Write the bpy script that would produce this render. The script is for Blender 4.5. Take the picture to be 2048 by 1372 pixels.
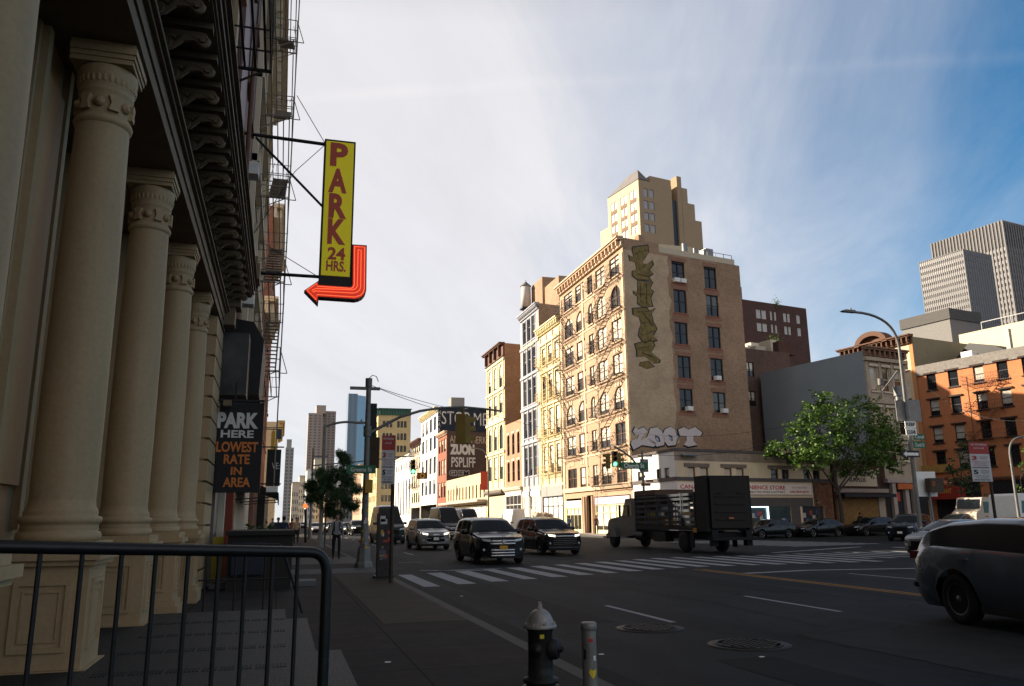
import bpy, math, random
from mathutils import Vector, Matrix
import numpy as np
random.seed(7)
R = math.radians
for o in list(bpy.data.objects): bpy.data.objects.remove(o)
SC = bpy.context.scene
COL = SC.collection
# ---------------------------------------------------------------- camera
FPX, PITCH, ROLL, EYE, YAW = 1600.0, R(12.41), R(0.6), 1.65, R(15.9335)
fw = Vector((math.sin(YAW)*math.cos(PITCH), math.cos(YAW)*math.cos(PITCH), math.sin(PITCH)))
rt = Vector((math.cos(YAW), -math.sin(YAW), 0)); up = rt.cross(fw)
r2 = rt*math.cos(ROLL)-up*math.sin(ROLL); u2 = up*math.cos(ROLL)+rt*math.sin(ROLL)
cam = bpy.data.objects.new('camera', bpy.data.cameras.new('camera')); COL.objects.link(cam)
cam.matrix_world = Matrix(((r2.x,u2.x,-fw.x,0),(r2.y,u2.y,-fw.y,0),(r2.z,u2.z,-fw.z,EYE),(0,0,0,1)))
cam.data.sensor_width = 36; cam.data.lens = FPX/2048*36; cam.data.clip_start = .05; cam.data.clip_end = 6000
SC.camera = cam
CAMP = Vector((0,0,EYE))
def ray(x,y): return (fw*FPX + r2*(x-1024) + u2*(686-y)).normalized()
# ---------------------------------------------------------------- light
SUN_AZ, SUN_EL = R(57), R(22)      # azimuth to the left of the street axis (+Y)
W = bpy.data.worlds.new('World'); SC.world = W; W.use_nodes = True
nt = W.node_tree; N = nt.nodes; N.clear()
def nd(nt, t, **k):
    n = nt.nodes.new(t)
    for a, b in k.items():
        if a[0] == '_': n.inputs[a[1:]].default_value = b
        else: setattr(n, a, b)
    return n
sky = nd(nt,'ShaderNodeTexSky', sky_type='NISHITA', sun_disc=False, sun_elevation=SUN_EL, sun_rotation=-SUN_AZ, air_density=1.0, dust_density=0.4, ozone_density=2.5, altitude=50)
tc = nd(nt,'ShaderNodeTexCoord'); sep = nd(nt,'ShaderNodeSeparateXYZ'); nt.links.new(tc.outputs['Generated'], sep.inputs[0])
def mth(nt, op, a, b=None, c=None, clamp=False):
    n = nt.nodes.new('ShaderNodeMath'); n.operation = op; n.use_clamp = clamp
    for i, v in enumerate((a,b,c)):
        if v is None: continue
        if isinstance(v,(int,float)): n.inputs[i].default_value = v
        else: nt.links.new(v, n.inputs[i])
    return n.outputs[0]
zc_ = mth(nt,'MAXIMUM', sep.outputs[2], 0.0)
zc2 = mth(nt,'ADD', zc_, 0.12)
cx = mth(nt,'DIVIDE', sep.outputs[0], zc2); cy = mth(nt,'DIVIDE', sep.outputs[1], zc2)
# rotate so that cloud streaks run along one wind direction
cmb = nd(nt,'ShaderNodeCombineXYZ')
ca, sa = math.cos(R(-62)), math.sin(R(-62))
px_ = mth(nt,'ADD', mth(nt,'MULTIPLY',cx,ca), mth(nt,'MULTIPLY',cy,-sa)); py_ = mth(nt,'ADD', mth(nt,'MULTIPLY',cx,sa), mth(nt,'MULTIPLY',cy,ca))
nt.links.new(mth(nt,'MULTIPLY',px_,0.45), cmb.inputs[0]); nt.links.new(mth(nt,'MULTIPLY',py_,1.7), cmb.inputs[1])
n1 = nd(nt,'ShaderNodeTexNoise', _Scale=1.5, _Detail=9.0, _Roughness=0.6, _Distortion=0.5); nt.links.new(cmb.outputs[0], n1.inputs['Vector'])
# veil thicker towards the sun side, thinner on the right
sunside = mth(nt,'ADD', mth(nt,'MULTIPLY',sep.outputs[0],-0.80), mth(nt,'MULTIPLY',sep.outputs[1],0.60))
bias = mth(nt,'MULTIPLY_ADD', sunside, 1.6, 0.50)
back = mth(nt,'MULTIPLY', mth(nt,'SUBTRACT', 0.45, sep.outputs[1], clamp=True), 1.7)
bias = mth(nt,'ADD', bias, back)
hz = mth(nt,'MULTIPLY', mth(nt,'SUBTRACT', 0.30, zc_, clamp=True), 0.9)
fac = mth(nt,'ADD', mth(nt,'MULTIPLY_ADD', n1.outputs[0], 0.7, -0.35), bias)
fac = mth(nt,'ADD', fac, hz, clamp=True)
# one long thin vapour trail
pa, pb = ray(620,192), ray(2000,112)
tn = pa.cross(pb).normalized()
dv = nd(nt,'ShaderNodeVectorMath', operation='DOT_PRODUCT'); nt.links.new(tc.outputs['Generated'], dv.inputs[0]); dv.inputs[1].default_value = tuple(tn)
trl = mth(nt,'SUBTRACT', 1.0, mth(nt,'DIVIDE', mth(nt,'ABSOLUTE', mth(nt,'ADD', dv.outputs['Value'], mth(nt,'MULTIPLY_ADD', n1.outputs[0], .02, -.01))), 0.011), clamp=True)
n1b = nd(nt,'ShaderNodeTexNoise', _Scale=3.0, _Detail=4.0); nt.links.new(tc.outputs['Generated'], n1b.inputs['Vector'])
trl = mth(nt,'MULTIPLY', trl, mth(nt,'MULTIPLY_ADD', n1b.outputs[0], 1.2, -.35, True))
fac = mth(nt,'MULTIPLY', fac, 0.93)
fac = mth(nt,'ADD', fac, mth(nt,'MULTIPLY', trl, .16), clamp=True)
CLOUD_NODES = (nt, fac)
mix = nd(nt,'ShaderNodeMix', data_type='RGBA'); tint = nd(nt,'ShaderNodeVectorMath', operation='MULTIPLY'); tint.inputs[1].default_value = (0.10,0.86,1.16); nt.links.new(sky.outputs[0], tint.inputs[0]); nt.links.new(tint.outputs[0], mix.inputs[6])
mix.inputs[7].default_value = (6.5,6.25,6.65,1)
nt.links.new(fac, mix.inputs[0])
cb = nd(nt,'ShaderNodeVectorMath', operation='SCALE'); cb.inputs[0].default_value = (6.75,6.58,6.75)
n1c = nd(nt,'ShaderNodeTexNoise', _Scale=2.6, _Detail=8.0, _Roughness=.65, _Distortion=.8); nt.links.new(cmb.outputs[0], n1c.inputs['Vector'])
nt.links.new(mth(nt,'MULTIPLY_ADD', mth(nt,'ADD', n1.outputs[0], mth(nt,'MULTIPLY', n1c.outputs[0], .6)), .24, .81), cb.inputs['Scale']); nt.links.new(cb.outputs[0], mix.inputs[7])
# the sky overhead, away from the low sun, is dimmer than the bright lower sky
zd = mth(nt,'MULTIPLY_ADD', mth(nt,'SUBTRACT', sep.outputs[2], 0.56, clamp=True), -3.2, 1.0); zd = mth(nt,'MAXIMUM', zd, 0.30)
dm = nd(nt,'ShaderNodeVectorMath', operation='SCALE'); nt.links.new(mix.outputs[2], dm.inputs[0]); nt.links.new(zd, dm.inputs['Scale'])
bg = nd(nt,'ShaderNodeBackground', _Strength=0.055); out = nd(nt,'ShaderNodeOutputWorld')
nt.links.new(dm.outputs[0], bg.inputs[0]); nt.links.new(bg.outputs[0], out.inputs[0])
sl = bpy.data.lights.new('sun','SUN'); sl.energy = 5.0; sl.angle = R(0.53); sl.color = (1.0,0.87,0.68)
so = bpy.data.objects.new('sun', sl); COL.objects.link(so)
sdir = Vector((-math.sin(SUN_AZ)*math.cos(SUN_EL), math.cos(SUN_AZ)*math.cos(SUN_EL), math.sin(SUN_EL)))
so.rotation_euler = sdir.to_track_quat('Z','Y').to_euler(); so.location = (-20,20,60)
SC.view_settings.view_transform = 'Standard'; SC.view_settings.look = 'None'; SC.view_settings.exposure = 1.25; SC.view_settings.gamma = 1
# ---------------------------------------------------------------- pixel -> place helpers (photo 2048 x 1372)
def onZ(x,y,z=0.): d = ray(x,y); return CAMP+d*((z-EYE)/d.z)
def onX(x,y,X): d = ray(x,y); return CAMP+d*(X/d.x)
def onY(x,y,Y): d = ray(x,y); return CAMP+d*(Y/d.y)
def onP(x,y,P,n): d = ray(x,y); return CAMP+d*((Vector(P)-CAMP).dot(n)/d.dot(n))
V = Vector; UX, UY, UZ = V((1,0,0)), V((0,1,0)), V((0,0,1))
TH = R(11); E1 = V((math.cos(TH), math.sin(TH), 0)); E2 = V((-math.sin(TH), math.cos(TH), 0))
# ---------------------------------------------------------------- materials
MATS = {}
def mat(name, col, rough=.7, metal=0., var=.18, vs=3., bump=0., bs=40., emit=None, estr=1., spec=.28, coat=0., fine=0., coord='Object', streak=0.):
    if name in MATS: return MATS[name]
    m = bpy.data.materials.new(name); m.use_nodes = True; t = m.node_tree; b = t.nodes['Principled BSDF']
    b.inputs['Roughness'].default_value = rough; b.inputs['Metallic'].default_value = metal; b.inputs['Specular IOR Level'].default_value = spec
    b.inputs['Coat Weight'].default_value = coat
    c = t.nodes.new('ShaderNodeTexCoord'); n = nd(t,'ShaderNodeTexNoise',_Scale=vs,_Detail=5.,_Roughness=.6); 
    if streak:
        mp = nd(t,'ShaderNodeMapping'); mp.inputs['Scale'].default_value = (1,1,streak); t.links.new(c.outputs[coord], mp.inputs[0]); t.links.new(mp.outputs[0], n.inputs['Vector'])
    else: t.links.new(c.outputs[coord], n.inputs['Vector'])
    f = mth(t,'MULTIPLY_ADD', n.outputs[0], var*2.6, 1-var*1.3)
    if fine:
        n3 = nd(t,'ShaderNodeTexNoise',_Scale=bs,_Detail=2.); t.links.new(c.outputs[coord], n3.inputs['Vector'])
        f = mth(t,'MULTIPLY', f, mth(t,'MULTIPLY_ADD', n3.outputs[0], fine*2.4, 1-fine*1.2))
    mx = nd(t,'ShaderNodeVectorMath', operation='SCALE'); mx.inputs[0].default_value = col[:3]; t.links.new(f, mx.inputs['Scale'])
    t.links.new(mx.outputs[0], b.inputs['Base Color'])
    if bump:
        n2 = nd(t,'ShaderNodeTexNoise',_Scale=bs,_Detail=4.); t.links.new(c.outputs[coord], n2.inputs['Vector'])
        bp = nd(t,'ShaderNodeBump',_Strength=bump,_Distance=.02); t.links.new(n2.outputs[0], bp.inputs['Height']); t.links.new(bp.outputs[0], b.inputs['Normal'])
    if emit: b.inputs['Emission Color'].default_value = (*emit,1); b.inputs['Emission Strength'].default_value = estr
    MATS[name] = m; return m
def brick(name, c1, c2, mortar, bw=.23, bh=.08, ms=.012, var=.2, vs=.25, patch=None, rough=.9):
    if name in MATS: return MATS[name]
    m = bpy.data.materials.new(name); m.use_nodes = True; t = m.node_tree; b = t.nodes['Principled BSDF']; b.inputs['Roughness'].default_value = rough; b.inputs['Specular IOR Level'].default_value = .15
    uv = nd(t,'ShaderNodeTexCoord')
    br = nd(t,'ShaderNodeTexBrick', _Scale=1.); br.inputs['Brick Width'].default_value = bw; br.inputs['Row Height'].default_value = bh; br.inputs['Mortar Size'].default_value = ms
    br.inputs['Color1'].default_value = (*c1,1); br.inputs['Color2'].default_value = (*c2,1); br.inputs['Mortar'].default_value = (*mortar,1); br.inputs['Bias'].default_value = -.1
    t.links.new(uv.outputs['UV'], br.inputs['Vector'])
    n = nd(t,'ShaderNodeTexNoise',_Scale=vs,_Detail=7.,_Roughness=.65); t.links.new(uv.outputs['UV'], n.inputs['Vector'])
    n2 = nd(t,'ShaderNodeTexNoise',_Scale=vs*9,_Detail=4.,_Roughness=.7); t.links.new(uv.outputs['UV'], n2.inputs['Vector'])
    f = mth(t,'MULTIPLY', mth(t,'MULTIPLY_ADD', n.outputs[0], var*3, 1-var*1.5), mth(t,'MULTIPLY_ADD', n2.outputs[0], var*1.8, 1-var*.9))
    mx = nd(t,'ShaderNodeVectorMath', operation='SCALE'); t.links.new(br.outputs[0], mx.inputs[0]); t.links.new(f, mx.inputs['Scale'])
    t.links.new(mx.outputs[0], b.inputs['Base Color'])
    bp = nd(t,'ShaderNodeBump',_Strength=.35,_Distance=.01); t.links.new(br.outputs[1], bp.inputs['Height']); bp.invert = True; t.links.new(bp.outputs[0], b.inputs['Normal'])
    MATS[name] = m; return m
def glassmat(name, dark, blind, p=.5, rough=.08):
    m = bpy.data.materials.new(name); m.use_nodes = True; t = m.node_tree; b = t.nodes['Principled BSDF']; b.inputs['Roughness'].default_value = rough
    oi = t.nodes.new('ShaderNodeObjectInfo'); c = t.nodes.new('ShaderNodeTexCoord'); sp = t.nodes.new('ShaderNodeSeparateXYZ'); t.links.new(c.outputs['Generated'], sp.inputs[0])
    r1 = mth(t,'FRACT', mth(t,'MULTIPLY', oi.outputs['Random'], 7.31)); r2_ = mth(t,'FRACT', mth(t,'MULTIPLY', oi.outputs['Random'], 53.7))
    has = mth(t,'LESS_THAN', r1, p)
    hgt = mth(t,'MULTIPLY_ADD', r2_, -.75, .8)
    g = mth(t,'MULTIPLY', mth(t,'GREATER_THAN', sp.outputs[2], hgt), has)
    n = nd(t,'ShaderNodeTexNoise',_Scale=3.,_Detail=3.); t.links.new(c.outputs['Object'], n.inputs['Vector'])
    mx = nd(t,'ShaderNodeMix', data_type='RGBA'); mx.inputs[6].default_value = (*dark,1); mx.inputs[7].default_value = (*blind,1); t.links.new(g, mx.inputs[0])
    vm = nd(t,'ShaderNodeVectorMath', operation='SCALE'); t.links.new(mx.outputs[2], vm.inputs[0]); t.links.new(mth(t,'MULTIPLY_ADD', n.outputs[0], 1.0, .5), vm.inputs['Scale'])
    t.links.new(vm.outputs[0], b.inputs['Base Color']); MATS[name] = m; return m
# ---------------------------------------------------------------- mesh builder
class MB:
    def __init__(s): s.v = []; s.f = []; s.sm = []; s.mi = []; s.cm = 0; s.smooth = False
    def add(s, vs, fs):
        b = len(s.v); s.v += [tuple(v) for v in vs]
        for f in fs: s.f.append(tuple(b+i for i in f)); s.sm.append(s.smooth); s.mi.append(s.cm)
        return s
    def box(s, x0,x1,y0,y1,z0,z1): return s.fbox(V((0,0,0)),UX,UY,UZ,x0,x1,y0,y1,z0,z1)
    def fbox(s, O,a,b,c,x0,x1,y0,y1,z0,z1):
        O = V(O); P = [O+a*x+b*y+c*z for z in (z0,z1) for y in (y0,y1) for x in (x0,x1)]
        fs = [(0,2,3,1),(4,5,7,6),(0,1,5,4),(2,6,7,3),(0,4,6,2),(1,3,7,5)]
        if a.cross(b).dot(c) < 0: fs = [f[::-1] for f in fs]
        return s.add(P, fs)
    def cyl(s, p0,p1,r0,r1=None,n=10,cap=True):
        p0,p1 = V(p0),V(p1); r1 = r0 if r1 is None else r1; d = (p1-p0).normalized()
        a = d.orthogonal().normalized(); b = d.cross(a)
        P = [p+(a*math.cos(t)+b*math.sin(t))*r for p,r in ((p0,r0),(p1,r1)) for t in [2*math.pi*i/n for i in range(n)]]
        fs = [(i,(i+1)%n,n+(i+1)%n,n+i) for i in range(n)]
        o = s.smooth; s.smooth = n > 6; s.add(P, fs); s.smooth = o
        if cap: s.add([P[i] for i in range(n)], [tuple(range(n-1,-1,-1))]); s.add([P[n+i] for i in range(n)], [tuple(range(n))])
        return s
    def bar(s, p0,p1,w,h=None):
        p0,p1 = V(p0),V(p1); h = w if h is None else h; d = (p1-p0); L = d.length; d.normalize()
        a = d.cross(UZ); a = UX if a.length < 1e-3 else a.normalized(); c = a.cross(d)
        return s.fbox(p0,a,d,c,-w/2,w/2,0,L,-h/2,h/2)
    def tube(s, pts, r, n=8, cap=True):
        pts = [V(p) for p in pts]; rs = r if isinstance(r,(list,tuple)) else [r]*len(pts); P = []; pa = None
        for i,p in enumerate(pts):
            d = (pts[min(i+1,len(pts)-1)]-pts[max(i-1,0)]).normalized()
            a = d.orthogonal().normalized() if pa is None else (pa-d*pa.dot(d)).normalized()
            pa = a; b = d.cross(a)
            P += [p+(a*math.cos(t)+b*math.sin(t))*rs[i] for t in [2*math.pi*k/n for k in range(n)]]
        fs = [(i*n+k,i*n+(k+1)%n,(i+1)*n+(k+1)%n,(i+1)*n+k) for i in range(len(pts)-1) for k in range(n)]
        o = s.smooth; s.smooth = True; s.add(P, fs); s.smooth = o
        if cap: s.add(P[:n], [tuple(range(n-1,-1,-1))]); s.add(P[-n:], [tuple(range(n))])
        return s
    def lathe(s, prof, O=(0,0,0), ax=UZ, n=24, a0=0., smooth=True):
        O = V(O); ax = V(ax); a = ax.orthogonal().normalized() if abs(ax.z) < .99 else UX; b = ax.cross(a)
        P = [O+ax*z+(a*math.cos(t)+b*math.sin(t))*r for r,z in prof for t in [a0+2*math.pi*k/n for k in range(n)]]
        fs = [(i*n+k,i*n+(k+1)%n,(i+1)*n+(k+1)%n,(i+1)*n+k) for i in range(len(prof)-1) for k in range(n)]
        o = s.smooth; s.smooth = smooth; s.add(P, fs); s.smooth = o
        if prof[0][0] > 1e-4: s.add(P[:n], [tuple(range(n-1,-1,-1))])
        if prof[-1][0] > 1e-4: s.add(P[-n:], [tuple(range(n))])
        return s
    def prism(s, pts, O,a,b,c, d0,d1):
        """polygon pts (x,y) in plane a,b extruded along c from d0 to d1"""
        O = V(O); n = len(pts); A = sum(pts[i][0]*pts[(i+1)%n][1]-pts[(i+1)%n][0]*pts[i][1] for i in range(n))
        if (A > 0) != (a.cross(b).dot(c) > 0): pts = pts[::-1]
        P = [O+a*x+b*y+c*d for d in (d0,d1) for x,y in pts]
        s.add(P, [tuple(range(n-1,-1,-1)), tuple(range(n,2*n))]); s.add(P, [(i,(i+1)%n,n+(i+1)%n,n+i) for i in range(n)]); return s
    def quad(s, *p): return s.add(p, [tuple(range(len(p)))])
    def mesh(s, name, mats, inv=None):
        me = bpy.data.meshes.new(name); vs = s.v if inv is None else [tuple(inv@V(v)) for v in s.v]
        me.from_pydata(vs, [], s.f)
        for m in (mats if isinstance(mats,(list,tuple)) else [mats]): me.materials.append(m)
        me.polygons.foreach_set('use_smooth', s.sm); me.polygons.foreach_set('material_index', s.mi)
        n = len(me.loops); uvl = me.uv_layers.new(name='UVMap')
        co = np.array(s.v, dtype=float); li = np.empty(n, int); me.loops.foreach_get('vertex_index', li)
        pn = np.empty(len(me.polygons)*3); me.polygons.foreach_get('normal', pn); pn = pn.reshape(-1,3)
        if inv is not None:
            Rm = np.array(inv.to_3x3().inverted()); pn = pn@Rm.T
        tot = np.empty(len(me.polygons), int); me.polygons.foreach_get('loop_total', tot)
        ln = np.repeat(pn, tot, axis=0); p = co[li]
        hor = np.abs(ln[:,2]) > .75
        tl = np.stack([-ln[:,1], ln[:,0]],1); tl /= np.maximum(np.linalg.norm(tl,axis=1,keepdims=True),1e-6)
        uv = np.stack([tl[:,0]*p[:,0]+tl[:,1]*p[:,1], p[:,2]],1); uv[hor] = p[hor,:2]
        uvl.data.foreach_set('uv', uv.ravel()); me.update(); return me
    def build(s, name, mats, parent=None, label=None):
        """vertices are in world space; the object is placed under parent without moving them"""
        if not s.v: return None
        inv = parent_world(parent).inverted() if parent else None
        o = bpy.data.objects.new(name, s.mesh(name, mats, inv)); COL.objects.link(o)
        if parent: o.parent = parent
        if label: o['label'] = label
        return o
WM = {}
def parent_world(o):
    m = o.matrix_basis.copy() if o.name not in WM else WM[o.name].copy()
    return (parent_world(o.parent)@m) if o.parent else m
def empty(name, loc, label, cat, group=None, rz=0.):
    o = bpy.data.objects.new(name, None); COL.objects.link(o); o.location = loc; o.rotation_euler = (0,0,rz); o.empty_display_size = .3
    return tag(o, label, cat, group)
def tag(o, label=None, cat=None, group=None, kind=None):
    if label: o['label'] = label
    if cat: o['category'] = cat
    if group: o['group'] = group
    if kind: o['kind'] = kind
    return o
def copy_tree(o, parent=None):
    c = o.copy(); COL.objects.link(c)
    if parent: c.parent = parent
    for ch in list(o.children): copy_tree(ch, c)
    return c
def thing(mb, name, mats, label, cat, group=None, loc=None):
    """single-mesh thing; origin at loc"""
    M = Matrix.Translation(V(loc)) if loc is not None else Matrix.Identity(4)
    o = bpy.data.objects.new(name, mb.mesh(name, mats, M.inverted())); COL.objects.link(o); o.matrix_basis = M
    return tag(o, label, cat, group)
def text_mb(s, O, u, upv, w, h, mode='C', bold=.0, depth=.01, sx=None):
    """lettering as mesh builder, fitted to width w / height h, centred at O"""
    cu = bpy.data.curves.new('lettering','FONT'); cu.body = s; cu.size = 1; cu.offset = bold; cu.resolution_u = 3; cu.extrude = 0
    ob = bpy.data.objects.new('lettering', cu); COL.objects.link(ob); dg = bpy.context.evaluated_depsgraph_get()
    me = bpy.data.meshes.new_from_object(ob.evaluated_get(dg)); bpy.data.objects.remove(ob); bpy.data.curves.remove(cu)
    vs = [v.co.copy() for v in me.vertices]; fs = [tuple(p.vertices) for p in me.polygons]
    mb = MB()
    if not vs: return mb
    x0 = min(v.x for v in vs); x1 = max(v.x for v in vs); y0 = min(v.y for v in vs); y1 = max(v.y for v in vs)
    kx = w/(x1-x0) if w else h/(y1-y0); ky = h/(y1-y0) if h else kx
    n = u.cross(upv); O = V(O)
    P = [O+u*((v.x-(x0+x1)/2)*kx)+upv*((v.y-(y0+y1)/2)*ky)+n*depth for v in vs]
    nn = (P[fs[0][1]]-P[fs[0][0]]).cross(P[fs[0][2]]-P[fs[0][1]])
    mb.add(P, fs if nn.dot(n) > 0 else [f[::-1] for f in fs]); bpy.data.meshes.remove(me)
    return mb
# ================================================================ material palette
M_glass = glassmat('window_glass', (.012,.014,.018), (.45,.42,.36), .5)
M_glass_lit = glassmat('window_glass_sun', (.03,.028,.025), (.70,.64,.52), .85, .12)  # copy for sunlit fronts, the sun put into brighter pane colours
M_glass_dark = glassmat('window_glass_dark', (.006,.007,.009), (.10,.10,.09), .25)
M_carglass = mat('car_glass',(.006,.009,.011),.05,var=.05,spec=.3)
M_black = mat('black_iron',(.012,.012,.013),.55,var=.3,bump=.1)
M_iron = mat('fire_escape_iron',(.035,.028,.025),.7,var=.4,vs=6)
M_steel = mat('galvanised_steel',(.20,.20,.20),.5,.4,var=.3,vs=5,bump=.05)
M_white = mat('white_paint',(.75,.74,.70),.6,var=.12)
M_grey = mat('grey_concrete',(.26,.25,.24),.85,var=.25,bump=.2)
M_dark = mat('dark_paint',(.02,.02,.022),.5,var=.3)
M_cream = mat('cream_paint',(.60,.50,.37),.75,var=.16,vs=1.2,bump=.08,bs=30,streak=.25)
M_rub = mat('rubber',(.012,.012,.012),.85,var=.2)
M_roof = mat('roofing',(.12,.115,.11),.9,var=.3)
# ================================================================ building kit
def facade_mesh(mb, O, u, Wd, H, holes, reveal=.22, z0=0.):
    """wall face with real openings; holes = (x0,x1,za,zb,arch)"""
    n = u.cross(UZ); P = lambda x,z,d=0.: O+u*x+UZ*z-n*d
    xs = sorted({0.,Wd}|{min(max(h[i],0),Wd) for h in holes for i in (0,1)}); zs = sorted({z0,H}|{min(max(h[i],z0),H) for h in holes for i in (2,3)})
    for i in range(len(xs)-1):
        xa,xb = xs[i],xs[i+1]; mx = (xa+xb)/2; run = None
        for j in range(len(zs)-1):
            mz = (zs[j]+zs[j+1])/2
            if any(h[0] < mx < h[1] and h[2] < mz < h[3] for h in holes):
                if run is not None: mb.quad(P(xa,run),P(xb,run),P(xb,zs[j]),P(xa,zs[j])); run = None
            elif run is None: run = zs[j]
        if run is not None: mb.quad(P(xa,run),P(xb,run),P(xb,H),P(xa,H))
    for h in holes:
        a,b,c,d = h[:4]
        mb.quad(P(a,c),P(b,c),P(b,c,reveal),P(a,c,reveal)); mb.quad(P(a,d),P(a,d,reveal),P(b,d,reveal),P(b,d))
        mb.quad(P(a,c),P(a,c,reveal),P(a,d,reveal),P(a,d)); mb.quad(P(b,c),P(b,d),P(b,d,reveal),P(b,c,reveal))
        if len(h) > 4 and h[4]:
            w = b-a; rise = h[4]*w/2; cxm = (a+b)/2; K = 7
            for sd in (-1,1):
                arc = [(cxm+sd*math.sin(t)*w/2, d-rise+math.cos(t)*rise-.004) for t in [math.pi/2*k/K for k in range(K+1)]]
                mb.prism([(cxm+sd*(w/2-.001), d-.002)]+arc[::-1] if False else arc+[(cxm+sd*(w/2-.001), d-.003)], O, u, UZ, -n, .003, reveal-.01)
WIN = {}
def window_proto(w, h, style, fm, gm):
    """style: sash, pair, tall, plain, arch"""
    key = (round(w,2),round(h,2),style,fm.name,gm.name)
    if key in WIN: return WIN[key]
    m = MB(); t = .07; d0,d1 = .10,.19
    m.box(-w/2,-w/2+t,d0,d1,0,h); m.box(w/2-t,w/2,d0,d1,0,h); m.box(-w/2+t,w/2-t,d0,d1,0,t); m.box(-w/2+t,w/2-t,d0,d1,h-t,h)
    if style in ('sash','pair'): m.box(-w/2+t,w/2-t,d0+.015,d1-.01,h*.5-.03,h*.5+.03)
    if style in ('pair',): m.box(-.06,.06,d0-.01,d1,t,h*.5-.03); m.box(-.06,.06,d0-.01,d1,h*.5+.03,h-t)
    if style == 'tall': m.box(-.03,.03,d0,d1,t,h-t); m.box(-w/2+t,-.03,d0+.015,d1-.01,h*.62,h*.62+.06); m.box(.03,w/2-t,d0+.015,d1-.01,h*.62,h*.62+.06)
    g = MB(); g.box(-w/2+.01,w/2-.01,.165,.2,.01,h-.01)
    WIN[key] = (m.mesh('window',fm), g.mesh('pane',gm)); return WIN[key]
def put_window(root, O, u, x, z, w, h, style='sash', fm=None, gm=None, name='window'):
    n = u.cross(UZ); fm = fm or M_dark; gm = gm or M_glass
    mw, mg = window_proto(w,h,style,fm,gm)
    pos = O+u*x+UZ*z
    Mx = Matrix(((u.x,-n.x,0,pos.x),(u.y,-n.y,0,pos.y),(0,0,1,pos.z),(0,0,0,1)))
    o = bpy.data.objects.new(name, mw); COL.objects.link(o); o.parent = root; o.matrix_basis = parent_world(root).inverted()@Mx
    p = bpy.data.objects.new('pane', mg); COL.objects.link(p); p.parent = o
    return o
def trim(root, O, u, items, mt, name='cornice', label=None):
    """items = (x0,x1,z0,z1,proud) boxes standing proud of a facade"""
    n = u.cross(UZ); m = MB()
    for x0,x1,z0,z1,p in items: m.fbox(O,u,-n,UZ,x0,x1,-p,.002,z0,z1)
    return m.build(name, mt, root, label)
def cornice(root, O, u, Wd, z, mt, d=.6, h=.7, br=None, name='cornice', ends=.15):
    n = u.cross(UZ); m = MB()
    m.fbox(O,u,n,UZ,-ends,Wd+ends,-.05,d,z-.16,z); m.fbox(O,u,n,UZ,-ends*.6,Wd+ends*.6,-.05,d*.8,z-.32,z-.161)
    m.fbox(O,u,n,UZ,0,Wd,-.03,d*.25,z-h,z-.321); m.fbox(O,u,n,UZ,0,Wd,-.03,d*.38,z-h-.1,z-h-.001)
    if br:
        k = max(2,int(Wd/br)); 
        for i in range(k):
            x = (i+.5)*Wd/k; m.fbox(O,u,n,UZ,x-.09,x+.09,d*.26,d*.72,z-h+.05,z-.33); m.fbox(O,u,n,UZ,x-.08,x+.08,d*.2,d*.45,z-h-.05,z-h+.049)
    return m.build(name, mt, root)
def shell(root, pts, H, wallmats, edges, name='wall', roofmat=None, reveal=.22, parapet=.0):
    """closed footprint (counter-clockwise) walls; edges[i] = holes of that side"""
    pts = [V((p[0],p[1],0)) for p in pts]; N_ = len(pts); obs = []
    for i in range(N_):
        a,b = pts[i],pts[(i+1)%N_]; u = (b-a).normalized(); L = (b-a).length; m = MB()
        facade_mesh(m, a, u, L, H, edges.get(i,[]), reveal)
        wm = wallmats[i] if isinstance(wallmats,(list,dict)) else wallmats
        m.build(name, wm, root)
    r = MB(); zr = H-parapet; r.add([p+UZ*zr for p in pts],[tuple(range(N_))])
    c = sum((p for p in pts), V((0,0,0)))/N_
    if parapet:
        q = [p+(c-p).normalized()*.35 for p in pts]
        for i in range(N_):
            j = (i+1)%N_; r.quad(pts[i]+UZ*H,pts[j]+UZ*H,q[j]+UZ*H,q[i]+UZ*H); r.quad(q[i]+UZ*H,q[j]+UZ*H,q[j]+UZ*zr,q[i]+UZ*zr)
    r.build('roof', roofmat or M_roof, root)
def rect_grid(cols, rows): return [(c[0],c[1],r[0],r[1])+((r[2],) if len(r) > 2 else ()) for r in rows for c in cols]
def glaze(root, O, u, holes, style='sash', fm=None, gm=None, sill=None, sillm=None, lintel=None):
    for h in holes:
        w = put_window(root, O, u, (h[0]+h[1])/2, h[2], h[1]-h[0], h[3]-h[2], style, fm, gm)
        for nm,pr,za,zb,e in (('sill',sill,-.16,-.001,.1),('lintel',lintel,h[3]-h[2]+.001,h[3]-h[2]+.26,.14)):
            if pr:
                key = (nm,round(h[1]-h[0],2),round(h[3]-h[2],2),pr,(sillm or M_cream).name)
                if key not in WIN: q = MB(); hw_ = (h[1]-h[0])/2+e; q.box(-hw_,hw_,-pr,.02,za,zb); WIN[key] = q.mesh(nm,sillm or M_cream)
                c = bpy.data.objects.new(nm,WIN[key]); COL.objects.link(c); c.parent = w
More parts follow.
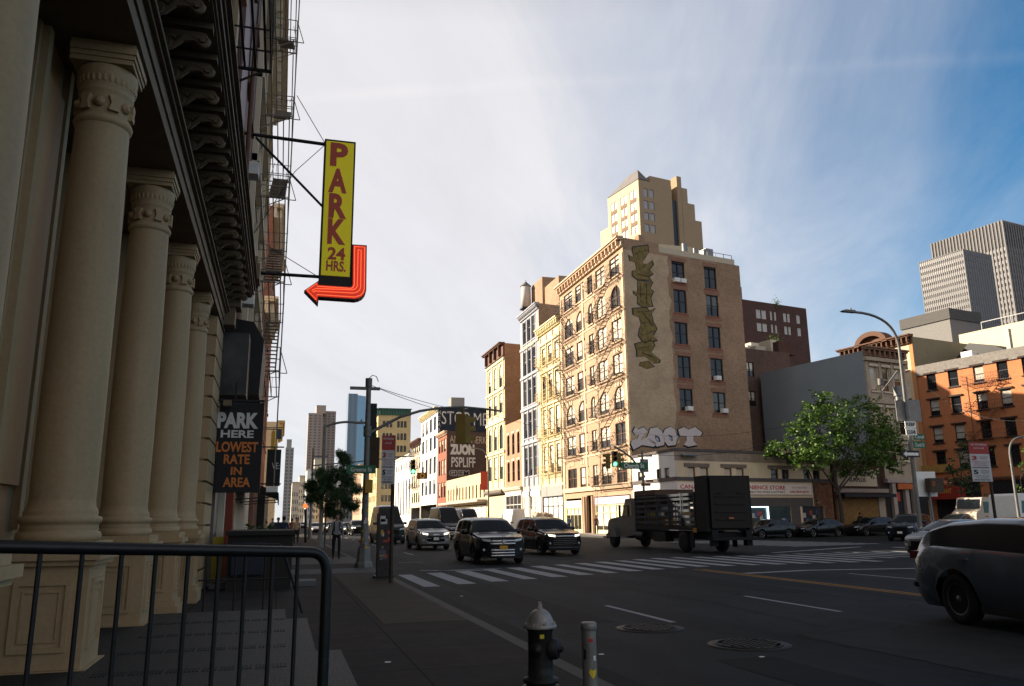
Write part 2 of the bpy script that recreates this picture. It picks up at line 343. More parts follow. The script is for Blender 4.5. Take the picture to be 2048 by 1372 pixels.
def fire_escape(root, O, u, x0, x1, zs, mt, depth=1.0, flip=True, ladder=True, label=None):
    n = u.cross(UZ); fe = MB(); w = x1-x0; P = lambda x,d,z: O+u*x+n*d+UZ*z
    for x in (x0+.1,): fe.bar(P(x,.05,zs[0]-.6),P(x,.05,zs[-1]+1.),.04)
    if ladder: 
        zb = zs[0]
        for s in (.0,.42): fe.bar(P(x0+.5+s,depth*.7,zb-2.6),P(x0+.5+s,depth*.7,zb),.03)
        for k in range(8): fe.bar(P(x0+.5,depth*.7,zb-2.5+k*.3),P(x0+.92,depth*.7,zb-2.5+k*.3),.02)
    f = fe.build('fire_escape', mt, root, label)
    b = MB(); z = zs[0]; t = .028
    for x in (x0+.1,x1-.1): b.bar(P(x,.0,z-.7),P(x,depth*.9,z-.04),.035); b.bar(P(x,.0,z-.03),P(x,depth,z-.03),.04)
    for d in [depth*(k+.5)/6 for k in range(6)]: b.bar(P(x0,d,z),P(x1,d,z),.045,.012)
    for hh in (.0,.45,.92):
        b.bar(P(x0,depth,z+hh),P(x1,depth,z+hh),t)
        for x in (x0,x1): b.bar(P(x,0,z+hh),P(x,depth,z+hh),t)
    k = int(w/.28)
    for i in range(k+1): x = x0+w*i/k; b.bar(P(x,depth,z),P(x,depth,z+.92),.018)
    for x in (x0,x1):
        for i in range(1,4): b.bar(P(x,depth*i/4,z),P(x,depth*i/4,z+.92),.018)
    bal = b.build('balcony', mt, f)
    s = MB(); dz = zs[1]-zs[0] if len(zs) > 1 else 3.2; xa,xb = (x0+.25,x1-.45) if flip else (x1-.25,x0+.45)
    for d in (depth*.45,depth*.9): s.bar(P(xa,d,z),P(xb,d,z+dz),.06,.02); s.bar(P(xa,d,z+.8),P(xb,d,z+dz+.8),.02)
    ns = int(dz/.24)
    for i in range(1,ns): q = i/ns; x = xa+(xb-xa)*q; s.fbox(P(x,0,z+dz*q),u,n,UZ,-.1,.1,depth*.45,depth*.9,-.01,.01)
    st = s.build('stair', mt, f)
    for i,zz in enumerate(zs[1:]):
        for src,ok in ((bal,True),(st,i < len(zs)-2)):
            if ok: c = src.copy(); COL.objects.link(c); c.parent = f; c.location = src.location+V((0,0,zz-zs[0]))
    return f
XF = 31.0
def yx(px,py): return onX(px,py,XF).y
def zx(px,py): return onX(px,py,XF).z
def bld(name, loc, label, cat='building', group=None): return empty(name, loc, label, cat, group)
# ================================================================ ground
asphalt = bpy.data.materials.new('asphalt'); asphalt.use_nodes = True
def _asph():
    t = asphalt.node_tree; b = t.nodes['Principled BSDF']; b.inputs['Roughness'].default_value = .78; b.inputs['Specular IOR Level'].default_value = .12
    c = t.nodes.new('ShaderNodeTexCoord'); mp = nd(t,'ShaderNodeMapping'); mp.inputs['Scale'].default_value = (1,.12,1); t.links.new(c.outputs['Object'], mp.inputs[0])
    a = nd(t,'ShaderNodeTexNoise',_Scale=1.1,_Detail=6.,_Roughness=.6); t.links.new(mp.outputs[0],a.inputs['Vector'])
    d = nd(t,'ShaderNodeTexNoise',_Scale=.35,_Detail=6.,_Roughness=.7); t.links.new(c.outputs['Object'],d.inputs['Vector'])
    e = nd(t,'ShaderNodeTexNoise',_Scale=70.,_Detail=3.,_Roughness=.8); t.links.new(c.outputs['Object'],e.inputs['Vector'])
    cr = nd(t,'ShaderNodeTexVoronoi', feature='DISTANCE_TO_EDGE', _Scale=.22); dm = nd(t,'ShaderNodeVectorMath', operation='ADD'); nn = nd(t,'ShaderNodeTexNoise',_Scale=1.5,_Detail=5.); t.links.new(c.outputs['Object'],nn.inputs['Vector'])
    sc = nd(t,'ShaderNodeVectorMath', operation='SCALE'); sc.inputs['Scale'].default_value = 1.6; t.links.new(nn.outputs[1], sc.inputs[0]); t.links.new(c.outputs['Object'],dm.inputs[0]); t.links.new(sc.outputs[0],dm.inputs[1]); t.links.new(dm.outputs[0],cr.inputs['Vector'])
    crk = mth(t,'MULTIPLY_ADD', mth(t,'LESS_THAN', cr.outputs[0], .006), -.45, 1.)
    f = mth(t,'MULTIPLY', mth(t,'MULTIPLY_ADD', a.outputs[0], 2.2, -.1), mth(t,'MULTIPLY_ADD', d.outputs[0], 1.6, .2))
    f = mth(t,'MULTIPLY', mth(t,'MULTIPLY', f, crk), mth(t,'MULTIPLY_ADD', e.outputs[0], 1.6, .2))
    mx = nd(t,'ShaderNodeVectorMath', operation='SCALE'); mx.inputs[0].default_value = (.018,.019,.022); t.links.new(f,mx.inputs['Scale']); t.links.new(mx.outputs[0], b.inputs['Base Color'])
    bp = nd(t,'ShaderNodeBump',_Strength=.5,_Distance=.01); t.links.new(e.outputs[0],bp.inputs['Height']); t.links.new(bp.outputs[0],b.inputs['Normal'])
_asph()
g = MB(); g.quad((-1480,-380,0),(1980,-380,0),(1980,2480,0),(-1480,2480,0)); tag(g.build('road', asphalt), kind='structure')
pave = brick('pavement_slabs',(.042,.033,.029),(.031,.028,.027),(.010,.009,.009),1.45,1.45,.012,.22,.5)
bb = pave.node_tree.nodes; 
for n_ in bb:
    if n_.type == 'TEX_BRICK': n_.offset = 0.0
def _gum(mt):
    t = mt.node_tree; b = t.nodes['Principled BSDF']; src = b.inputs['Base Color'].links[0].from_socket; c = t.nodes.new('ShaderNodeTexCoord')
    v = nd(t,'ShaderNodeTexVoronoi', _Scale=2.3, _Randomness=1.); t.links.new(c.outputs['Object'], v.inputs['Vector']); v2 = nd(t,'ShaderNodeTexVoronoi', _Scale=5.1, _Randomness=1.); t.links.new(c.outputs['Object'], v2.inputs['Vector'])
    nz = nd(t,'ShaderNodeTexNoise',_Scale=1.1,_Detail=8.,_Roughness=.75); t.links.new(c.outputs['Object'], nz.inputs['Vector'])
    f = mth(t,'MULTIPLY', mth(t,'MULTIPLY_ADD', mth(t,'LESS_THAN', v.outputs['Distance'], .055), -.55, 1.), mth(t,'MULTIPLY_ADD', mth(t,'LESS_THAN', v2.outputs['Distance'], .07), .5, 1.)); f = mth(t,'MULTIPLY', f, mth(t,'MULTIPLY_ADD', nz.outputs[0], 1.4, .3))
    s = nd(t,'ShaderNodeVectorMath', operation='SCALE'); t.links.new(src, s.inputs[0]); t.links.new(f, s.inputs['Scale']); t.links.new(s.outputs[0], b.inputs['Base Color'])
_gum(pave)
kerb = mat('kerb_stone',(.055,.052,.05),.75,var=.3,vs=2,bump=.3)
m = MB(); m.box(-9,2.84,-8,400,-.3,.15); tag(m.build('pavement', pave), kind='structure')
m = MB(); m.box(2.842,3.02,-8,400,-.3,.152); tag(m.build('kerb', kerb), kind='structure')
# far pavement, its sunlit look put into a paler colour
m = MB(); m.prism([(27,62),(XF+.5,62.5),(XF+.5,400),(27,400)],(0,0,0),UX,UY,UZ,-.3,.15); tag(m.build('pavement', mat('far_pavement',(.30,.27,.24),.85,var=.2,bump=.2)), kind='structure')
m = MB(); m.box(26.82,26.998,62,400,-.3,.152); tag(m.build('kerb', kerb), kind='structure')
S0 = onX(1348,893,XF); S0.z = 0                      # store corner
P = lambda a,b: S0+E1*a+E2*b
pts = [P(-3.6,-4.2),P(50,-4.2),P(50,.3),P(-3.6,.3)]
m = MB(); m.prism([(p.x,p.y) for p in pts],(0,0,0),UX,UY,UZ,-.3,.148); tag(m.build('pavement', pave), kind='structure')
pts = [P(-3.8,-4.4),P(50,-4.4),P(50,-4.202),P(-3.8,-4.202)]
m = MB(); m.prism([(p.x,p.y) for p in pts],(0,0,0),UX,UY,UZ,-.3,.151); tag(m.build('kerb', kerb), kind='structure')
# painted markings
def wornpaint(name, c, th):
    m = bpy.data.materials.new(name); m.use_nodes = True; t = m.node_tree; b = t.nodes['Principled BSDF']; b.inputs['Roughness'].default_value = .8; b.inputs['Specular IOR Level'].default_value = .15
    tcx = t.nodes.new('ShaderNodeTexCoord'); a = nd(t,'ShaderNodeTexNoise',_Scale=7.,_Detail=8.,_Roughness=.75); e = nd(t,'ShaderNodeTexNoise',_Scale=.9,_Detail=3.); t.links.new(tcx.outputs['Object'],a.inputs['Vector']); t.links.new(tcx.outputs['Object'],e.inputs['Vector'])
    f = mth(t,'MULTIPLY_ADD', mth(t,'ADD', a.outputs[0], mth(t,'MULTIPLY', e.outputs[0], .35)), 9., -9.*th, True)
    mx = nd(t,'ShaderNodeMix',data_type='RGBA'); mx.inputs[6].default_value = (*c,1); mx.inputs[7].default_value = (.03,.03,.032,1); t.links.new(f,mx.inputs[0]); t.links.new(mx.outputs[2],b.inputs['Base Color']); MATS[name] = m; return m
paint = wornpaint('road_paint',(.33,.33,.345),.76); ypaint = wornpaint('yellow_road_paint',(.34,.17,.04),.78)
mk = lambda: MB()
def stripe(p,q,w,mt=paint,z=.005,lab='worn white painted line on the asphalt'):
    p,q = V((p[0],p[1],0)),V((q[0],q[1],0)); d = (q-p).normalized(); a = V((-d.y,d.x,0))*w/2; m = MB(); m.quad(p-a+UZ*z,p+a+UZ*z,q+a+UZ*z,q-a+UZ*z)
    if m: 
        f = m.f[0]; m.f[0] = f[::-1] if (m_area(m) < 0) else f
    tag(m.build('road_marking', mt), kind='structure')
def m_area(m): v = m.v; return sum(v[i][0]*v[(i+1)%4][1]-v[(i+1)%4][0]*v[i][1] for i in range(4))
for i in range(18):
    x = 3.78+1.02*i; yn = 20.75+.47*(x-3.6) if x < 13.5 else 25.4; yf = 25.5+.52*(x-3.6) if x < 15.5 else 31.7
    stripe((x,yn),(x,yf),.5 if i%3 else .42)
for i in range(9): x = 22.3+1.05*i; stripe((x,27.2),(x,32.2),.42)
for i in range(7): x = 31+1.15*i; stripe((x,30.2+i*.2),(x,36.2+i*.2),.45)
for k in range(13):                                       # Church Street crosswalk (rotated)
    p = V((27.5,40,0))+E2*(k*.98)+E1*0; stripe((p.x,p.y),((p+E1*7.0).x,(p+E1*7.0).y),.42)
for y0 in (12.3,-2.,-14): stripe((6.16,y0),(6.13,y0+2.75),.11)
for y0 in (12.6,-1.5,-13): stripe((9.55,y0),(9.58,y0+3.15),.11)
for y in range(40,200,8): stripe((6.3,y),(6.3,y+3),.11); stripe((9.8,y),(9.8,y+3),.11)
stripe((12.93,-20),(12.93,24.2),.11,ypaint); stripe((13.16,-20),(13.16,24.0),.11,ypaint)
stripe((13.3,40),(13.3,300),.11,ypaint); stripe((13.55,40),(13.55,300),.11,ypaint)
stripe((13.36,21.86),(15.8,22.3),.28); stripe((15.8,22.3),(19.8,21.6),.26); stripe((16.0,20.6),(16.25,14.0),.11)
stripe((4.6,27.6),(6.6,26.6),.2); stripe((5.0,27.2),(7.4,27.5),.16); stripe((4.6,33),(5.6,33),.14)
stripe((22.0,33.5),(30,37.5),.3)
# repaired trenches and patches in the asphalt
for k,(x0,x1,y0,y1,c,rot) in enumerate([(4.2,5.3,12.6,40,(.012,.012,.014),0),(7.2,8.6,2,10.5,(.026,.026,.027),0),(10.6,11.5,16,30,(.013,.013,.015),0),(3.3,6.9,26.6,28.4,(.012,.012,.013),0),(14.4,16.6,8,13,(.024,.024,.026),.1),(16.5,22,35.2,36.4,(.014,.014,.015),0),(5.1,5.9,2.5,9.0,(.013,.013,.014),.03),(22,30,20,23,(.012,.012,.013),0),(3.1,3.6,0,26,(.013,.013,.013),0)]):
    m = MB(); cx_,cy_ = (x0+x1)/2,(y0+y1)/2; rr_ = random.Random(k); pl = []
    n_ = 14
    for (ax_,ay_,bx_,by_) in ((x0,y0,x1,y0),(x1,y0,x1,y1),(x1,y1,x0,y1),(x0,y1,x0,y0)):
        for i in range(n_): t = i/n_; pl.append((ax_+(bx_-ax_)*t+rr_.uniform(-.03,.03),ay_+(by_-ay_)*t+rr_.uniform(-.03,.03)))
    c_,s_ = math.cos(rot),math.sin(rot); m.add([(cx_+(p[0]-cx_)*c_-(p[1]-cy_)*s_,cy_+(p[0]-cx_)*s_+(p[1]-cy_)*c_,.0022+.0002*k) for p in pl],[tuple(range(len(pl)))])
    tag(m.build('asphalt_patch',mat('asphalt_patch_%d'%k,c,.8,var=.45,vs=1.2,fine=.5,bs=60,spec=.1)),kind='structure')
tar = mat('tar_seam',(.006,.006,.007),.7,var=.2,spec=.1)
for k,pl in enumerate([[(4.2,12.6),(4.25,18),(4.18,24),(4.22,40)],[(12.2,5),(12.0,11),(12.4,17),(12.1,24),(12.3,33)],[(8.0,11),(8.3,15),(7.9,19),(8.2,26)],[(14,20.2),(18,20.9),(23,20.5),(28,21.4)],[(6.9,4),(7.3,7),(7.1,10.4),(8.6,10.7)]]):
    m = MB(); rr_ = random.Random(k+50); P_ = []
    for (a,b) in zip(pl,pl[1:]):
        for i in range(12): t = i/12; P_.append(V((a[0]+(b[0]-a[0])*t+rr_.uniform(-.04,.04),a[1]+(b[1]-a[1])*t+rr_.uniform(-.04,.04),.0042)))
    for a,b in zip(P_,P_[1:]):
        d = (b-a).normalized(); w_ = V((-d.y,d.x,0))*rr_.uniform(.015,.035); m.quad(a+w_,a-w_,b-w_,b+w_)
    tag(m.build('tar_seam',tar),kind='structure')
# manhole covers
def manhole(x,y,r,lab):
    m = MB(); m.lathe([(r+.09,.0),(r+.09,.008),(r,.010),(r-.02,.012)],(x,y,0),n=40); m.lathe([(0,.013),(r-.03,.013)][::-1],(x,y,0),n=40)
    for k in range(-4,5):
        for j in range(-4,5):
            if (k*k+j*j) < 18: m.box(x+k*r/5-.028,x+k*r/5+.028,y+j*r/5-.028,y+j*r/5+.028,.012,.024)
    m.lathe([(r*.97,.013),(r*.97,.024),(r*.9,.024),(r*.9,.013)],(x,y,0),n=40)
    o = thing(m,'manhole_cover',mat('cast_iron_cover',(.030,.027,.025),.6,.3,var=.5,vs=8,bump=.2),lab,'manhole cover','manhole covers in the road',(x,y,0))
manhole(5.5,11.78,.43,'round iron manhole cover just right of the short white lane dash')
manhole(6.02,9.87,.45,'round iron manhole cover in the dark foreground road, the nearer of two')
# ================================================================ right hand street row (all stand on x = XF, facades face -X)
B_brown = brick('brown_brick',(.42,.26,.16),(.29,.18,.115),(.27,.20,.145),var=.34)
B_tan = brick('tan_brick',(.52,.355,.24),(.43,.28,.185),(.30,.21,.14),var=.14)
B_red = brick('red_brick',(.36,.125,.07),(.26,.09,.055),(.20,.12,.09),var=.2)
B_dark = brick('dark_brick',(.13,.065,.05),(.09,.045,.04),(.07,.05,.045),var=.25)
B_cream = brick('cream_brick',(.62,.53,.38),(.55,.46,.32),(.42,.36,.27),var=.12)
B_orange = brick('orange_brick',(.56,.22,.095),(.46,.17,.075),(.38,.16,.08),var=.12)
M_stone = mat('pale_stone',(.58,.51,.40),.85,var=.18,vs=1.5,streak=.3)
M_sand = mat('sandstone',(.58,.42,.29),.85,var=.16,vs=1.)
M_yel = mat('yellow_cast_iron_paint',(.66,.54,.33),.7,var=.2,vs=1.5)
M_blue = mat('blue_grey_paint',(.33,.33,.36),.7,var=.2,vs=1.5)
M_pale = mat('pale_yellow_paint',(.66,.58,.36),.7,var=.16,vs=1.5)
M_ywall = mat('yellow_fire_escape_iron',(.56,.42,.19),.6,var=.2)
M_copper = mat('green_copper',(.06,.14,.11),.7,var=.25)
M_browntrim = mat('brown_painted_metal',(.13,.06,.04),.7,var=.3)
def row_root(name, yn, label): return bld('building' if not name else name, (XF,yn,0), label)
def street_edge(yn, yf): return V((XF,yf,0)), -UY      # left-to-right seen from the street: far to near
def shopfront(root, O, u, x0, x1, z1, fm, sign=None, sign_h=.7, n=4, gm=None, name='shopfront', riser=.5, lab=None):
    n_ = u.cross(UZ); m = MB(); F = lambda a,b,c,d,p,q: m.fbox(O,u,-n_,UZ,a,b,p,q,c,d)
    F(x0,x0+.18,.15,z1,-.08,.2); F(x1-.18,x1,.15,z1,-.08,.2); F(x0+.18,x1-.18,.15,riser,-.04,.15); F(x0+.18,x1-.18,z1-.12,z1,-.04,.15)
    k = (x1-x0-.36)/n
    for i in range(1,n): F(x0+.18+k*i-.04,x0+.18+k*i+.04,riser,z1-.12,-.04,.12)
    F(x0+.18,x1-.18,z1*.72,z1*.72+.07,-.03,.11)
    o = m.build(name, fm, root)
    g = MB(); g.fbox(O,u,-n_,UZ,x0+.18,x1-.18,.05,.09,riser,z1-.12); g.build('shop_window', gm or M_glass_lit, o)
    if sign:
        s = MB(); s.fbox(O,u,-n_,UZ,x0,x1,-.14,.0,z1+.01,z1+sign_h); s.build('fascia', sign, root, lab)
    return o
# ---- A: corner loft building with fire escapes -------------------------------------------------
T = onX(1262,897,XF); T.z = 0; YA1 = yx(1119,572); HA = 28.7
tR = (onP(1478,527,T,E2)-T).dot(E1); TR = T+E1*tR; 
A = bld('loft_building', (T.x,T.y,0), 'tall tan corner loft with black fire escapes and a graffiti covered brown side wall')
back = V((XF+16,YA1,0)); ptsA = [(XF,YA1),(T.x,T.y),(TR.x,TR.y),(back.x+4,YA1+2)]
OA,uA = V((XF,YA1,0)),-UY; WA = YA1-T.y
colsA = []
for (a,ya),(b,yb) in [((1127.5,600),(1144,590)),((1150,582),(1167,570)),((1174,565),(1184,559)),((1190,545),(1208,535)),((1218,522),(1237,511))]:
    xa,xb = YA1-yx(a,ya),YA1-yx(b,yb); colsA.append((xa,xb))
wA = [(c[0],c[1]) for c in colsA]
rowz = [(553,590,0),(609,651,.8),(671,712,0),(735,775,0),(796,839,.8),(863,904,0),(932,973,0)]
hA = []
for t_,b_,ar in rowz:
    za,zb = zx(1178,b_),zx(1178,t_)
    for c in wA: hA.append((c[0],c[1],za,zb,ar))
zg = zx(1178,983)
gh = [(.6,5.6,.15,zg-.6,0),(7.0,8.9,.15,zg-.4,0),(9.6,WA-.5,.15,zg-.6,0)]
sideA = []; acs = []
def sw(x0,x1,y0,y1):
    a = onP(x0,y1,T,E2); b = onP(x1,y0,T,E2); return ((a-T).dot(E1),(b-T).dot(E1),a.z,b.z,0)
for q in [(1345,1371,526,564),(1349,1375,582,624),(1351,1378,647,687),(1357,1384,714,755),(1361,1388,779,821)]: sideA.append(sw(*q))
for q in [(1410,1436,537,576),(1414,1440,593,631),(1418,1445,656,695),(1423,1450,719,760),(1428,1454,786,825)]: sideA.append(sw(*q))
sideA = [(h[0],h[0]+1.62,h[2],h[3],0) for h in sideA]
shell(A, ptsA, HA-1.0, {0:B_tan,1:B_brown,2:B_brown,3:B_brown}, {0:[h for h in hA]+gh, 1:sideA}, parapet=.9)
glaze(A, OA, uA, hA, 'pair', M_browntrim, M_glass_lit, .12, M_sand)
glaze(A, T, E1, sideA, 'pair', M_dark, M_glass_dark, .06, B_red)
for h in sideA:
    trim(A, T, E1, [(h[0]-.2,h[1]+.2,h[3]+.01,h[3]+.42,.025)], mat('dull_red_brick_patch',(.27,.14,.095),.9,var=.3,vs=3), 'brick_patch'); trim(A, T, E1, [(h[0]-.25,h[1]+.25,h[2]-.5,h[2]-.17,.02)], MATS['dull_red_brick_patch'], 'brick_patch')
rnj = random.Random(2); zt0 = HA-1.3; edge_ = []
for k in range(34): z = 8.6+(zt0-8.6)*k/33.; edge_.append((5.35+rnj.uniform(-.12,.12)+(.22 if k%6 in (0,1) else 0), z))
mw_ = MB(); mw_.prism([(0.02,8.6)]+edge_+[(0.02,zt0)], T, E1, UZ, -E2, .001, .008)
mt_w = brick('worn_plaster_wall',(.55,.41,.27),(.47,.34,.22),(.42,.32,.22),var=.34,vs=.45); mw_.build('plaster_coat', mt_w, A, 'lighter worn plaster strip along the street corner')
# parapet with chimney block over the street corner of the side wall
m = MB(); m.fbox(T,E1,E2,UZ,0,4.4,.0,.5,HA-1.0,HA-.1); m.fbox(T,E1,E2,UZ,2.0,2.7,.0,.7,HA-.1,HA+.5); m.build('chimney', B_brown, A)
m = MB(); m.fbox(T,E1,E2,UZ,4.41,tR-.5,.15,.24,HA-1.0,HA-.35); m.build('roof_fence', mat('weathered_boards',(.52,.44,.33),.9,var=.3,vs=9), A)
m = MB(); m.fbox(T,E1,E2,UZ,11.8,12.8,1.5,2.5,HA-1,HA+1.0); m.cyl(T+E1*11.6+E2*3+UZ*(HA-1),T+E1*11.6+E2*3+UZ*(HA+1.4),.22); m.cyl(T+E1*10.2+E2*3+UZ*(HA-1),T+E1*10.2+E2*3+UZ*(HA+1.7),.3); 
for k in range(5): m.bar(T+E1*(10+k*1.1)+E2*.5+UZ*(HA-1),T+E1*(10+k*1.1)+E2*.5+UZ*(HA+.2),.05)
m.bar(T+E1*10+E2*.5+UZ*(HA+.2),T+E1*14.4+E2*.5+UZ*(HA+.2),.05); m.build('roof_vents', M_steel, A)
cornice(A, OA, uA, WA, HA, M_sand, .75, .9, .9)
trim(A, OA, uA, [(0,WA,zx(1178,545),zx(1178,532),.05),(0,WA,zg+.05,zg+.5,.22)]+[(0,WA,zx(1178,b_)-.5,zx(1178,b_)-.33,.06) for t_,b_,a_ in rowz[:-1]]+[(x-.2,x+.2,zg+.5,HA-1.6,.08) for x in (.35,WA*.40,WA-.3)], M_sand, 'pilasters_and_bands')
m = MB()
for t_,b_,ar in rowz[1:6]:
    zz = zx(1178,b_)-1.15
    for c in (wA[0],wA[1],wA[4]):
        for k in range(3): m = MB(); m.fbox(OA,uA,UX,UZ,c[0]+.35+k*.62,c[0]+.8+k*.62,-.05,.002,zz,zz+.5); m.build('ornament_panel', M_sand, A)
n_fe = [zx(1178,b_)-.15 for t_,b_,a_ in rowz[::-1]]
fire_escape(A, OA, uA, colsA[3][0]-.3, colsA[4][1]+.5, n_fe, M_iron, 1.15, label='black iron fire escape over the two bays at the street corner')
fire_escape(A, OA, uA, colsA[0][0]-.5, colsA[1][0]+.4, n_fe[1:], M_iron, 1.15, flip=False)
shopfront(A, OA, uA, .6,5.6,zg-1.6, M_pale, M_white, .75, 4, M_glass_lit); shopfront(A, OA, uA, 9.6,WA-.5,zg-1.4, M_pale, mat('lilac_fascia',(.50,.42,.52),.7), .7, 5, M_glass_lit)
m = MB(); m.fbox(OA,uA,UX,UZ,7.05,8.85,.5,.6,.15,zg-.4); m.build('door', M_dark, A)
m = MB()
for x in (6.3,6.8,9.1): m = MB(); m.cyl(OA+uA*x+V((-.2,0,.15)),OA+uA*x+V((-.2,0,zg-.5)),.16,.13,10); m.build('doorway_column', M_sand, A)
# air conditioners in side windows
m0 = MB(); m0.box(-.32,.32,-.35,.15,0,.42); m1 = MB(); m1.box(-.28,.28,-.37,-.351,.05,.37)
for i,dx in ((0,-.4),(0,.4),(8,-.1),(4,.2),(9,.45)):
    h = sideA[i]; M_ = Matrix.Translation(T+E1*((h[0]+h[1])/2+dx)+UZ*(h[2]+.01))@Matrix.Rotation(TH,4,'Z')
    mm = MB(); mm.add([M_@V(v) for v in m0.v], m0.f); mm.build('air_conditioner', M_white, A)
# graffiti: tall olive letters and white bubble letters, painted on the side wall
def wall_poly(root, pxs, P0, u, nrm, d, mt, name='graffiti'):
    m = MB(); pts = [onP(x,y,P0,nrm) for x,y in pxs]; n = u.cross(UZ); pl = [((p-P0).dot(u),p.z) for p in pts]
    m.prism(pl, P0, u, UZ, n, d-.004, d); return m
M_ol = mat('olive_spray_paint',(.20,.145,.055),.9,var=.75,vs=2.6,fine=.35,bs=14); M_olk = mat('faded_dark_outline',(.045,.045,.045),.8,var=.5,vs=2); M_wsp = mat('white_spray_paint',(.62,.55,.54),.8,var=.1); M_ksp = mat('black_spray_paint',(.02,.02,.022),.8); M_bsp = mat('pale_blue_spray_paint',(.42,.46,.55),.8)
def zpx(x,y): return (1100+x/2.286, 320+y/2.286)
ol = [[(380,400),(445,392),(448,425),(420,470),(440,480),(462,458),(470,478),(452,500),(468,520),(450,532),(462,548),(400,545),(378,528),(378,505),(398,500),(392,470),(368,462),(362,435),(385,445),(378,415)],
      [(402,552),(468,560),(455,590),(470,602),(458,630),(468,668),(425,672),(400,655),(402,625),(385,612),(382,598),(402,605)],
      [(380,680),(440,676),(452,690),(480,680),(462,705),(470,740),(486,770),(470,800),(488,822),(430,838),(405,800),(410,770),(418,752),(410,722),(382,710)],
      [(390,842),(462,820),(478,850),(460,880),(500,912),(498,925),(470,928),(438,898),(400,900),(398,870)],
      [(415,925),(450,918),(475,945),(440,955),(410,940)]]
for i,pg in enumerate(ol):
    cxp = sum(p[0] for p in pg)/len(pg); cyp = sum(p[1] for p in pg)/len(pg)
    ou = wall_poly(A, [zpx(cxp+(x-cxp)*1.09+ (2 if x>cxp else -2), cyp+(y-cyp)*1.07) for x,y in pg], T, E1, E2, .012, M_olk).build('graffiti', M_olk, A)
    wall_poly(A, [zpx(*p) for p in pg], T, E1, E2, .018, M_ol).build('paint_fill', M_ol, ou)
m = MB()
for (a,b,c,d) in [(385,425,440,412),(400,500,455,470),(395,520,455,535),(412,570,415,650),(440,565,440,660),(400,610,460,615),(395,695,465,692),(425,700,470,760),(420,745,470,735),(430,800,470,780),(400,860,465,850),(420,880,480,905)]:
    p,q = onP(*zpx(a,b),T,E2),onP(*zpx(c,d),T,E2); p -= E2*.02; q -= E2*.02; m.bar(p,q,.13,.004)
m.build('graffiti_strokes', M_olk, A)
def z2(x,y): return (1220+x/3.2, 840+y/3.2)
zt = [[(145,75),(160,45),(180,60),(215,45),(238,70),(200,115),(195,130),(235,110),(295,148),(280,172),(205,160),(150,190),(132,150),(140,130),(175,120),(185,92),(165,98)],
      [(255,55),(300,45),(330,70),(350,120),(345,160),(300,170),(262,140),(235,110),(250,80)],
      [(350,60),(385,42),(415,60),(430,110),(420,160),(370,165),(345,130),(338,90)],
      [(436,60),(470,46),(500,62),(545,44),(590,82),(578,104),(535,100),(532,130),(556,160),(500,170),(472,158),(490,130),(488,102),(446,100)]]
for pg in zt:
    cxp = sum(p[0] for p in pg)/len(pg); cyp = sum(p[1] for p in pg)/len(pg)
    ou = wall_poly(A, [z2(cxp+(x-cxp)*1.12-2, cyp+(y-cyp)*1.13+3) for x,y in pg], T, E1, E2, .016, M_ksp).build('graffiti', M_ksp, A, 'white bubble letters reading ZOOT with black outline')
    wall_poly(A, [z2(*p) for p in pg], T, E1, E2, .024, M_wsp).build('paint_fill', M_wsp, ou)
m = MB(); m2_ = MB()
for pg in [[(288,95),(315,110),(322,140),(300,138),(288,118)],[(372,92),(398,105),(400,135),(382,128)],[(425,85),(447,98),(428,140)] ]:
    q = wall_poly(A,[z2(*p) for p in pg],T,E1,E2,.030,M_ksp); m.add(q.v,q.f)
    cxp = sum(p[0] for p in pg)/len(pg); cyp = sum(p[1] for p in pg)/len(pg)
    q = wall_poly(A,[z2(cxp+(x-cxp)*.6-2,cyp+(y-cyp)*.6+2) for x,y in pg],T,E1,E2,.034,M_bsp); m2_.add(q.v,q.f)
o = m.build('letter_shading', M_ksp, A); m2_.build('paint_fill', M_bsp, o)
# ---- generic row member -------------------------------------------------------------------------
def row(name, label, px_near, px_far, roof, mt, rows, ncol, sty='sash', depth=22, xr=1078, wfrac=.62, trimm=None, side_mt=None, gm=None, corn=None, edge=.5, ground=None, fm=None, near_y=None, far_y=None, tr=None, lint=None):
    yn = near_y if near_y is not None else yx(*px_near); yf = far_y if far_y is not None else yx(*px_far); Hh = zx(*roof)
    r = bld(name, (XF,yn,0), label); O = V((XF,yf,0)); u = -UY; Wd = yf-yn; H = []
    cw = (Wd-2*edge)/ncol
    for t_,b_,ar in rows:
        for k in range(ncol): c = edge+cw*(k+.5); H.append((c-cw*wfrac/2,c+cw*wfrac/2,zx(xr,b_),zx(xr,t_),ar))
    G = [(.35,Wd-.35,.15,ground,0)] if ground else []
    shell(r, [(XF,yf),(XF,yn),(XF+depth,yn+depth*.19),(XF+depth,yf+depth*.19)], Hh, {0:mt,1:side_mt or mt,2:side_mt or mt,3:side_mt or mt}, {0:H+G}, parapet=.6, reveal=.28)
    glaze(r, O, u, H, sty, fm, gm or M_glass_lit, .1 if trimm else None, trimm, lint)
    if trimm: trim(r, O, u, [(edge+cw*k-.14,edge+cw*k+.14,(ground or 0)+.9,Hh-1.,.12) for k in range(ncol+1)]+[(0,Wd,zx(xr,t_)+.35,zx(xr,t_)+.7,.2) for t_,b_,a_ in rows], trimm, 'pilasters_and_bands')
    if corn: cornice(r, O, u, Wd, Hh+.1, corn[0], corn[1], corn[2], corn[3])
    return r,O,u,Wd,Hh
YB = yx(1078,664); gB = zx(1092,972)
rB,O,u,Wd,Hh = row('cast_iron_building','narrow yellow cast iron building with yellow fire escape balconies beside the tan loft', None,None,(1117,635), M_yel, [(694,729,0),(751,800,0),(819,874,0),(893,948,0)],3,'sash',near_y=YA1,far_y=YB,xr=1092,trimm=M_yel,ground=gB-.7,corn=(M_pale,.7,.8,.6),side_mt=B_brown)
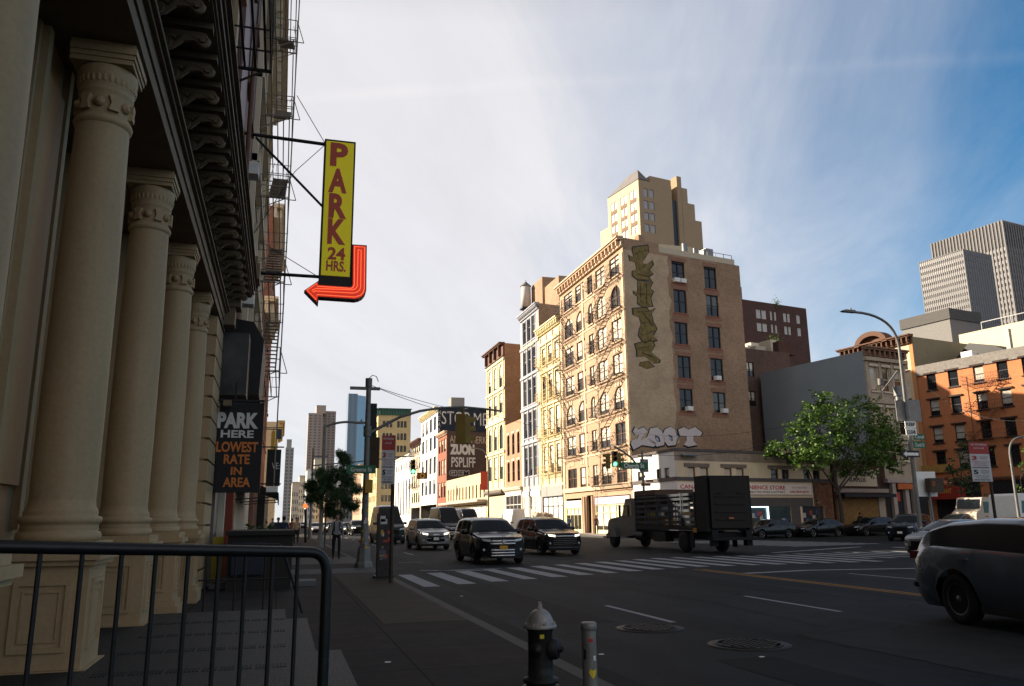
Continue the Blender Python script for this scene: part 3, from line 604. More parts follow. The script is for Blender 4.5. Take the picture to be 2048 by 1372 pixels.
fire_escape(rB, O, u, 1.2, Wd-1.0, [zx(1092,b)-.1 for b in (948,874,800,729)], M_ywall, 1.1, flip=False)
shopfront(rB,O,u,.35,Wd-.35,gB-1.3,M_dark,mat('grey_fascia',(.30,.29,.28),.8),1.2,4,M_white)
YC = yx(1041,637); gC = zx(1062,978)
rC,O,u,Wd,Hh = row('cast_iron_building','blue grey cast iron building with wide dark windows and a rooftop water tank', None,None,(1078,605), M_blue, [(634,680,0),(697,750,0),(757,808,0),(823,874,0),(893,952,0)],3,'tall',near_y=YB,far_y=YC,xr=1062,trimm=M_blue,wfrac=.86,ground=gC-.5,gm=M_glass_dark,corn=(M_blue,.6,.6,.5),side_mt=B_brown,fm=M_blue,edge=1.1)
shopfront(rC,O,u,.35,Wd-.35,gC-.9,M_white,M_white,.6,3,M_glass_lit)
trim(rC,O,u,[(0,.95,gC,Hh-1,.05),(Wd-.95,Wd,gC,Hh-1,.05)],M_stone,'corner_piers')
tm = text_mb('CANAL WORKS', O+u*(Wd/2)+UZ*(zx(1062,690)), u, UZ, Wd*.6, .55, bold=.0, depth=.24); tm.build('lettering', M_pale, rC)
# roof boxes and tank of C
ya,yb_ = onX(1085,590,XF+5).y,onX(1063,590,XF+5).y; m = MB(); m.box(XF+5,XF+9,ya,yb_,Hh-1,onX(1075,562,XF+5).z); m.build('stair_tower', B_brown, rC)
ya,yb_ = onX(1118,590,XF+5).y,onX(1090,590,XF+5).y; m = MB(); m.box(XF+5,XF+11,ya,yb_,Hh-4,onX(1100,566,XF+5).z); m.build('lift_tower', B_brown, rC)
tp = onX(1052,600,XF+4.0); 
wt = bld('water_tank',(XF+4.0,tp.y,Hh), 'small round wooden water tank with conical lid on the blue grey building roof','water tank')
m = MB(); zb,zt_ = onX(1052,616,XF+4).z,onX(1052,572,XF+4).z; m.lathe([(0,zb),(.78,zb),(.72,zt_),(0,zt_)],(XF+4,tp.y,0),n=20); m.build('tank', mat('grey_wood_staves',(.52,.49,.44),.85,var=.3,vs=2,streak=8), wt)
m = MB(); m.lathe([(.86,zt_-.05),(0.04,zt_+.75)],(XF+4,tp.y,0),n=20); m.cyl((XF+4,tp.y,zt_+.7),(XF+4,tp.y,zt_+1.0),.04); m.build('lid', mat('tank_lid',(.16,.14,.12),.8), wt)
for a in range(4): t = a*math.pi/2+.6; m = MB(); m.bar((XF+4+math.cos(t)*.6,tp.y+math.sin(t)*.6,Hh-1),(XF+4+math.cos(t)*.6,tp.y+math.sin(t)*.6,zb),.12); m.build('leg', M_dark, wt)
m = MB(); m.box(XF+3.2,XF+4.8,tp.y-.8,tp.y+.8,zb-.25,zb-.01); m.build('platform', M_dark, wt)
YD = yx(1010,858)
rD,O,u,Wd,Hh = row('brick_building','low red brick building with two rows of arched windows beside the blue grey facade', None,None,(1041,838), brick('rosy_brick',(.50,.27,.17),(.42,.21,.13),(.35,.22,.15)), [(867,909,.7),(922,963,.7)],3,'sash',near_y=YC,far_y=YD,xr=1026,ground=zx(1026,982),wfrac=.5,gm=M_glass_dark,lint=.08,fm=M_browntrim)
cornice(rD,O,u,Wd,zx(1026,975),M_stone,.5,.5,.5); shopfront(rD,O,u,.35,Wd-.35,zx(1026,990),M_white,M_white,.7,4,M_glass_lit)
YE = yx(973,717)
rE,O,u,Wd,Hh = row('cast_iron_building','pale yellow cast iron building with arched windows, dark bracketed cornice and blank brick side wall', None,None,(998,694), M_pale, [(736,782,1.),(793,832,0),(854,902,1.),(915,961,0)],3,'sash',near_y=YD,far_y=YE,xr=990,trimm=M_pale,ground=zx(990,990),wfrac=.6,corn=(M_browntrim,.9,2.0,2.4),side_mt=B_brown)
m = MB(); m.fbox(O,u,UX,UZ,.6,Wd-.6,.08,.16,.15,zx(990,990)-.2); m.build('roller_shutter', mat('ribbed_shutter',(.50,.43,.28),.6,var=.2), rE)
m = MB(); m.cyl(O+u*.3+V((-.3,0,zx(990,985))),O+u*(Wd-.3)+V((-.3,0,zx(990,985))),.35); m.build('shutter_box', mat('dark_shutter_box',(.14,.11,.09),.7), rE)
m = MB(); m.lathe([(0,0)],(0,0,0)) if False else None
YF = yx(893,960)
rF,O,u,Wd,Hh = row('market_building','low tan market building with narrow slit windows above a canopy, red banner in front', None,None,(976,942), brick('buff_brick',(.66,.50,.32),(.58,.43,.27),(.48,.38,.27)), [(972,998,0)],12,'plain',near_y=YE,far_y=YF,xr=940,ground=zx(940,1010),wfrac=.36,gm=M_glass_dark)
m = MB(); m.fbox(O,u,-UX,UZ,0,Wd,.0,1.6,zx(940,1006),zx(940,1002)); m.build('canopy', mat('grey_canopy',(.42,.38,.34),.8), rF)
shopfront(rF,O,u,.35,Wd-.35,zx(940,1012),M_pale,None,.6,10,M_white)
YH = yx(876,868)
rH,O,u,Wd,Hh = row('brick_building','narrow red brick building whose brown side wall carries white graffiti names', None,None,(893,862), B_red, [(880,905,0),(920,950,0),(965,995,0)],3,'sash',near_y=YF,far_y=YH,xr=885,ground=zx(885,1012),corn=(M_sand,.6,.7,.9),side_mt=brick('graffiti_wall_brick',(.12,.075,.06),(.09,.055,.045),(.08,.06,.05),var=.3),depth=40)
def sidewall_text(root, s, x0, x1, y0, y1, mt, bold=.03, yy=None, shift=.0, depth=.06):
    yy = yy if yy is not None else YF
    a = onY(x0,y1,yy); b = onY(x1,y0,yy); 
    # the side wall leans back by .19 in y
    k = (b-a); c = (a+b)/2; u_ = V((1,.19,0)).normalized(); c = V((c.x,yy+(c.x-XF)*.19,c.z)); 
    text_mb(s, c, u_, UZ, k.x*1.03, k.z, bold=bold, depth=depth).build('graffiti', mt, root, 'painted letters on the side wall')
M_wg = mat('white_wall_paint',(.66,.62,.56),.8,var=.2); M_tg = mat('cream_wall_paint',(.55,.42,.30),.8,var=.25)
sidewall_text(rH,'ANNA! MERK',900,976,872,885,M_tg,.0); sidewall_text(rH,'ZUON',900,951,888,909,M_wg,.07); sidewall_text(rH,'PSPLIFF',903,953,914,934,M_wg,.02)
sidewall_text(rH,'GHEM',898,940,940,952,M_wg,.10); sidewall_text(rH,'GHEM',899,939,941,951,M_ksp,.03,depth=.09)
YI = yx(843,829)
rI,O,u,Wd,Hh = row('white_building','tall white building with its side wall painted black and lettered STOP ME', None,None,(870,818), M_white, [(842,868,0),(878,904,0),(918,950,0),(962,990,0)],4,'sash',near_y=YH+.5,far_y=YI,xr=857,ground=zx(857,1010),corn=(M_pale,.8,1.0,.9),side_mt=mat('black_wall_paint',(.025,.032,.045),.85,var=.35,vs=.6,coord='UV'),depth=46,gm=M_glass)
sidewall_text(rI,'STOP ME',884,979,824,848,M_wg,.0,YH+.5)
for i,ch in enumerate('HEAR'): sidewall_text(rI,ch,875.5,881,820+i*12.,829+i*12.,M_wg,.0,YH+.5)
m = MB()
for x,w,h in ((4,3,3),(14,1,3.6),(28,6,4),(35,3,2)): m.box(XF+x,XF+x+w,YH+6,YH+9,Hh-1,Hh+h)
m.build('roof_boxes', M_grey, rI)
YJ = yx(824,882)
rJ,O,u,Wd,Hh = row('tenement','cream tenement with dark cornice and iron fire escape next to the white building', None,None,(847,874), M_cream, [(888,905,0),(915,938,0),(950,975,0),(985,1005,0)],4,'sash',near_y=YI,far_y=YJ,xr=835,ground=zx(835,1015),corn=(M_browntrim,.9,1.3,1.2))
fire_escape(rJ,O,u,3,Wd-3,[zx(835,b) for b in (975,938,905)],M_iron,1.3)
YK = YJ+36
rK,O,u,Wd,Hh = row('bank_building','low white stone bank with tall narrow windows past the tenement', None,None,(824,906), M_white, [(925,938,0),(960,1030,0)],7,'tall',near_y=YJ,far_y=YK,xr=812,gm=M_glass,wfrac=.4)
cornice(rK,O,u,Wd,zx(812,912),M_white,.6,.8,None)
# ---- L: yellow tower facing the camera, beyond the bank ------------------------------------------
PL = onX(757,820,XF-.5); YL = PL.y; HL = PL.z
hw = (onY(822,820,YL).x-PL.x); L_ = bld('office_block',(PL.x,YL,0),'tall yellow office block with grouped arched windows and a green copper cornice')
hl = []
for r_,(y0,y1,ar) in enumerate([(818,830,.9),(842,855,0),(866,880,.9),(891,904,0),(915,928,0),(940,953,.9),(965,978,0),(990,1003,0)]):
    za,zb = onY(790,y1,YL).z,onY(790,y0,YL).z
    for g0 in (hw*.14,hw*.58):
        for k in range(3): hl.append((g0+k*hw*.105,g0+k*hw*.105+hw*.08,za,zb,ar))
hs = [(2+k*4.4,4+k*4.4,za,zb,0) for k in range(8) for (_,_,za,zb) in {(0,0,h[2],h[3]) for h in hl}]
shell(L_, [(PL.x,YL),(PL.x+hw,YL),(PL.x+hw,YL+38),(PL.x,YL+38)], HL, B_cream if False else brick('yellow_brick',(.60,.47,.24),(.52,.40,.20),(.42,.33,.2),var=.12), {0:hl,3:hs}, parapet=.5)
glaze(L_, V((PL.x,YL,0)), UX, hl, 'plain', M_browntrim, M_glass_dark); glaze(L_, V((PL.x,YL+38,0)), -UY, hs[:48], 'plain', M_browntrim, M_glass)
cornice(L_, V((PL.x,YL,0)), UX, hw, HL+.6, M_copper, 1.1, 2.2, .9); cornice(L_, V((PL.x,YL+38,0)), -UY, 38, HL+.6, M_copper, 1.1, 2.2, 1.2)
# ---- low pale rows further down the street ---------------------------------------------------------
for i,(x0,x1,top,mt,lab) in enumerate([(737,752,905,M_white,'white stone block beyond the yellow office tower'),(722,737,935,M_cream,'cream commercial block far down the right side of the street'),(706,722,930,B_tan,'tan brick block far down the street, behind the sapling')]):
    yn = yx(x1,1000); yf = min(yx(x0,1000), yn+80); hgt = onX(x1,top,XF).z
    r = bld('commercial_building',(XF,yn,0),lab); H = [(3+c*5.2,4.8+c*5.2,4+q*4.2,6.4+q*4.2,0) for c in range(int((yf-yn-5)/5.2)) for q in range(max(1,int((hgt-7)/4.2)))]
    shell(r,[(XF,yf),(XF,yn),(XF+25,yn),(XF+25,yf)],hgt,mt,{0:H},parapet=.4); glaze(r,V((XF,yf,0)),-UY,H[:70],'plain',M_dark,M_glass)
    cornice(r,V((XF,yf,0)),-UY,yf-yn,hgt+.3,mt,.8,1.2,None)
# ================================================================ far towers
def far_tower(name, label, x0, x1, ytop, Y, mt, depthm, wx, wz, wm, rib=None, crown=None, notch=None):
    a = onY(x0,1000,Y); b = onY(x1,1000,Y); h = onY((x0+x1)/2,ytop,Y).z; w = b.x-a.x
    r = bld(name,(a.x,Y,0),label,'tower'); m = MB(); m.box(a.x,b.x,Y,Y+depthm,0,h); 
    m.build('wall', mt, r)
    if crown: c = MB(); c.box(a.x+w*crown[0],a.x+w*crown[1],Y+2,Y+depthm-2,h,onY(x0,crown[2],Y).z); c.build('roof_plant', mt, r)
    nx = int(w/wx); nz = int(h*.97/wz); q = []
    for j in range(nz):
        for i in range(nx): q.append((a.x+w*(i+.5)/nx, h-2.-j*wz))
    pr = MB(); pr.box(-wx*.28,wx*.28,-.12,.05,-wz*.55,0); me = pr.mesh('window', wm)
    for (x,z) in q[:100]:
        o = bpy.data.objects.new('window', me); COL.objects.link(o); o.parent = r; o.location = V((x,Y,z))-r.location
    rest = MB()
    for (x,z) in q[100:]: rest.box(x-wx*.28,x+wx*.28,Y-.12,Y+.05,z-wz*.55,z)
    rest_o = rest.build('windows', wm, r)
    if rest_o: rest_o['kind'] = 'stuff'
    if rib:
        k = MB()
        for i in range(nx+1): x = a.x+w*i/nx; k.box(x-rib,x+rib,Y-.5,Y,0,h)
        k.build('ribs', mt, r)
    return r,a,b,h
M_tb = mat('brown_tower_brick',(.44,.34,.28),.9,var=.1,vs=.05); M_tw = mat('tower_window',(.16,.15,.15),.3,var=.3)
M_gl = mat('blue_curtain_glass',(.16,.22,.27),.2,.15,var=.15,vs=.02); M_gl2 = mat('pale_curtain_glass',(.38,.46,.53),.2,.15,var=.15,vs=.02)
far_tower('apartment_tower','tall brown brick apartment tower with a raised plant room, far down the street',610,638,826,900,M_tb,30,4.2,3.1,M_tw,.35,(.55,1.25,809))
far_tower('apartment_tower','brown tower wing standing right behind the tallest brown tower',639,665,822,925,M_tb,30,4.2,3.1,M_tw,.35)
r,a,b,h = far_tower('glass_tower','slim blue glass skyscraper on the skyline left of the signal pole',690,709,787,1300,M_gl,40,5,3.6,mat('blue_glass_panel',(.12,.17,.22),.2,.2))
m = MB(); b2 = onY(727,1000,1300); m.prism([(b.x,1300),(b2.x,1312),(b2.x,1340),(b.x,1340)],(0,0,0),UX,UY,UZ,0,h-2); m.build('glazed_side', M_gl2, r)
far_tower('apartment_tower','slender grey tower low on the left skyline by the fire escapes',566,583,895,800,mat('grey_tower',(.36,.34,.31),.9),24,3.6,3.2,M_tw,None,(.1,.7,878))
for x0,x1,yt,Y,mt,lab in [(583,597,965,420,M_stone,'small pale stone building at the far end of the street'),(597,612,952,480,M_cream,'cream building at the street end below the brown tower'),(612,628,940,440,M_white,'white apartment block behind the lamp post'),(626,650,918,520,M_stone,'pale stepped block standing in front of the brown tower'),(650,680,975,500,M_sand,'sandy low block behind the sapling crown'),(680,706,950,560,M_grey,'grey block between the sapling and the signal pole')]:
    a = onY(x0,1000,Y); b = onY(x1,1000,Y); h = onY(x0,yt,Y).z; w = b.x-a.x; r = bld('distant_building',(a.x,Y,0),lab)
    H = [(w*(i+.25)/4,w*(i+.65)/4,3+q*3.6,5+q*3.6,0) for i in range(4) for q in range(max(1,int((h-5)/3.6)))]
    shell(r,[(a.x,Y),(b.x,Y),(b.x,Y+25),(a.x,Y+25)],h,mt,{0:H},parapet=.5,reveal=.3); glaze(r,V((a.x,Y,0)),UX,H,'plain',M_dark,M_glass_dark)
    cornice(r,V((a.x,Y,0)),UX,w,h+.3,mt,.6,.8,None)
# ================================================================ right: convenience store corner and Church Street frontage (grid turned 11 degrees)
def sP(px,py): return onP(px,py,S0,E2)
def sx(px,py): return (sP(px,py)-S0).dot(E1)
WS = sx(1660,940); HS = sP(1500,905).z
M_stucco = mat('beige_stucco',(.70,.54,.36),.9,var=.2,vs=.8,bump=.15,streak=.35); M_whst = mat('white_stucco',(.72,.70,.68),.9,var=.12,vs=.8)
ST = bld('convenience_store',(S0.x,S0.y,0),'two storey beige corner store with long white and red sign and grey lower wall')
hs_ = []
for a,b in ((1376,1391),(1401,1417),(1449,1464),(1473,1488),(1542,1557),(1564,1578),(1607,1620),(1626,1640)): hs_.append((sx(a,950),sx(b,950),sP(1500,958).z,sP(1500,937).z,0))
gs = [(sx(1502,1030),sx(1538,1030),.9,sP(1520,1012).z,0),(sx(1541,1030),sx(1583,1030),.5,sP(1520,1013).z,0),(sx(1606,1030),sx(1650,1030),.15,sP(1520,1013).z,0)]
TS = V((XF,T.y-.02,0)); LW = TS.y-S0.y
hf = [(LW-sxx-.9,LW-sxx,sP(1500,958).z,sP(1500,937).z,0) for sxx in (2.6,1.1)]+[(1.2,2.2,sP(1500,958).z,sP(1500,937).z,0)]
shell(ST,[(XF,TS.y),(S0.x,S0.y),tuple((S0+E1*WS)[:2]),tuple((S0+E1*WS+E2*(LW*.98))[:2])],HS,{0:M_whst,1:M_stucco,2:M_stucco,3:M_stucco},{0:hf,1:hs_+gs},parapet=.3)
glaze(ST,S0,E1,hs_[:4],'plain',M_browntrim,mat('boarded_pane',(.62,.50,.36),.7)); glaze(ST,S0,E1,hs_[4:],'sash',M_browntrim,M_glass_dark)
glaze(ST,V((XF,TS.y,0)),-UY,hf,'plain',M_dark,M_glass)
zb0 = sP(1500,963).z
mb_ = mat('string_course',(.11,.09,.085),.85,var=.3)
for a,b in ((1368,1418),(1441,1492),(1535,1584),(1599,1646)): 
    m = MB(); m.fbox(S0,E1,E2,UZ,sx(a,935),sx(b,935),-.09,.0,sP(1500,936).z,sP(1500,929.5).z); m.build('lintel', mat('weathered_lintel',(.20,.15,.12),.9,var=.3), ST)
trim(ST,S0,E1,[(-.05,WS,zb0,zb0+.3,.10),(-.05,WS,HS-.08,HS+.14,.10)],mb_,'string_course')
trim(ST,S0,E1,[(-.03,WS-.1,HS-.85,HS-.09,.02)],mat('stained_parapet',(.30,.23,.17),.9,var=.4,vs=1.5),'parapet_band')
trim(ST,V((XF,TS.y,0)),-UY,[(0,LW+.05,zb0,zb0+.3,.10),(0,LW+.05,HS-.08,HS+.14,.10)],mb_,'string_course')
trim(ST,S0,E1,[(0,gs[0][0],.15,zb0-1.35,.03),(gs[0][1]+.001,gs[1][0]-.001,.15,zb0-1.35,.03),(gs[1][1]+.001,gs[2][0]-.3,.15,zb0-1.35,.03),(0,sx(1622,960),gs[1][3],zb0-1.352,.032)],mat('grey_render',(.105,.09,.08),.9,var=.2),'grey_lower_wall')
murm = bpy.data.materials.new('mural_paint'); murm.use_nodes = True
def _mur(mt, cols, sc=2.2):
    t = mt.node_tree; b = t.nodes['Principled BSDF']; b.inputs['Roughness'].default_value = .85
    c = t.nodes.new('ShaderNodeTexCoord'); n = nd(t,'ShaderNodeTexNoise',_Scale=sc,_Detail=6.,_Roughness=.75,_Distortion=1.4); t.links.new(c.outputs['UV'],n.inputs['Vector'])
    r = nd(t,'ShaderNodeValToRGB'); e = r.color_ramp.elements; r.color_ramp.interpolation = 'LINEAR'
    while len(e) < len(cols): e.new(.5)
    for i,(p,cc) in enumerate(cols): e[i].position = p; e[i].color = (*cc,1)
    t.links.new(n.outputs[0],r.inputs[0]); t.links.new(r.outputs[0],b.inputs['Base Color'])
_mur(murm,[(.36,(.03,.02,.018)),(.43,(.20,.055,.02)),(.48,(.04,.022,.018)),(.53,(.28,.11,.03)),(.58,(.06,.025,.02)),(.64,(.38,.26,.15))])
trim(ST,S0,E1,[(sx(1624,960),WS-.02,gs[2][3]+.002,zb0-.02,.025),(gs[2][1]+.01,WS-.02,.15,gs[2][3],.025)],murm,'mural')
sg = MB(); xa,xb = sx(1352,975),sx(1620,978); za,zb = sP(1500,989).z,sP(1500,967.5).z; sg.fbox(S0,E1,E2,UZ,xa,xb,-.16,-.001,za,zb)
sgn = sg.build('sign_board',mat('sign_board_cream',(.85,.70,.60),.6,var=.1),ST,'long white sign with red lettering')
red = mat('sign_red',(.50,.035,.025),.5,var=.1)
Wsg = xb-xa; zs_ = (za+zb)/2; Hsg = zb-za
for s_,fx,w_,dz,h_,mt_,bo in [('CANAL 24 HOURS CONVENIENCE STORE',.405,.77,.16,.38,red,.02),('BEER-SODA-CIGARETTES-E-CIGARETTES-PIPES-LOTTERY',.46,.66,-.27,.17,M_dark,.01),('TOYS-BOOKS',.90,.12,.18,.17,red,.0),('646-964-4274',.90,.15,-.22,.24,red,.03)]:
    text_mb(s_, S0+E1*(xa+fx*Wsg)+UZ*(zs_+dz*Hsg)-E2*.16, E1, UZ, w_*Wsg, h_*Hsg, bold=bo, depth=.012).build('lettering', mt_, sgn)
for i,h in enumerate(gs[:2]):
    m = MB(); m.fbox(S0,E1,E2,UZ,h[0],h[1],.1,.14,h[2],h[3]); o = m.build('shop_window',mat('display_glass',(.03,.05,.055),.15,var=.6,vs=4,spec=.6),ST)
    f = MB(); f.fbox(S0,E1,E2,UZ,h[0]+.02,h[1]-.02,-.03,.06,h[3]-.1,h[3]-.02); f.build('light_tube',mat('lit_tube',(.6,.7,.75),.5,emit=(.6,.85,1.),estr=2.2),o) if i == 0 else None
    f = MB(); f.fbox(S0,E1,E2,UZ,h[1]-.12,h[1]-.03,-.03,.06,h[2]+.3,h[3]-.13); f.build('light_tube',MATS['lit_tube'],o) if i == 0 else None
    for k in range(5):
        random.seed(k+i*9); w_ = .25+.3*random.random(); x_ = h[0]+.2+(h[1]-h[0]-.7)*k/4.6; z_ = h[2]+.1+.7*random.random()
        f = MB(); f.fbox(S0,E1,E2,UZ,x_,x_+w_,.08,.099,z_,z_+.4); f.build('poster',mat('poster_%s'%'abc'[k%3],[(.45,.42,.36),(.05,.09,.25),(.30,.06,.05)][k%3],.6),o)
m = MB(); m.fbox(S0,E1,E2,UZ,gs[2][0]+.02,gs[2][1]-.02,.16,.2,.16,gs[2][3]-.02); o = m.build('door',M_dark,ST)
for k,(x_,z_) in enumerate([(.15,1.5),(.5,1.0),(.95,1.7),(1.3,1.3),(1.75,1.8)]): m = MB(); m.fbox(S0,E1,E2,UZ,gs[2][0]+x_,gs[2][0]+x_+.35,.13,.155,z_,z_+.42); m.build('poster',mat('poster_%s'%'abc'[k%3],(.4,.4,.4),.6),o)
m = MB(); m.fbox(S0,E1,E2,UZ,sx(1366,900)-.4,sx(1366,900)+1.2,-.5,-.12,HS-.5,HS-.36); m.build('flood_light',M_steel,ST)
# ---- surplus shop (single storey) ----------------------------------------------------------------
x0,x1 = WS+.25, sx(1769,940); SU = bld('surplus_shop',tuple(S0+E1*x0),'single storey brown shop under the street tree with a cream sign CHURCH STREET SURPLUS')
H2 = sP(1710,921).z; O2 = S0+E1*x0; w2 = x1-x0; dwn = sP(1710,985).z
gg = [(.3,w2-.4,.15,dwn-.35,0)]
shell(SU,[tuple((O2)[:2]),tuple((O2+E1*w2)[:2]),tuple((O2+E1*w2+E2*14)[:2]),tuple((O2+E2*14)[:2])],H2,mat('brown_shop_wall',(.08,.035,.025),.8,var=.3),{0:gg},parapet=.3)
m = MB(); m.fbox(O2,E1,E2,UZ,.32,w2-.42,.1,.16,.16,dwn-.36); mm = bpy.data.materials.new('tagged_shutter'); mm.use_nodes = True; _mur(mm,[(.38,(.05,.025,.02)),(.44,(.30,.16,.03)),(.49,(.09,.035,.02)),(.54,(.36,.21,.04)),(.59,(.07,.03,.025)),(.66,(.28,.12,.07))],1.4); m.build('roller_shutter',mm,SU,'roller shutter covered in yellow and brown graffiti')
a,b = sP(1672,972),sP(1748,940); m = MB(); xa2,xb2 = (a-O2).dot(E1),(b-O2).dot(E1); m.fbox(O2,E1,E2,UZ,xa2,xb2,-.2,-.001,a.z,b.z); sb = m.build('sign_board',mat('cream_sign',(.60,.50,.36),.6,var=.12),SU)
cz = (a.z+b.z)/2; hh = b.z-a.z
for s_,dz,w_ in (('CHURCH STREET',.22,.86),('SURPLUS',-.12,.42)): text_mb(s_,O2+E1*((xa2+xb2)/2)+UZ*(cz+dz*hh)-E2*.2,E1,UZ,(xb2-xa2)*w_,hh*.24,bold=.03,depth=.012).build('lettering',M_dark,sb)
m = MB(); m.fbox(O2,E1,E2,UZ,.1,w2-.1,-1.1,0,dwn-.2,dwn-.12); m.fbox(O2,E1,E2,UZ,.1,w2-.1,-1.1,-1.07,dwn-.45,dwn-.21); m.build('awning',mat('dark_awning',(.03,.03,.035),.8),SU)
m = MB(); m.fbox(O2,E1,E2,UZ,.0,w2,-.25,-.001,dwn+.0,dwn+.35); m.build('fascia',mat('grey_pink_fascia',(.33,.26,.22),.8),SU)
# ---- ornate grey stone building with blank blue-grey side wall -----------------------------------
xo0,xo1 = sx(1736,800), sx(1816,800); Oo = S0+E1*xo0; wo = xo1-xo0; Ho = sP(1740,697).z
GW = onP(1520,745,Oo,E1); dG = (GW-Oo).dot(E2)
OR = bld('stone_building',tuple(Oo),'ornate grey stone building with carved lintels and a long blank blue grey side wall')
rows_o = [(735,783),(815,868),(886,920)]; ho = []
for t_,b_ in rows_o:
    for k in range(3): c = wo*(.2+.3*k); ho.append((c-.5,c+.5,sP(1765,b_).z,sP(1765,t_).z,0))
gzo = sP(1790,960).z
M_gw = mat('blue_grey_render',(.25,.285,.31),.9,var=.12,vs=.35,streak=.15,coord='UV')
shell(OR,[tuple(Oo[:2]),tuple((Oo+E1*wo)[:2]),tuple((Oo+E1*wo+E2*dG)[:2]),tuple((Oo+E2*dG)[:2])],Ho-.3,{0:mat('carved_grey_stone',(.40,.33,.25),.85,var=.25,vs=2),1:B_brown,2:B_brown,3:M_gw},{0:ho},parapet=.3)
glaze(OR,Oo,E1,ho,'sash',M_pale,M_glass,.15,M_stone,.18)
cornice(OR,Oo,E1,wo,Ho+.1,mat('brown_cornice',(.24,.14,.09),.8,var=.3),.7,.8,.7)
trim(OR,Oo,E1,[(0,wo,sP(1765,t_).z+.35,sP(1765,t_).z+.75,.3) for t_,b_ in rows_o[1:]]+[(x-.13,x+.13,gzo+.6,Ho-1.2,.12) for x in (.2,wo*.35,wo*.65,wo-.2)]+[(-.1,wo+.1,sP(1765,725).z,sP(1765,718).z,.4)],MATS['carved_grey_stone'],'pilasters_and_bands')
xg = sx(1772,985)-xo0
for x_ in (sx(1785,1000)-xo0,sx(1810,1000)-xo0,sx(1826,1000)-xo0): m = MB(); m.fbox(Oo,E1,E2,UZ,x_-.25,x_+.25,-.35,.02,.15,gzo-.3); m.build('pilaster',mat('pink_grey_stone',(.40,.33,.29),.8),OR)
m = MB(); m.fbox(Oo,E1,E2,UZ,xg-.2,sx(1826,1000)-xo0+.5,-.5,-.01,gzo-.28,gzo+.1); m.build('shop_cornice',MATS['pink_grey_stone'],OR)
m = MB(); m.fbox(Oo,E1,E2,UZ,sx(1785,970)-xo0,sx(1814,970)-xo0,-.6,-.51,gzo-.9,gzo-.35); m.build('orange_sign',mat('orange_sign',(.50,.13,.04),.6,var=.3),OR)
m = MB(); m.fbox(Oo,E1,E2,UZ,xg,xo1-xo0+1.2,-.02,.002,.15,gzo-.31); m.build('shopfront',M_dark,OR)
m = MB(); m.fbox(Oo,E1,E2,UZ,sx(1789,980)-xo0,sx(1797,980)-xo0,-.1,-.021,gzo-2.0,gzo-1.15); m.build('notice',mat('red_notice',(.45,.07,.04),.6),OR)
# ---- brown brick block set back behind the store ---------------------------------------------------
Qb = Oo+E2*(dG+.8)-E1*0; Qb = Qb+E1*((onP(1478,800,Qb,E2)-Qb).dot(E1)); wb = (onP(1522,800,Qb,E2)-Qb).dot(E1); hb = onP(1550,703,Qb,E2).z
SB = bld('brick_building',tuple(Qb),'dark red brick block set back between the tan loft building and the blank grey wall')
wq = (onP(1580,720,Qb,E2)-Qb).dot(E1)
hb_ = [((onP(1492,740,Qb,E2)-Qb).dot(E1),(onP(1508,740,Qb,E2)-Qb).dot(E1),onP(1500,753,Qb,E2).z,onP(1500,724,Qb,E2).z,0),((onP(1496,800,Qb,E2)-Qb).dot(E1),(onP(1512,800,Qb,E2)-Qb).dot(E1),onP(1500,812,Qb,E2).z,onP(1500,782,Qb,E2).z,0)]
shell(SB,[tuple(Qb[:2]),tuple((Qb+E1*wq)[:2]),tuple((Qb+E1*wq+E2*12)[:2]),tuple((Qb+E2*12)[:2])],hb,brick('greyed_brown_brick',(.17,.105,.085),(.12,.075,.06),(.1,.075,.065),var=.3),{0:hb_},parapet=.4)
glaze(SB,Qb,E1,hb_,'pair',M_dark,M_glass_lit)
m = MB()
for x_,w_,h_ in ((.6,1.2,1.4),(2.5,2.6,1.0),(6,1.6,1.3),(8.5,1.0,2.3)): m.fbox(Qb,E1,E2,UZ,x_,x_+w_,3,5,hb-.4,hb+h_)
m.build('roof_sheds',M_stone,SB)
m = MB(); m.fbox(Qb,E1,E2,UZ,7,9.6,.3,1.2,hb-.1,hb+1.4); m.build('chimney',B_dark,SB)
# ---- orange brick tenement row (faces -E1) -----------------------------------------------------------
PO = V((75,80,0)); oP = lambda x,y: onP(x,y,PO,E1); ox = lambda x,y: (oP(x,y)-PO).dot(E2)
lf = ox(1840,800); rtt = -34.; HO = oP(1900,722).z
OG = bld('orange_tenement',tuple(PO),'orange brick tenement, upper floors in sun, with dark window hoods and an iron fire escape')
uO = -E2; O3 = PO+E2*lf; wO = lf-rtt; xo = lambda px,py: lf-ox(px,py)
ho = []; cxs = [xo(1863,763),xo(1906,754),xo(1957,748),xo(2005,740)]; st = cxs[3]-cxs[2]; cxs += [cxs[3]+st*(k+1) for k in range(4)]
rz = []
for y0,y1 in ((748,780),(800,832),(855,887),(905,940)): rz.append((oP(1863,y1).z,oP(1863,y0).z))
for c in cxs:
    for za,zb in rz: ho.append((c-.62,c+.62,za,zb,0))
zgo = rz[-1][0]-1.2
shell(OG,[tuple(O3[:2]),tuple((O3+uO*wO)[:2]),tuple((O3+uO*wO+E1*14)[:2]),tuple((O3+E1*14)[:2])],HO,B_orange,{0:ho},parapet=.3)
for h in ho[:24]: put_window(OG,O3,uO,(h[0]+h[1])/2,h[2],1.24,h[3]-h[2],'sash',M_dark,M_glass)
for h in ho[24:]: put_window(OG,O3,uO,(h[0]+h[1])/2,h[2],1.24,h[3]-h[2],'sash',M_dark,M_glass)
M_hood = mat('dark_window_hood',(.045,.03,.025),.8,var=.3)
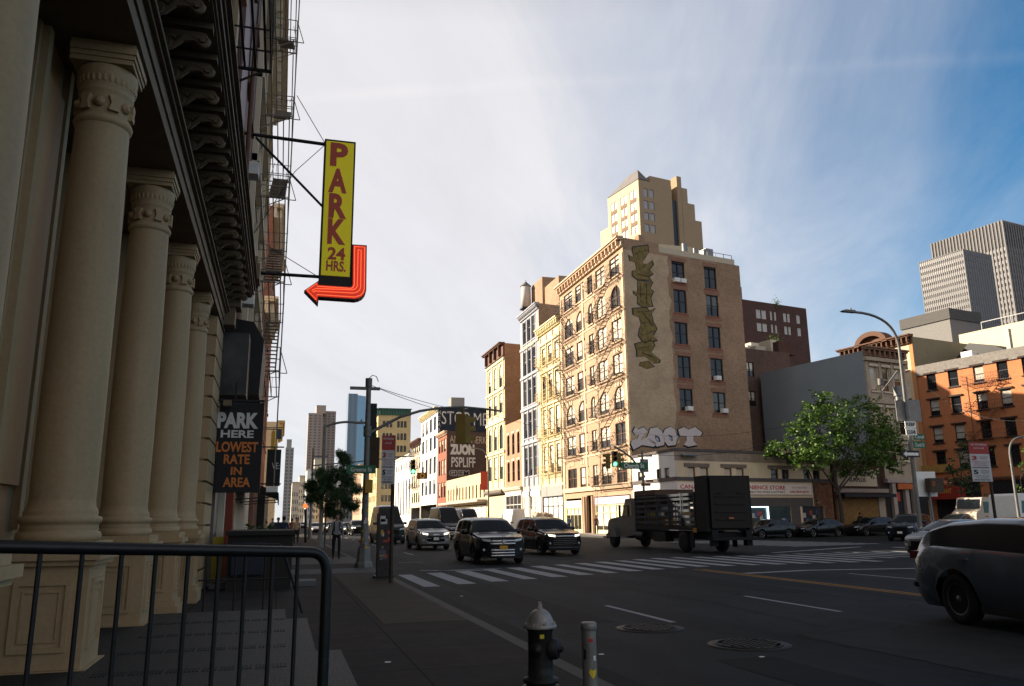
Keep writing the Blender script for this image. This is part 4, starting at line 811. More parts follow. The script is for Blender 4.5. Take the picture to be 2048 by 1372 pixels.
for h in ho[:24]:
    m = MB(); m.fbox(O3,uO,E1,UZ,h[0]-.28,h[1]+.28,-.22,.0,h[3]+.02,h[3]+.2); m.build('window_hood',M_hood,OG); m = MB(); m.fbox(O3,uO,E1,UZ,h[0]-.15,h[1]+.15,-.12,.0,h[2]-.16,h[2]-.01); m.build('window_sill',M_hood,OG)
trim(OG,O3,uO,[(0,wO,HO-1.15,HO+.1,.18)],mat('grey_parapet_band',(.20,.18,.165),.9,var=.4,vs=3),'parapet_band')
trim(OG,O3,uO,[(0,wO,zgo-.25,zgo,.3)],M_browntrim,'shop_cornice')
fire_escape(OG,O3,uO,cxs[2]-1.6,cxs[2]+2.6,[z[0]-.1 for z in rz[2::-1]],M_browntrim,1.0,label='rust brown fire escape on the third bay')
for a,b,y0,y1,nm,mt_,d in [(1846,1905,930,946,'yellow_sign',mat('yellow_brown_sign',(.42,.25,.07),.7,var=.35,vs=2),.3)]:
    m = MB(); m.fbox(O3,uO,E1,UZ,xo(a,938),xo(b,938),-d,-.01,oP(1870,y1).z,oP(1870,y0).z); sgo = m.build(nm,mt_,OG)
    text_mb('DELI  GRILL',O3+uO*((xo(a,938)+xo(b,938))/2)+UZ*((oP(1870,y1).z+oP(1870,y0).z)/2)-E1*d,uO,UZ,(xo(b,938)-xo(a,938))*.8,.5,depth=.012).build('lettering',M_browntrim,sgo) if False else None
aw = MB(); xa_,xb_ = xo(1862,980),xo(1931,980); z1_,z0_ = oP(1895,957).z,oP(1895,999).z
aw.prism([(xa_,z0_),(xb_,z0_),(xb_,z1_-1.2),(xb_-1.5,z1_-.7),((xa_+xb_)/2+.8,z1_-.6),((xa_+xb_)/2,z1_),((xa_+xb_)/2-1.2,z1_-.6),(xa_,z1_-.6)],O3,uO,UZ,-E1,.01,1.4)
awo = aw.build('awning',mat('red_awning',(.33,.035,.025),.7,var=.15),OG,'red restaurant awning with a peaked centre')
text_mb('NOODLE  COFFEE  TEA',O3+uO*((xa_+xb_)/2)+UZ*(z0_+1.9)-E1*1.4,uO,UZ,(xb_-xa_)*.82,.42,bold=.02,depth=.012).build('lettering',M_pale,awo)
text_mb('RESTAURANT',O3+uO*((xa_+xb_)/2)+UZ*(z0_+.95)-E1*1.4,uO,UZ,(xb_-xa_)*.66,.55,bold=.03,depth=.012).build('lettering',mat('yellow_lettering',(.60,.33,.05),.6),awo)
for k in range(5): m = MB(); m.fbox(O3,uO,E1,UZ,.6+k*7,6.2+k*7,-.05,.002,.2,zgo-.4); m.build('shopfront',M_dark,OG)
# ---- building with the arched brown pediment, further along the same row ------------------------------
wp = 11.; OP = PO+E2*(lf+wp+.05); hP = oP(1828,672).z
PB = bld('pediment_building',tuple(PO+E2*lf),'cream building with tall arched windows and a brown cornice rising to a round pediment')
hp = []
for y0,y1 in ((697,738),(760,803),(825,868)):
    for c in (wp-2.0,wp-5.5,wp-9.): hp.append((c-.95,c+.95,oP(1823,y1).z,oP(1823,y0).z,.5))
shell(PB,[tuple(OP[:2]),tuple((OP+uO*wp)[:2]),tuple((OP+uO*wp+E1*16)[:2]),tuple((OP+E1*16)[:2])],hP,{0:mat('cream_terracotta',(.66,.50,.33),.8,var=.12),1:mat('olive_shaded_render',(.22,.19,.125),.9,var=.15),2:B_brown,3:B_brown},{0:hp},parapet=.3)
glaze(PB,OP,uO,hp,'sash',M_pale,M_glass_lit,.25,M_stone)
M_pd = mat('brown_terracotta',(.13,.065,.04),.8,var=.3,vs=3)
cornice(PB,OP,uO,wp,hP+.3,M_pd,.9,1.0,.7)
trim(PB,OP,uO,[(wp-.5,wp,4,hP-1,.15)],mat('orange_terracotta',(.5,.22,.09),.8),'corner_pier')
arc = [(wp*.5+math.cos(t)*2.5, math.sin(t)*1.7) for t in [math.pi*k/16 for k in range(17)]]; arc2 = [(wp*.5+math.cos(t)*1.8, math.sin(t)*1.1) for t in [math.pi*k/16 for k in range(17)]]
m = MB(); m.prism(arc+arc2[::-1],OP+UZ*hP,uO,UZ,-E1,-.6,.9); m.prism(arc2,OP+UZ*hP,uO,UZ,-E1,-.6,.2)
m.build('pediment',M_pd,PB)
# ---- cream block and roof clutter rising behind the orange tenement -------------------------------------
PC = PO+E1*15; cP = lambda x,y: onP(x,y,PC,E1); 
CB = bld('rear_block',tuple(PC),'plain cream rendered block rising behind the orange tenement, end wall coloured olive for shade')
lc = (cP(1920,690)-PC).dot(E2); hc = cP(1985,655).z
shell(CB,[tuple((PC+E2*lc)[:2]),tuple((PC-E2*40)[:2]),tuple((PC-E2*40+E1*15)[:2]),tuple((PC+E2*lc+E1*15)[:2])],hc,{0:mat('cream_render',(.62,.54,.38),.9,var=.14,vs=.5),1:MATS['olive_shaded_render'],2:B_brown,3:B_brown},{},parapet=.3)  # the end wall's shade is put into its darker olive colour
m = MB(); m.fbox(PC,-E2,E1,UZ,-lc+9,-lc+9.12,-.3,-.2,0,hc); 
for k in range(8): m.fbox(PC,-E2,E1,UZ,-lc+3+k*4,-lc+3.08+k*4,.5,.6,hc,hc+1.1)
m.fbox(PC,-E2,E1,UZ,-lc+3,-lc+31.1,.5,.6,hc+1.1,hc+1.2); m.build('roof_railing',M_steel,CB)
PH = bld('penthouse',tuple(PC+E2*(lc+8)),'grey rooftop house with a dark cap standing left of the cream block')
g0 = PC+E2*(lc+13)+E1*6; hh0 = onP(1870,655,g0,E1).z; h1 = onP(1850,628,g0,E1).z
m = MB(); m.fbox(g0,-E2,E1,UZ,0,8,0,7,0,h1-1.6); m.build('wall',mat('pale_grey_panel',(.20,.19,.18),.8,var=.15),PH); m = MB(); m.fbox(g0,-E2,E1,UZ,-.2,8.2,-.2,7.2,h1-1.6,h1); m.build('roof',mat('dark_grey_cap',(.09,.085,.08),.8),PH)
RC = bld('rooftop_plant',tuple(O3+UZ*HO),'dark ducts, pipes and white units cluttering the roof of the orange tenement','roof equipment')
for x_,y_,w_,d_,h_,mt_,nm in [(1.0,6,9,5,3.0,M_dark,'dark_shed'),(4,3,1.4,1,1.4,M_white,'air_conditioner'),(9,4,.5,.5,3.3,M_steel,'pipe'),(11.5,5,1.6,1.4,1.8,M_dark,'vent'),(18,6,3,2,1.5,M_grey,'bulkhead')]:
    m = MB(); m.fbox(O3,uO,E1,UZ,x_,x_+w_,y_,y_+d_,HO-.3,HO+h_) if nm != 'dark_shed' else m.prism([(x_,HO-.3),(x_+w_,HO-.3),(x_+w_*.6,HO+h_*.7),(x_+w_*.25,HO+h_),(x_+.1,HO+h_*.4)],O3,uO,UZ,E1,y_,y_+d_); m.build(nm,mt_,RC)
# ---- dark brick block on the skyline with white windows --------------------------------------------------
YQ = 150.; q0,q1 = onY(1487,650,YQ),onY(1612,650,YQ)
Q0 = q0.copy(); Q0.z = 0; wk = (onP(1615,650,Q0,E2)-Q0).dot(E1); hk = onP(1550,608,Q0,E2).z
KB = bld('dark_apartment_block',tuple(Q0),'dark brick apartment block with white window bands, showing above the roofs')
hk_ = []
for y0,y1 in ((624,641),(650,666)):
    for a,b in ((1513,1522),(1524,1533),(1541,1545),(1549,1553),(1567,1573),(1575,1580),(1593,1600)):
        hk_.append(((onP(a,640,Q0,E2)-Q0).dot(E1),(onP(b,640,Q0,E2)-Q0).dot(E1),onP(1550,y1,Q0,E2).z,onP(1550,y0,Q0,E2).z,0))
shell(KB,[tuple(Q0[:2]),tuple((Q0+E1*wk)[:2]),tuple((Q0+E1*wk+E2*20)[:2]),tuple((Q0+E2*20)[:2])],hk,B_dark,{0:hk_},parapet=.5,reveal=.3)
glaze(KB,Q0,E1,hk_,'plain',M_white,mat('bright_blind',(.5,.48,.46),.6,var=.2))
m = MB(); m.fbox(Q0,E1,E2,UZ,-1.5,1.2,1,4,hk-1,hk+3.2); m.cyl(Q0+E1*-.6+E2*2+UZ*(hk+3),Q0+E1*-.6+E2*2+UZ*(hk+5.5),1.1,.6,12); m.build('roof_plant',M_steel,KB)
RB = bld('roof_terrace_block',tuple(Q0-E2*25),'low pale block with roof terraces in sun below the dark apartment block')
m = MB(); g1 = onY(1500,700,118); g1.z=0
for a,b,yt,d in ((1495,1520,690,0),(1518,1545,680,2),(1542,1570,683,5),(1568,1640,700,8),(1592,1612,692,12)):
    pa,pb = onP(a,yt,g1,E2),onP(b,yt,g1,E2); m.fbox(g1,E1,E2,UZ,(pa-g1).dot(E1),(pb-g1).dot(E1),d,d+6,0,pa.z)
m.build('wall',M_stone,RB)
# ---- stepped brown brick tower behind the loft -------------------------------------------------------------
DT0 = onY(1283,500,190.); DT0.z = 0
dP = lambda x,y: onP(x,y,DT0,E2); dx = lambda x,y: (dP(x,y)-DT0).dot(E1); lP = lambda x,y: onP(x,y,DT0,E1); lx = lambda x,y: (lP(x,y)-DT0).dot(E2)
DT = bld('stepped_tower',tuple(DT0),'pale brown stepped brick tower with a slate hipped roof rising behind the corner loft','tower')
hD = dP(1283,360).z; wl = lx(1215,400); w1 = dx(1345,420); w2 = dx(1358,400); w3 = dx(1403,420)
B_dt = brick('tower_brick',(.43,.31,.195),(.37,.26,.16),(.3,.22,.15),var=.08); B_dtl = brick('tower_brick_sunlit',(.60,.48,.33),(.55,.43,.29),(.45,.36,.26),var=.06)  # second brick is a paler copy, sunlight on the left face put into its colour
hl_ = []; hf_ = []
for y0,y1 in ((379,395),(403,419),(426,441),(449,465)):
    za,zb = dP(1300,y1).z,dP(1300,y0).z; a,b = dx(1287,400),dx(1308,400); md = (a+b)/2
    hf_ += [(a,md-.25,za,zb,0),(md+.25,b,za,zb,0)]
    for f0 in (.08,.38,.70): 
        hl_ += [(wl*f0,wl*(f0+.085),za,zb,0),(wl*(f0+.115),wl*(f0+.2),za,zb,0)]
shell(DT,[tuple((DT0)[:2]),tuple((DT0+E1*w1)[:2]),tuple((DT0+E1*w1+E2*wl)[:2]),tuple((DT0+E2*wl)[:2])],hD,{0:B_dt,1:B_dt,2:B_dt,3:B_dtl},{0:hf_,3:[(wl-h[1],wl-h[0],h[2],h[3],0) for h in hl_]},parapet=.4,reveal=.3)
glaze(DT,DT0,E1,hf_,'plain',M_dark,mat('tower_pane',(.35,.35,.36),.3,var=.4)); glaze(DT,DT0+E2*wl,-E2,[(wl-h[1],wl-h[0],h[2],h[3],0) for h in hl_],'plain',M_dark,MATS['tower_pane'])
for f0 in (.08,.38,.70):
    for y0,y1 in ((395,403),(419,426),(441,449)):
        m = MB(); m.fbox(DT0+E2*wl,-E2,E1,UZ,wl-wl*(f0+.2),wl-wl*f0,-.05,.002,dP(1300,y1).z+.05,dP(1300,y0).z-.05); m.build('spandrel',mat('brown_spandrel',(.22,.13,.08),.8),DT)
ap = dP(1281,334).z; rr = MB(); A0,A1_,A2,A3 = DT0,DT0+E1*(w1*.33),DT0+E1*(w1*.33)+E2*wl,DT0+E2*wl; r0,r1 = DT0+E1*(w1*.12)+E2*(wl*.12),DT0+E1*(w1*.12)+E2*(wl*.42)
zz_ = hD+.2; rr.add([A0+UZ*zz_,A1_+UZ*zz_,A2+UZ*zz_,A3+UZ*zz_,r0+UZ*(ap),r1+UZ*(ap)],[(0,1,4),(1,2,5,4),(2,3,5),(3,0,4,5)]); rr.build('hipped_roof',mat('slate_roof',(.16,.145,.14),.7,var=.2,vs=.5),DT)
m = MB(); m.fbox(DT0,E1,E2,UZ,w1*.36,w1,0.1,wl*.9,hD+.01,dP(1330,358).z); m.fbox(DT0,E1,E2,UZ,dx(1283,360),dx(1297,360),0.1,6,hD+.01,dP(1290,366).z); m.build('upper_block',B_dt,DT)
m = MB(); m.fbox(DT0,E1,E2,UZ,w1+.05,w2,1.0,20,0,dP(1350,398).z); m.build('recess_wall',mat('dark_recess',(.03,.045,.06),.4),DT)  # the recess's darkness is put into the colour of a shallow box
for a,b,yt in ((1358,1367,352),(1366,1378,375),(1378,1391,406),(1391,1403,440)):
    q = MB(); a_,b_ = (dx(a,420),dx(b,420)); q.fbox(DT0,E1,E2,UZ,(w2 if a == 1345 else a_)+.01,b_,.3 if a!=1345 else .35,20,0,dP(a,yt).z); q.build('setback',B_dt,DT)
q = MB(); q.fbox(DT0+E2*wl,-E2,E1,UZ,-(lx(1195,460)-wl),0,1,14,0,lP(1200,460).z); q.build('shoulder',B_dtl,DT)
q = MB(); sh = MB(); q0_ = onP(1205,495,V((45,92,0)),E1); 
PX = bld('roof_bulkhead',(XF+9,YA1-7,HA-2),'pale brick roof bulkhead with dark side above the cornice of the corner loft')
q.box(XF+7,XF+13,YA1-9,YA1-3,HA-1.5,HA+3.3); q.build('wall',B_cream,PX)
# ---- federal style office towers at far right --------------------------------------------------------------
FT = onY(1934,560,470.); FT.z = 0; fP = lambda x,y,n=E1: onP(x,y,FT,n)
def slab_tower(label, C, hgt, wleft, wright, matl, matd, nL, nR, rows_, ribw, crown=0):
    r = bld('office_tower',tuple(C),label,'tower'); m = MB(); m.fbox(C,E1,E2,UZ,0,wright,0,wleft,0,hgt); m.build('wall',matd,r)
    k = MB()
    for i in range(nL+1): y = wleft*i/nL; k.fbox(C,E1,E2,UZ,-ribw,0,y-ribw*.7,y+ribw*.7,0,hgt)
    for i in range(nR+1): x = wright*i/nR; k.fbox(C,E1,E2,UZ,x-ribw*.7,x+ribw*.7,-ribw,0,0,hgt)
    k.build('ribs',matl,r)
    dz = hgt/rows_; sp = MB()
    cells = [(i,j,0) for j in range(rows_-crown-1,rows_//3,-1) for i in range(nL)]+[(i,j,1) for j in range(rows_-crown-1,rows_//3,-1) for i in range(nR)]
    b = MB(); n_ = 0
    for i,j,sd in cells:
        w = (wleft/nL) if sd == 0 else (wright/nR)
        f = (lambda q: q.fbox(C,E1,E2,UZ,-.28,.02,w*(i+.5)-w*.2,w*(i+.5)+w*.2,dz*(j+.2),dz*(j+.72))) if sd == 0 else (lambda q: q.fbox(C,E1,E2,UZ,w*(i+.5)-w*.2,w*(i+.5)+w*.2,-.28,.02,dz*(j+.2),dz*(j+.72)))
        if n_ < 100: q = MB(); f(q); q.build('window',M_tw,r)
        else: f(b)
        n_ += 1
    o = b.build('windows',M_tw,r)
    if o: o['kind'] = 'stuff'
    if crown: c = MB(); c.fbox(C,E1,E2,UZ,-.3,wright+.1,-.3,wleft+.1,hgt-dz*crown,hgt-dz*.4); c.build('dark_crown',mat('dark_louvres',(.05,.045,.045),.7),r)
    return r
M_fl = mat('grey_office_stone',(.22,.21,.21),.85,var=.08,vs=.05); M_fd = mat('shaded_office_panel',(.15,.13,.12),.85,var=.08,vs=.05)  # second panel is a darker copy, shade put into its colour
hF = fP(1934,495).z; wlf = (fP(1843,560)-FT).dot(E2); wrf = (onP(1988,560,FT,E2)-FT).dot(E1)
slab_tower('pale grey office tower with close window grid, in front of the ribbed one',FT,hF,wlf,wrf,M_fl,M_fl,22,12,40,.5)
F2 = onY(2022,560,560.); F2.z = 0; h2 = onP(2022,434,F2,E1).z; wl2 = (onP(1872,560,F2,E1)-F2).dot(E2)
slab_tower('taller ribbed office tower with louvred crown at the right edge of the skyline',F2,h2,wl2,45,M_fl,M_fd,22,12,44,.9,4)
# ================================================================ trees
bark = mat('tree_bark',(.055,.042,.032),.9,var=.4,vs=6,bump=.5,bs=15)
def leafmat(name, c1, c2):
    m = bpy.data.materials.new(name); m.use_nodes = True; t = m.node_tree; b = t.nodes['Principled BSDF']; b.inputs['Roughness'].default_value = .55
    c = t.nodes.new('ShaderNodeTexCoord'); n = nd(t,'ShaderNodeTexNoise',_Scale=.9,_Detail=5.,_Roughness=.8); t.links.new(c.outputs['Object'],n.inputs['Vector'])
    mx = nd(t,'ShaderNodeMix',data_type='RGBA'); mx.inputs[6].default_value = (*c1,1); mx.inputs[7].default_value = (*c2,1); t.links.new(mth(t,'MULTIPLY_ADD',n.outputs[0],2.4,-.7,True),mx.inputs[0]); t.links.new(mx.outputs[2],b.inputs['Base Color'])
    tr = nd(t,'ShaderNodeBsdfTranslucent'); t.links.new(mx.outputs[2],tr.inputs[0]); ms = nd(t,'ShaderNodeMixShader',_Fac=.4); ms.inputs[0].default_value = .25
    o = t.nodes['Material Output']; t.links.new(b.outputs[0],ms.inputs[1]); t.links.new(tr.outputs[0],ms.inputs[2]); t.links.new(ms.outputs[0],o.inputs[0]); return m
M_lf = leafmat('leaves_green',(.028,.07,.010),(.13,.23,.025)); M_lf2 = leafmat('leaves_dark',(.022,.055,.018),(.05,.10,.03))
def tree(base, trunk_pts, limbs, clumps, lm, label, leaf=.16, per=150, name='street_tree', group=None, r0=.16, pinnate=False):
    root = empty(name, base, label, 'tree', group); rnd = random.Random(len(clumps)*7+int(abs(base[0])*10)); m = MB()
    m.tube([V(base)+V(p) for p in trunk_pts],[r0*(1-.55*i/(len(trunk_pts)-1)) for i in range(len(trunk_pts))],10)
    top = V(base)+V(trunk_pts[-1])
    lo = []
    for l in limbs:
        q = MB(); ps = [V(base)+V(p) for p in l]; q.tube(ps,[r0*.45*(1-.75*i/(len(ps)-1)) for i in range(len(ps))],7); lo.append(q)
    m.build('trunk',bark,root)
    for q in lo: q.build('limb',bark,root)
    c = MB(); tw = MB()
    for (x,y,z,r) in clumps:
        C_ = V(base)+V((x,y,z)); 
        if lo:
            near = min((V(base)+V(l[-1]) for l in limbs), key=lambda p:(p-C_).length); tw.tube([near,(near+C_)/2+V((rnd.uniform(-.1,.1),0,.1)),C_],[.03,.02,.01],5,False)
        sub = [C_+V((rnd.gauss(0,.45),rnd.gauss(0,.45),rnd.gauss(0,.38)))*r for _ in range(max(4,int(per/14)))]
        for s_ in sub:
            for _ in range(14):
                p = s_+V((rnd.gauss(0,1),rnd.gauss(0,1),rnd.gauss(0,.7)))*r*.17
                d = V((rnd.uniform(-1,1),rnd.uniform(-1,1),rnd.uniform(-.7,.25))).normalized(); s2 = d.cross(V((rnd.uniform(-1,1),rnd.uniform(-1,1),rnd.uniform(-1,1)))).normalized(); L = leaf*rnd.uniform(.6,1.3)
                if pinnate:
                    for k in (.35,.6,.85,1.1):
                        for sg_ in (-1,1): a_ = p+d*L*k*1.5; c.quad(a_,a_+(d*.25+s2*sg_)*L*.35,a_+(d*.35+s2*sg_*1.2)*L*.8,a_+(d*.7+s2*sg_*.6)*L*.45)
                else: c.quad(p-d*L*.5,p+s2*L*.32,p+d*L*.5,p-s2*L*.32)
    tw.build('twigs',bark,root); c.build('crown',lm,root); return root
def tree_from_px(Y, pts, spread, seed): 
    return pts
# big street tree in front of the store
bt = V((46.6,60.2,.15)); rn = random.Random(3)
def c2(px,py,r,dy=0): p = onY(px,py,60.2+dy)-bt; return (p.x,p.y,p.z,r)
cl = []
for px,py,r in [(1655,815,1.5),(1690,808,1.4),(1625,828,1.3),(1605,845,1.2),(1630,855,1.5),(1668,845,1.6),(1705,835,1.5),(1738,820,1.3),(1758,838,1.2),(1770,860,1.2),(1745,858,1.5),(1712,868,1.6),(1680,880,1.6),(1645,888,1.4),(1612,878,1.1),(1600,905,1.0),(1575,895,.9),(1550,897,.8),(1540,905,.6),(1565,908,.7),(1590,925,.7),(1620,912,1.0),(1655,918,1.2),(1690,915,1.5),(1725,900,1.6),(1755,890,1.5),(1780,885,1.2),(1775,912,1.2),(1745,925,1.3),(1715,938,1.1),(1790,930,.8),(1690,942,.8),(1645,800,1.),(1720,802,1.),(1590,868,.8),(1800,900,.8),(1640,822,.9)]:
    cl.append(c2(px,py,r,rn.uniform(-2.2,2.2)))
for k in range(16): px,py = rn.uniform(1620,1770),rn.uniform(815,925); cl.append(c2(px,py,rn.uniform(.9,1.5),rn.uniform(-3,3.4)))
def l2(*q): return [tuple(onY(px,py,60.2+dy)-bt) for px,py,dy in q]
tree(tuple(bt), [(0,0,0),(.02,0,1.5),(.0,.05,3.0)]+l2((1672,965,0),(1668,930,.2),(1672,890,0),(1675,860,0)), [l2((1671,975,0),(1645,940,-.5),(1610,920,-.8),(1575,905,-1)),l2((1668,935,.2),(1650,890,.6),(1635,850,.8)),l2((1669,950,0),(1700,900,-.6),(1730,850,-.5)),l2((1671,985,0),(1710,930,.8),(1755,880,1.2)),l2((1672,900,0),(1690,850,.5),(1690,815,.5)),l2((1672,990,0),(1700,955,-.5),(1740,920,-1))],cl,M_lf,'large leafy street tree with a sunlit left side, in front of the corner store',leaf=.27,per=240,r0=.2)
b2t = V((44.2,60.0,.15))
tree(tuple(b2t), [(0,0,0),(-.05,0,1.6),(-.15,0,3.2),(-.3,.1,4.6)],[[(-.3,.1,4.6),(-.5,.3,5.6),(-.5,.4,6.6)]],[(-.4,.3,7.0,.9),(.2,.2,7.6,.9)],M_lf,'slim second trunk with sparse leaves just left of the big street tree',leaf=.22,per=120,r0=.12)
# dark trees in front of the orange tenement
b3 = V((63,64.5,0)); 
def c3(px,py,r): p = onY(px,py,64.5)-b3; return (p.x,p.y,p.z,r)
b3 = onY(1925,1010,64.5); b3.z = 0
tree(tuple(b3),[(0,0,0),(0,0,2.2),(.1,0,4.)],[[(.1,0,4.),(.4,0,5.5),(.6,.2,7)],[(.1,0,4.),(-.5,.3,5.5),(-.8,.2,6.5)]],[c3(*q) for q in ((1935,905,1.3),(1920,925,1.2),(1950,930,1.2),(1928,950,1.3),(1912,968,1.0),(1940,975,1.1),(1930,888,.9),(1955,960,.8),(1960,905,1.),(1905,940,.8),(1945,890,.8))],M_lf2,'shaded dark green tree in front of the orange tenement near the red awning',leaf=.24,per=160,r0=.14)
b4 = onY(2046,1010,50); b4.z = 0
def c4(px,py,r): p = onY(px,py,50)-b4; return (p.x,p.y,p.z,r)
tree(tuple(b4),[(0,0,0),(0,0,1.6),(.1,0,3.)],[[(.1,0,3.),(.1,0,4.2)]],[c4(2044,975,.35),c4(2050,900,.4),c4(2052,940,.5),c4(2058,925,.8)],M_lf,'small tree with bright leaves cut off by the right edge of the view',leaf=.16,per=70,r0=.08)
# sapling on the left pavement
b5 = V((2.55,49.2,.15))
def c5(px,py,r,dy=0): p = onY(px,py,49.2+dy)-b5; return (p.x,p.y,p.z,r)
tree(tuple(b5),[(0,0,0),(.03,0,1.2),(.0,0,2.2)]+[tuple(onY(668,980,49.2)-b5),tuple(onY(680,930,49.2)-b5)],[[tuple(onY(665,990,49.2)-b5),tuple(onY(645,965,49.2)-b5)],[tuple(onY(668,985,49.2)-b5),tuple(onY(700,960,49.4)-b5)],[tuple(onY(672,960,49.2)-b5),tuple(onY(688,910,49.2)-b5)]],
 [c5(665,955,.6),c5(645,962,.55),c5(630,980,.45),c5(655,985,.6),c5(680,975,.6),c5(700,965,.5),c5(712,975,.35),c5(690,945,.5),c5(690,920,.32),c5(682,908,.25),c5(640,1000,.5),c5(665,1010,.55),c5(690,1000,.5),c5(705,1010,.35),c5(625,965,.3),c5(640,945,.35),c5(660,1025,.4,.3),c5(680,1028,.35,-.3),c5(622,995,.25),c5(672,940,.4),c5(618,975,.2),c5(652,970,.6,.5),c5(678,990,.6,-.5)],M_lf2,'young street tree with drooping feathery leaves on the left pavement behind the signal pole',leaf=.13,per=230,r0=.05,pinnate=True)
# small shrubs on walls and roofs
def shrub(P, r, label, n=160):
    rn = random.Random(int(P.x*13)); m = MB(); 
    for _ in range(n):
        p = P+V((rn.gauss(0,.4),rn.gauss(0,.4),rn.gauss(.2,.5)))*r; d = V((rn.uniform(-1,1),rn.uniform(-1,1),rn.uniform(-.5,1))).normalized(); s2 = d.cross(V((rn.uniform(-1,1),1,.3))).normalized(); L = .3; m.quad(p-d*L*.5,p+s2*L*.3,p+d*L*.5,p-s2*L*.3)
    rt_ = empty('shrub',tuple(P-UZ*r),label,'shrub','shrubs growing on roofs'); m.build('leaves',M_lf,rt_)
    st_ = MB(); st_.cyl(P-UZ*r,P+UZ*r*.3,.05,.02,5); st_.build('stem',bark,rt_)
shrub(onX(1026,806,XF+3),1.6,'bush growing on the roof of the low red brick building',300); shrub(onP(1553,610,Q0,E2),1.2,'small bush on top of the dark apartment block'); shrub(onY(1548,688,117),1.4,'green bush on the sunlit roof terrace')
# ================================================================ left: cast iron colonnade in shade
def atd(x,y,d): r = ray(x,y); return CAMP+r*(d/r.dot(fw))
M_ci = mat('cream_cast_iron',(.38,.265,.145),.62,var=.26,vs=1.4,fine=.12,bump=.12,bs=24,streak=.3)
M_ci2 = mat('cream_cast_iron_dark',(.17,.12,.075),.65,var=.3,vs=2.,bump=.2,bs=20)  # darker cream for frieze, cornice, upper wall and bay frames
M_vd = mat('near_black',(.018,.016,.014),.7,var=.3)  # near-black base for back walls, shopfronts, shed and awning
CI = bld('colonnade_building',(-1.6,5,0.15),'cream cast iron building with a row of round columns under a heavy bracketed cornice')
XW, XC = -2.95, -1.90; YCS = [2.1,5.15,8.2,11.25,14.3,17.35]; Y0L,Y1L = -8.,20.9
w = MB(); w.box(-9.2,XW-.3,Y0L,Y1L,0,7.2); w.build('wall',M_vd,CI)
for yc in YCS:                                               # pier behind each column
    m = MB(); m.box(XW-.3,XW+.55,yc-.52,yc+.52,.15,6.32); m.box(XW+.551,XW+.62,yc-.46,yc-.34,1.6,6.3); m.box(XW+.551,XW+.62,yc+.34,yc+.46,1.6,6.3); m.box(XW+.551,XW+.60,yc-.30,yc+.30,2.0,5.9); m.build('pier',M_ci,CI)
ys = [Y0L]+YCS
for a,b in zip(YCS[:-1],YCS[1:]):                            # glazed bays
    y0,y1 = a+.53,b-.53; m = MB()
    for yy in (y0,y1-.12,(y0+y1)/2-.05): m.box(XW-.28,XW-.1,yy,yy+.1,.6,6.3)
    for zz in (.6,3.9,6.18): m.box(XW-.28,XW-.08,y0+.1,y1-.12,zz,zz+.12)
    f = m.build('window',M_ci2,CI); g_ = MB(); g_.box(XW-.27,XW-.22,y0+.1,y1-.12,.7,6.2); g_.build('pane',M_carglass,f)
    m = MB(); m.box(XW-.3,XW+.1,y0,y1,.15,.599); m.build('bulkhead',M_ci2,CI)
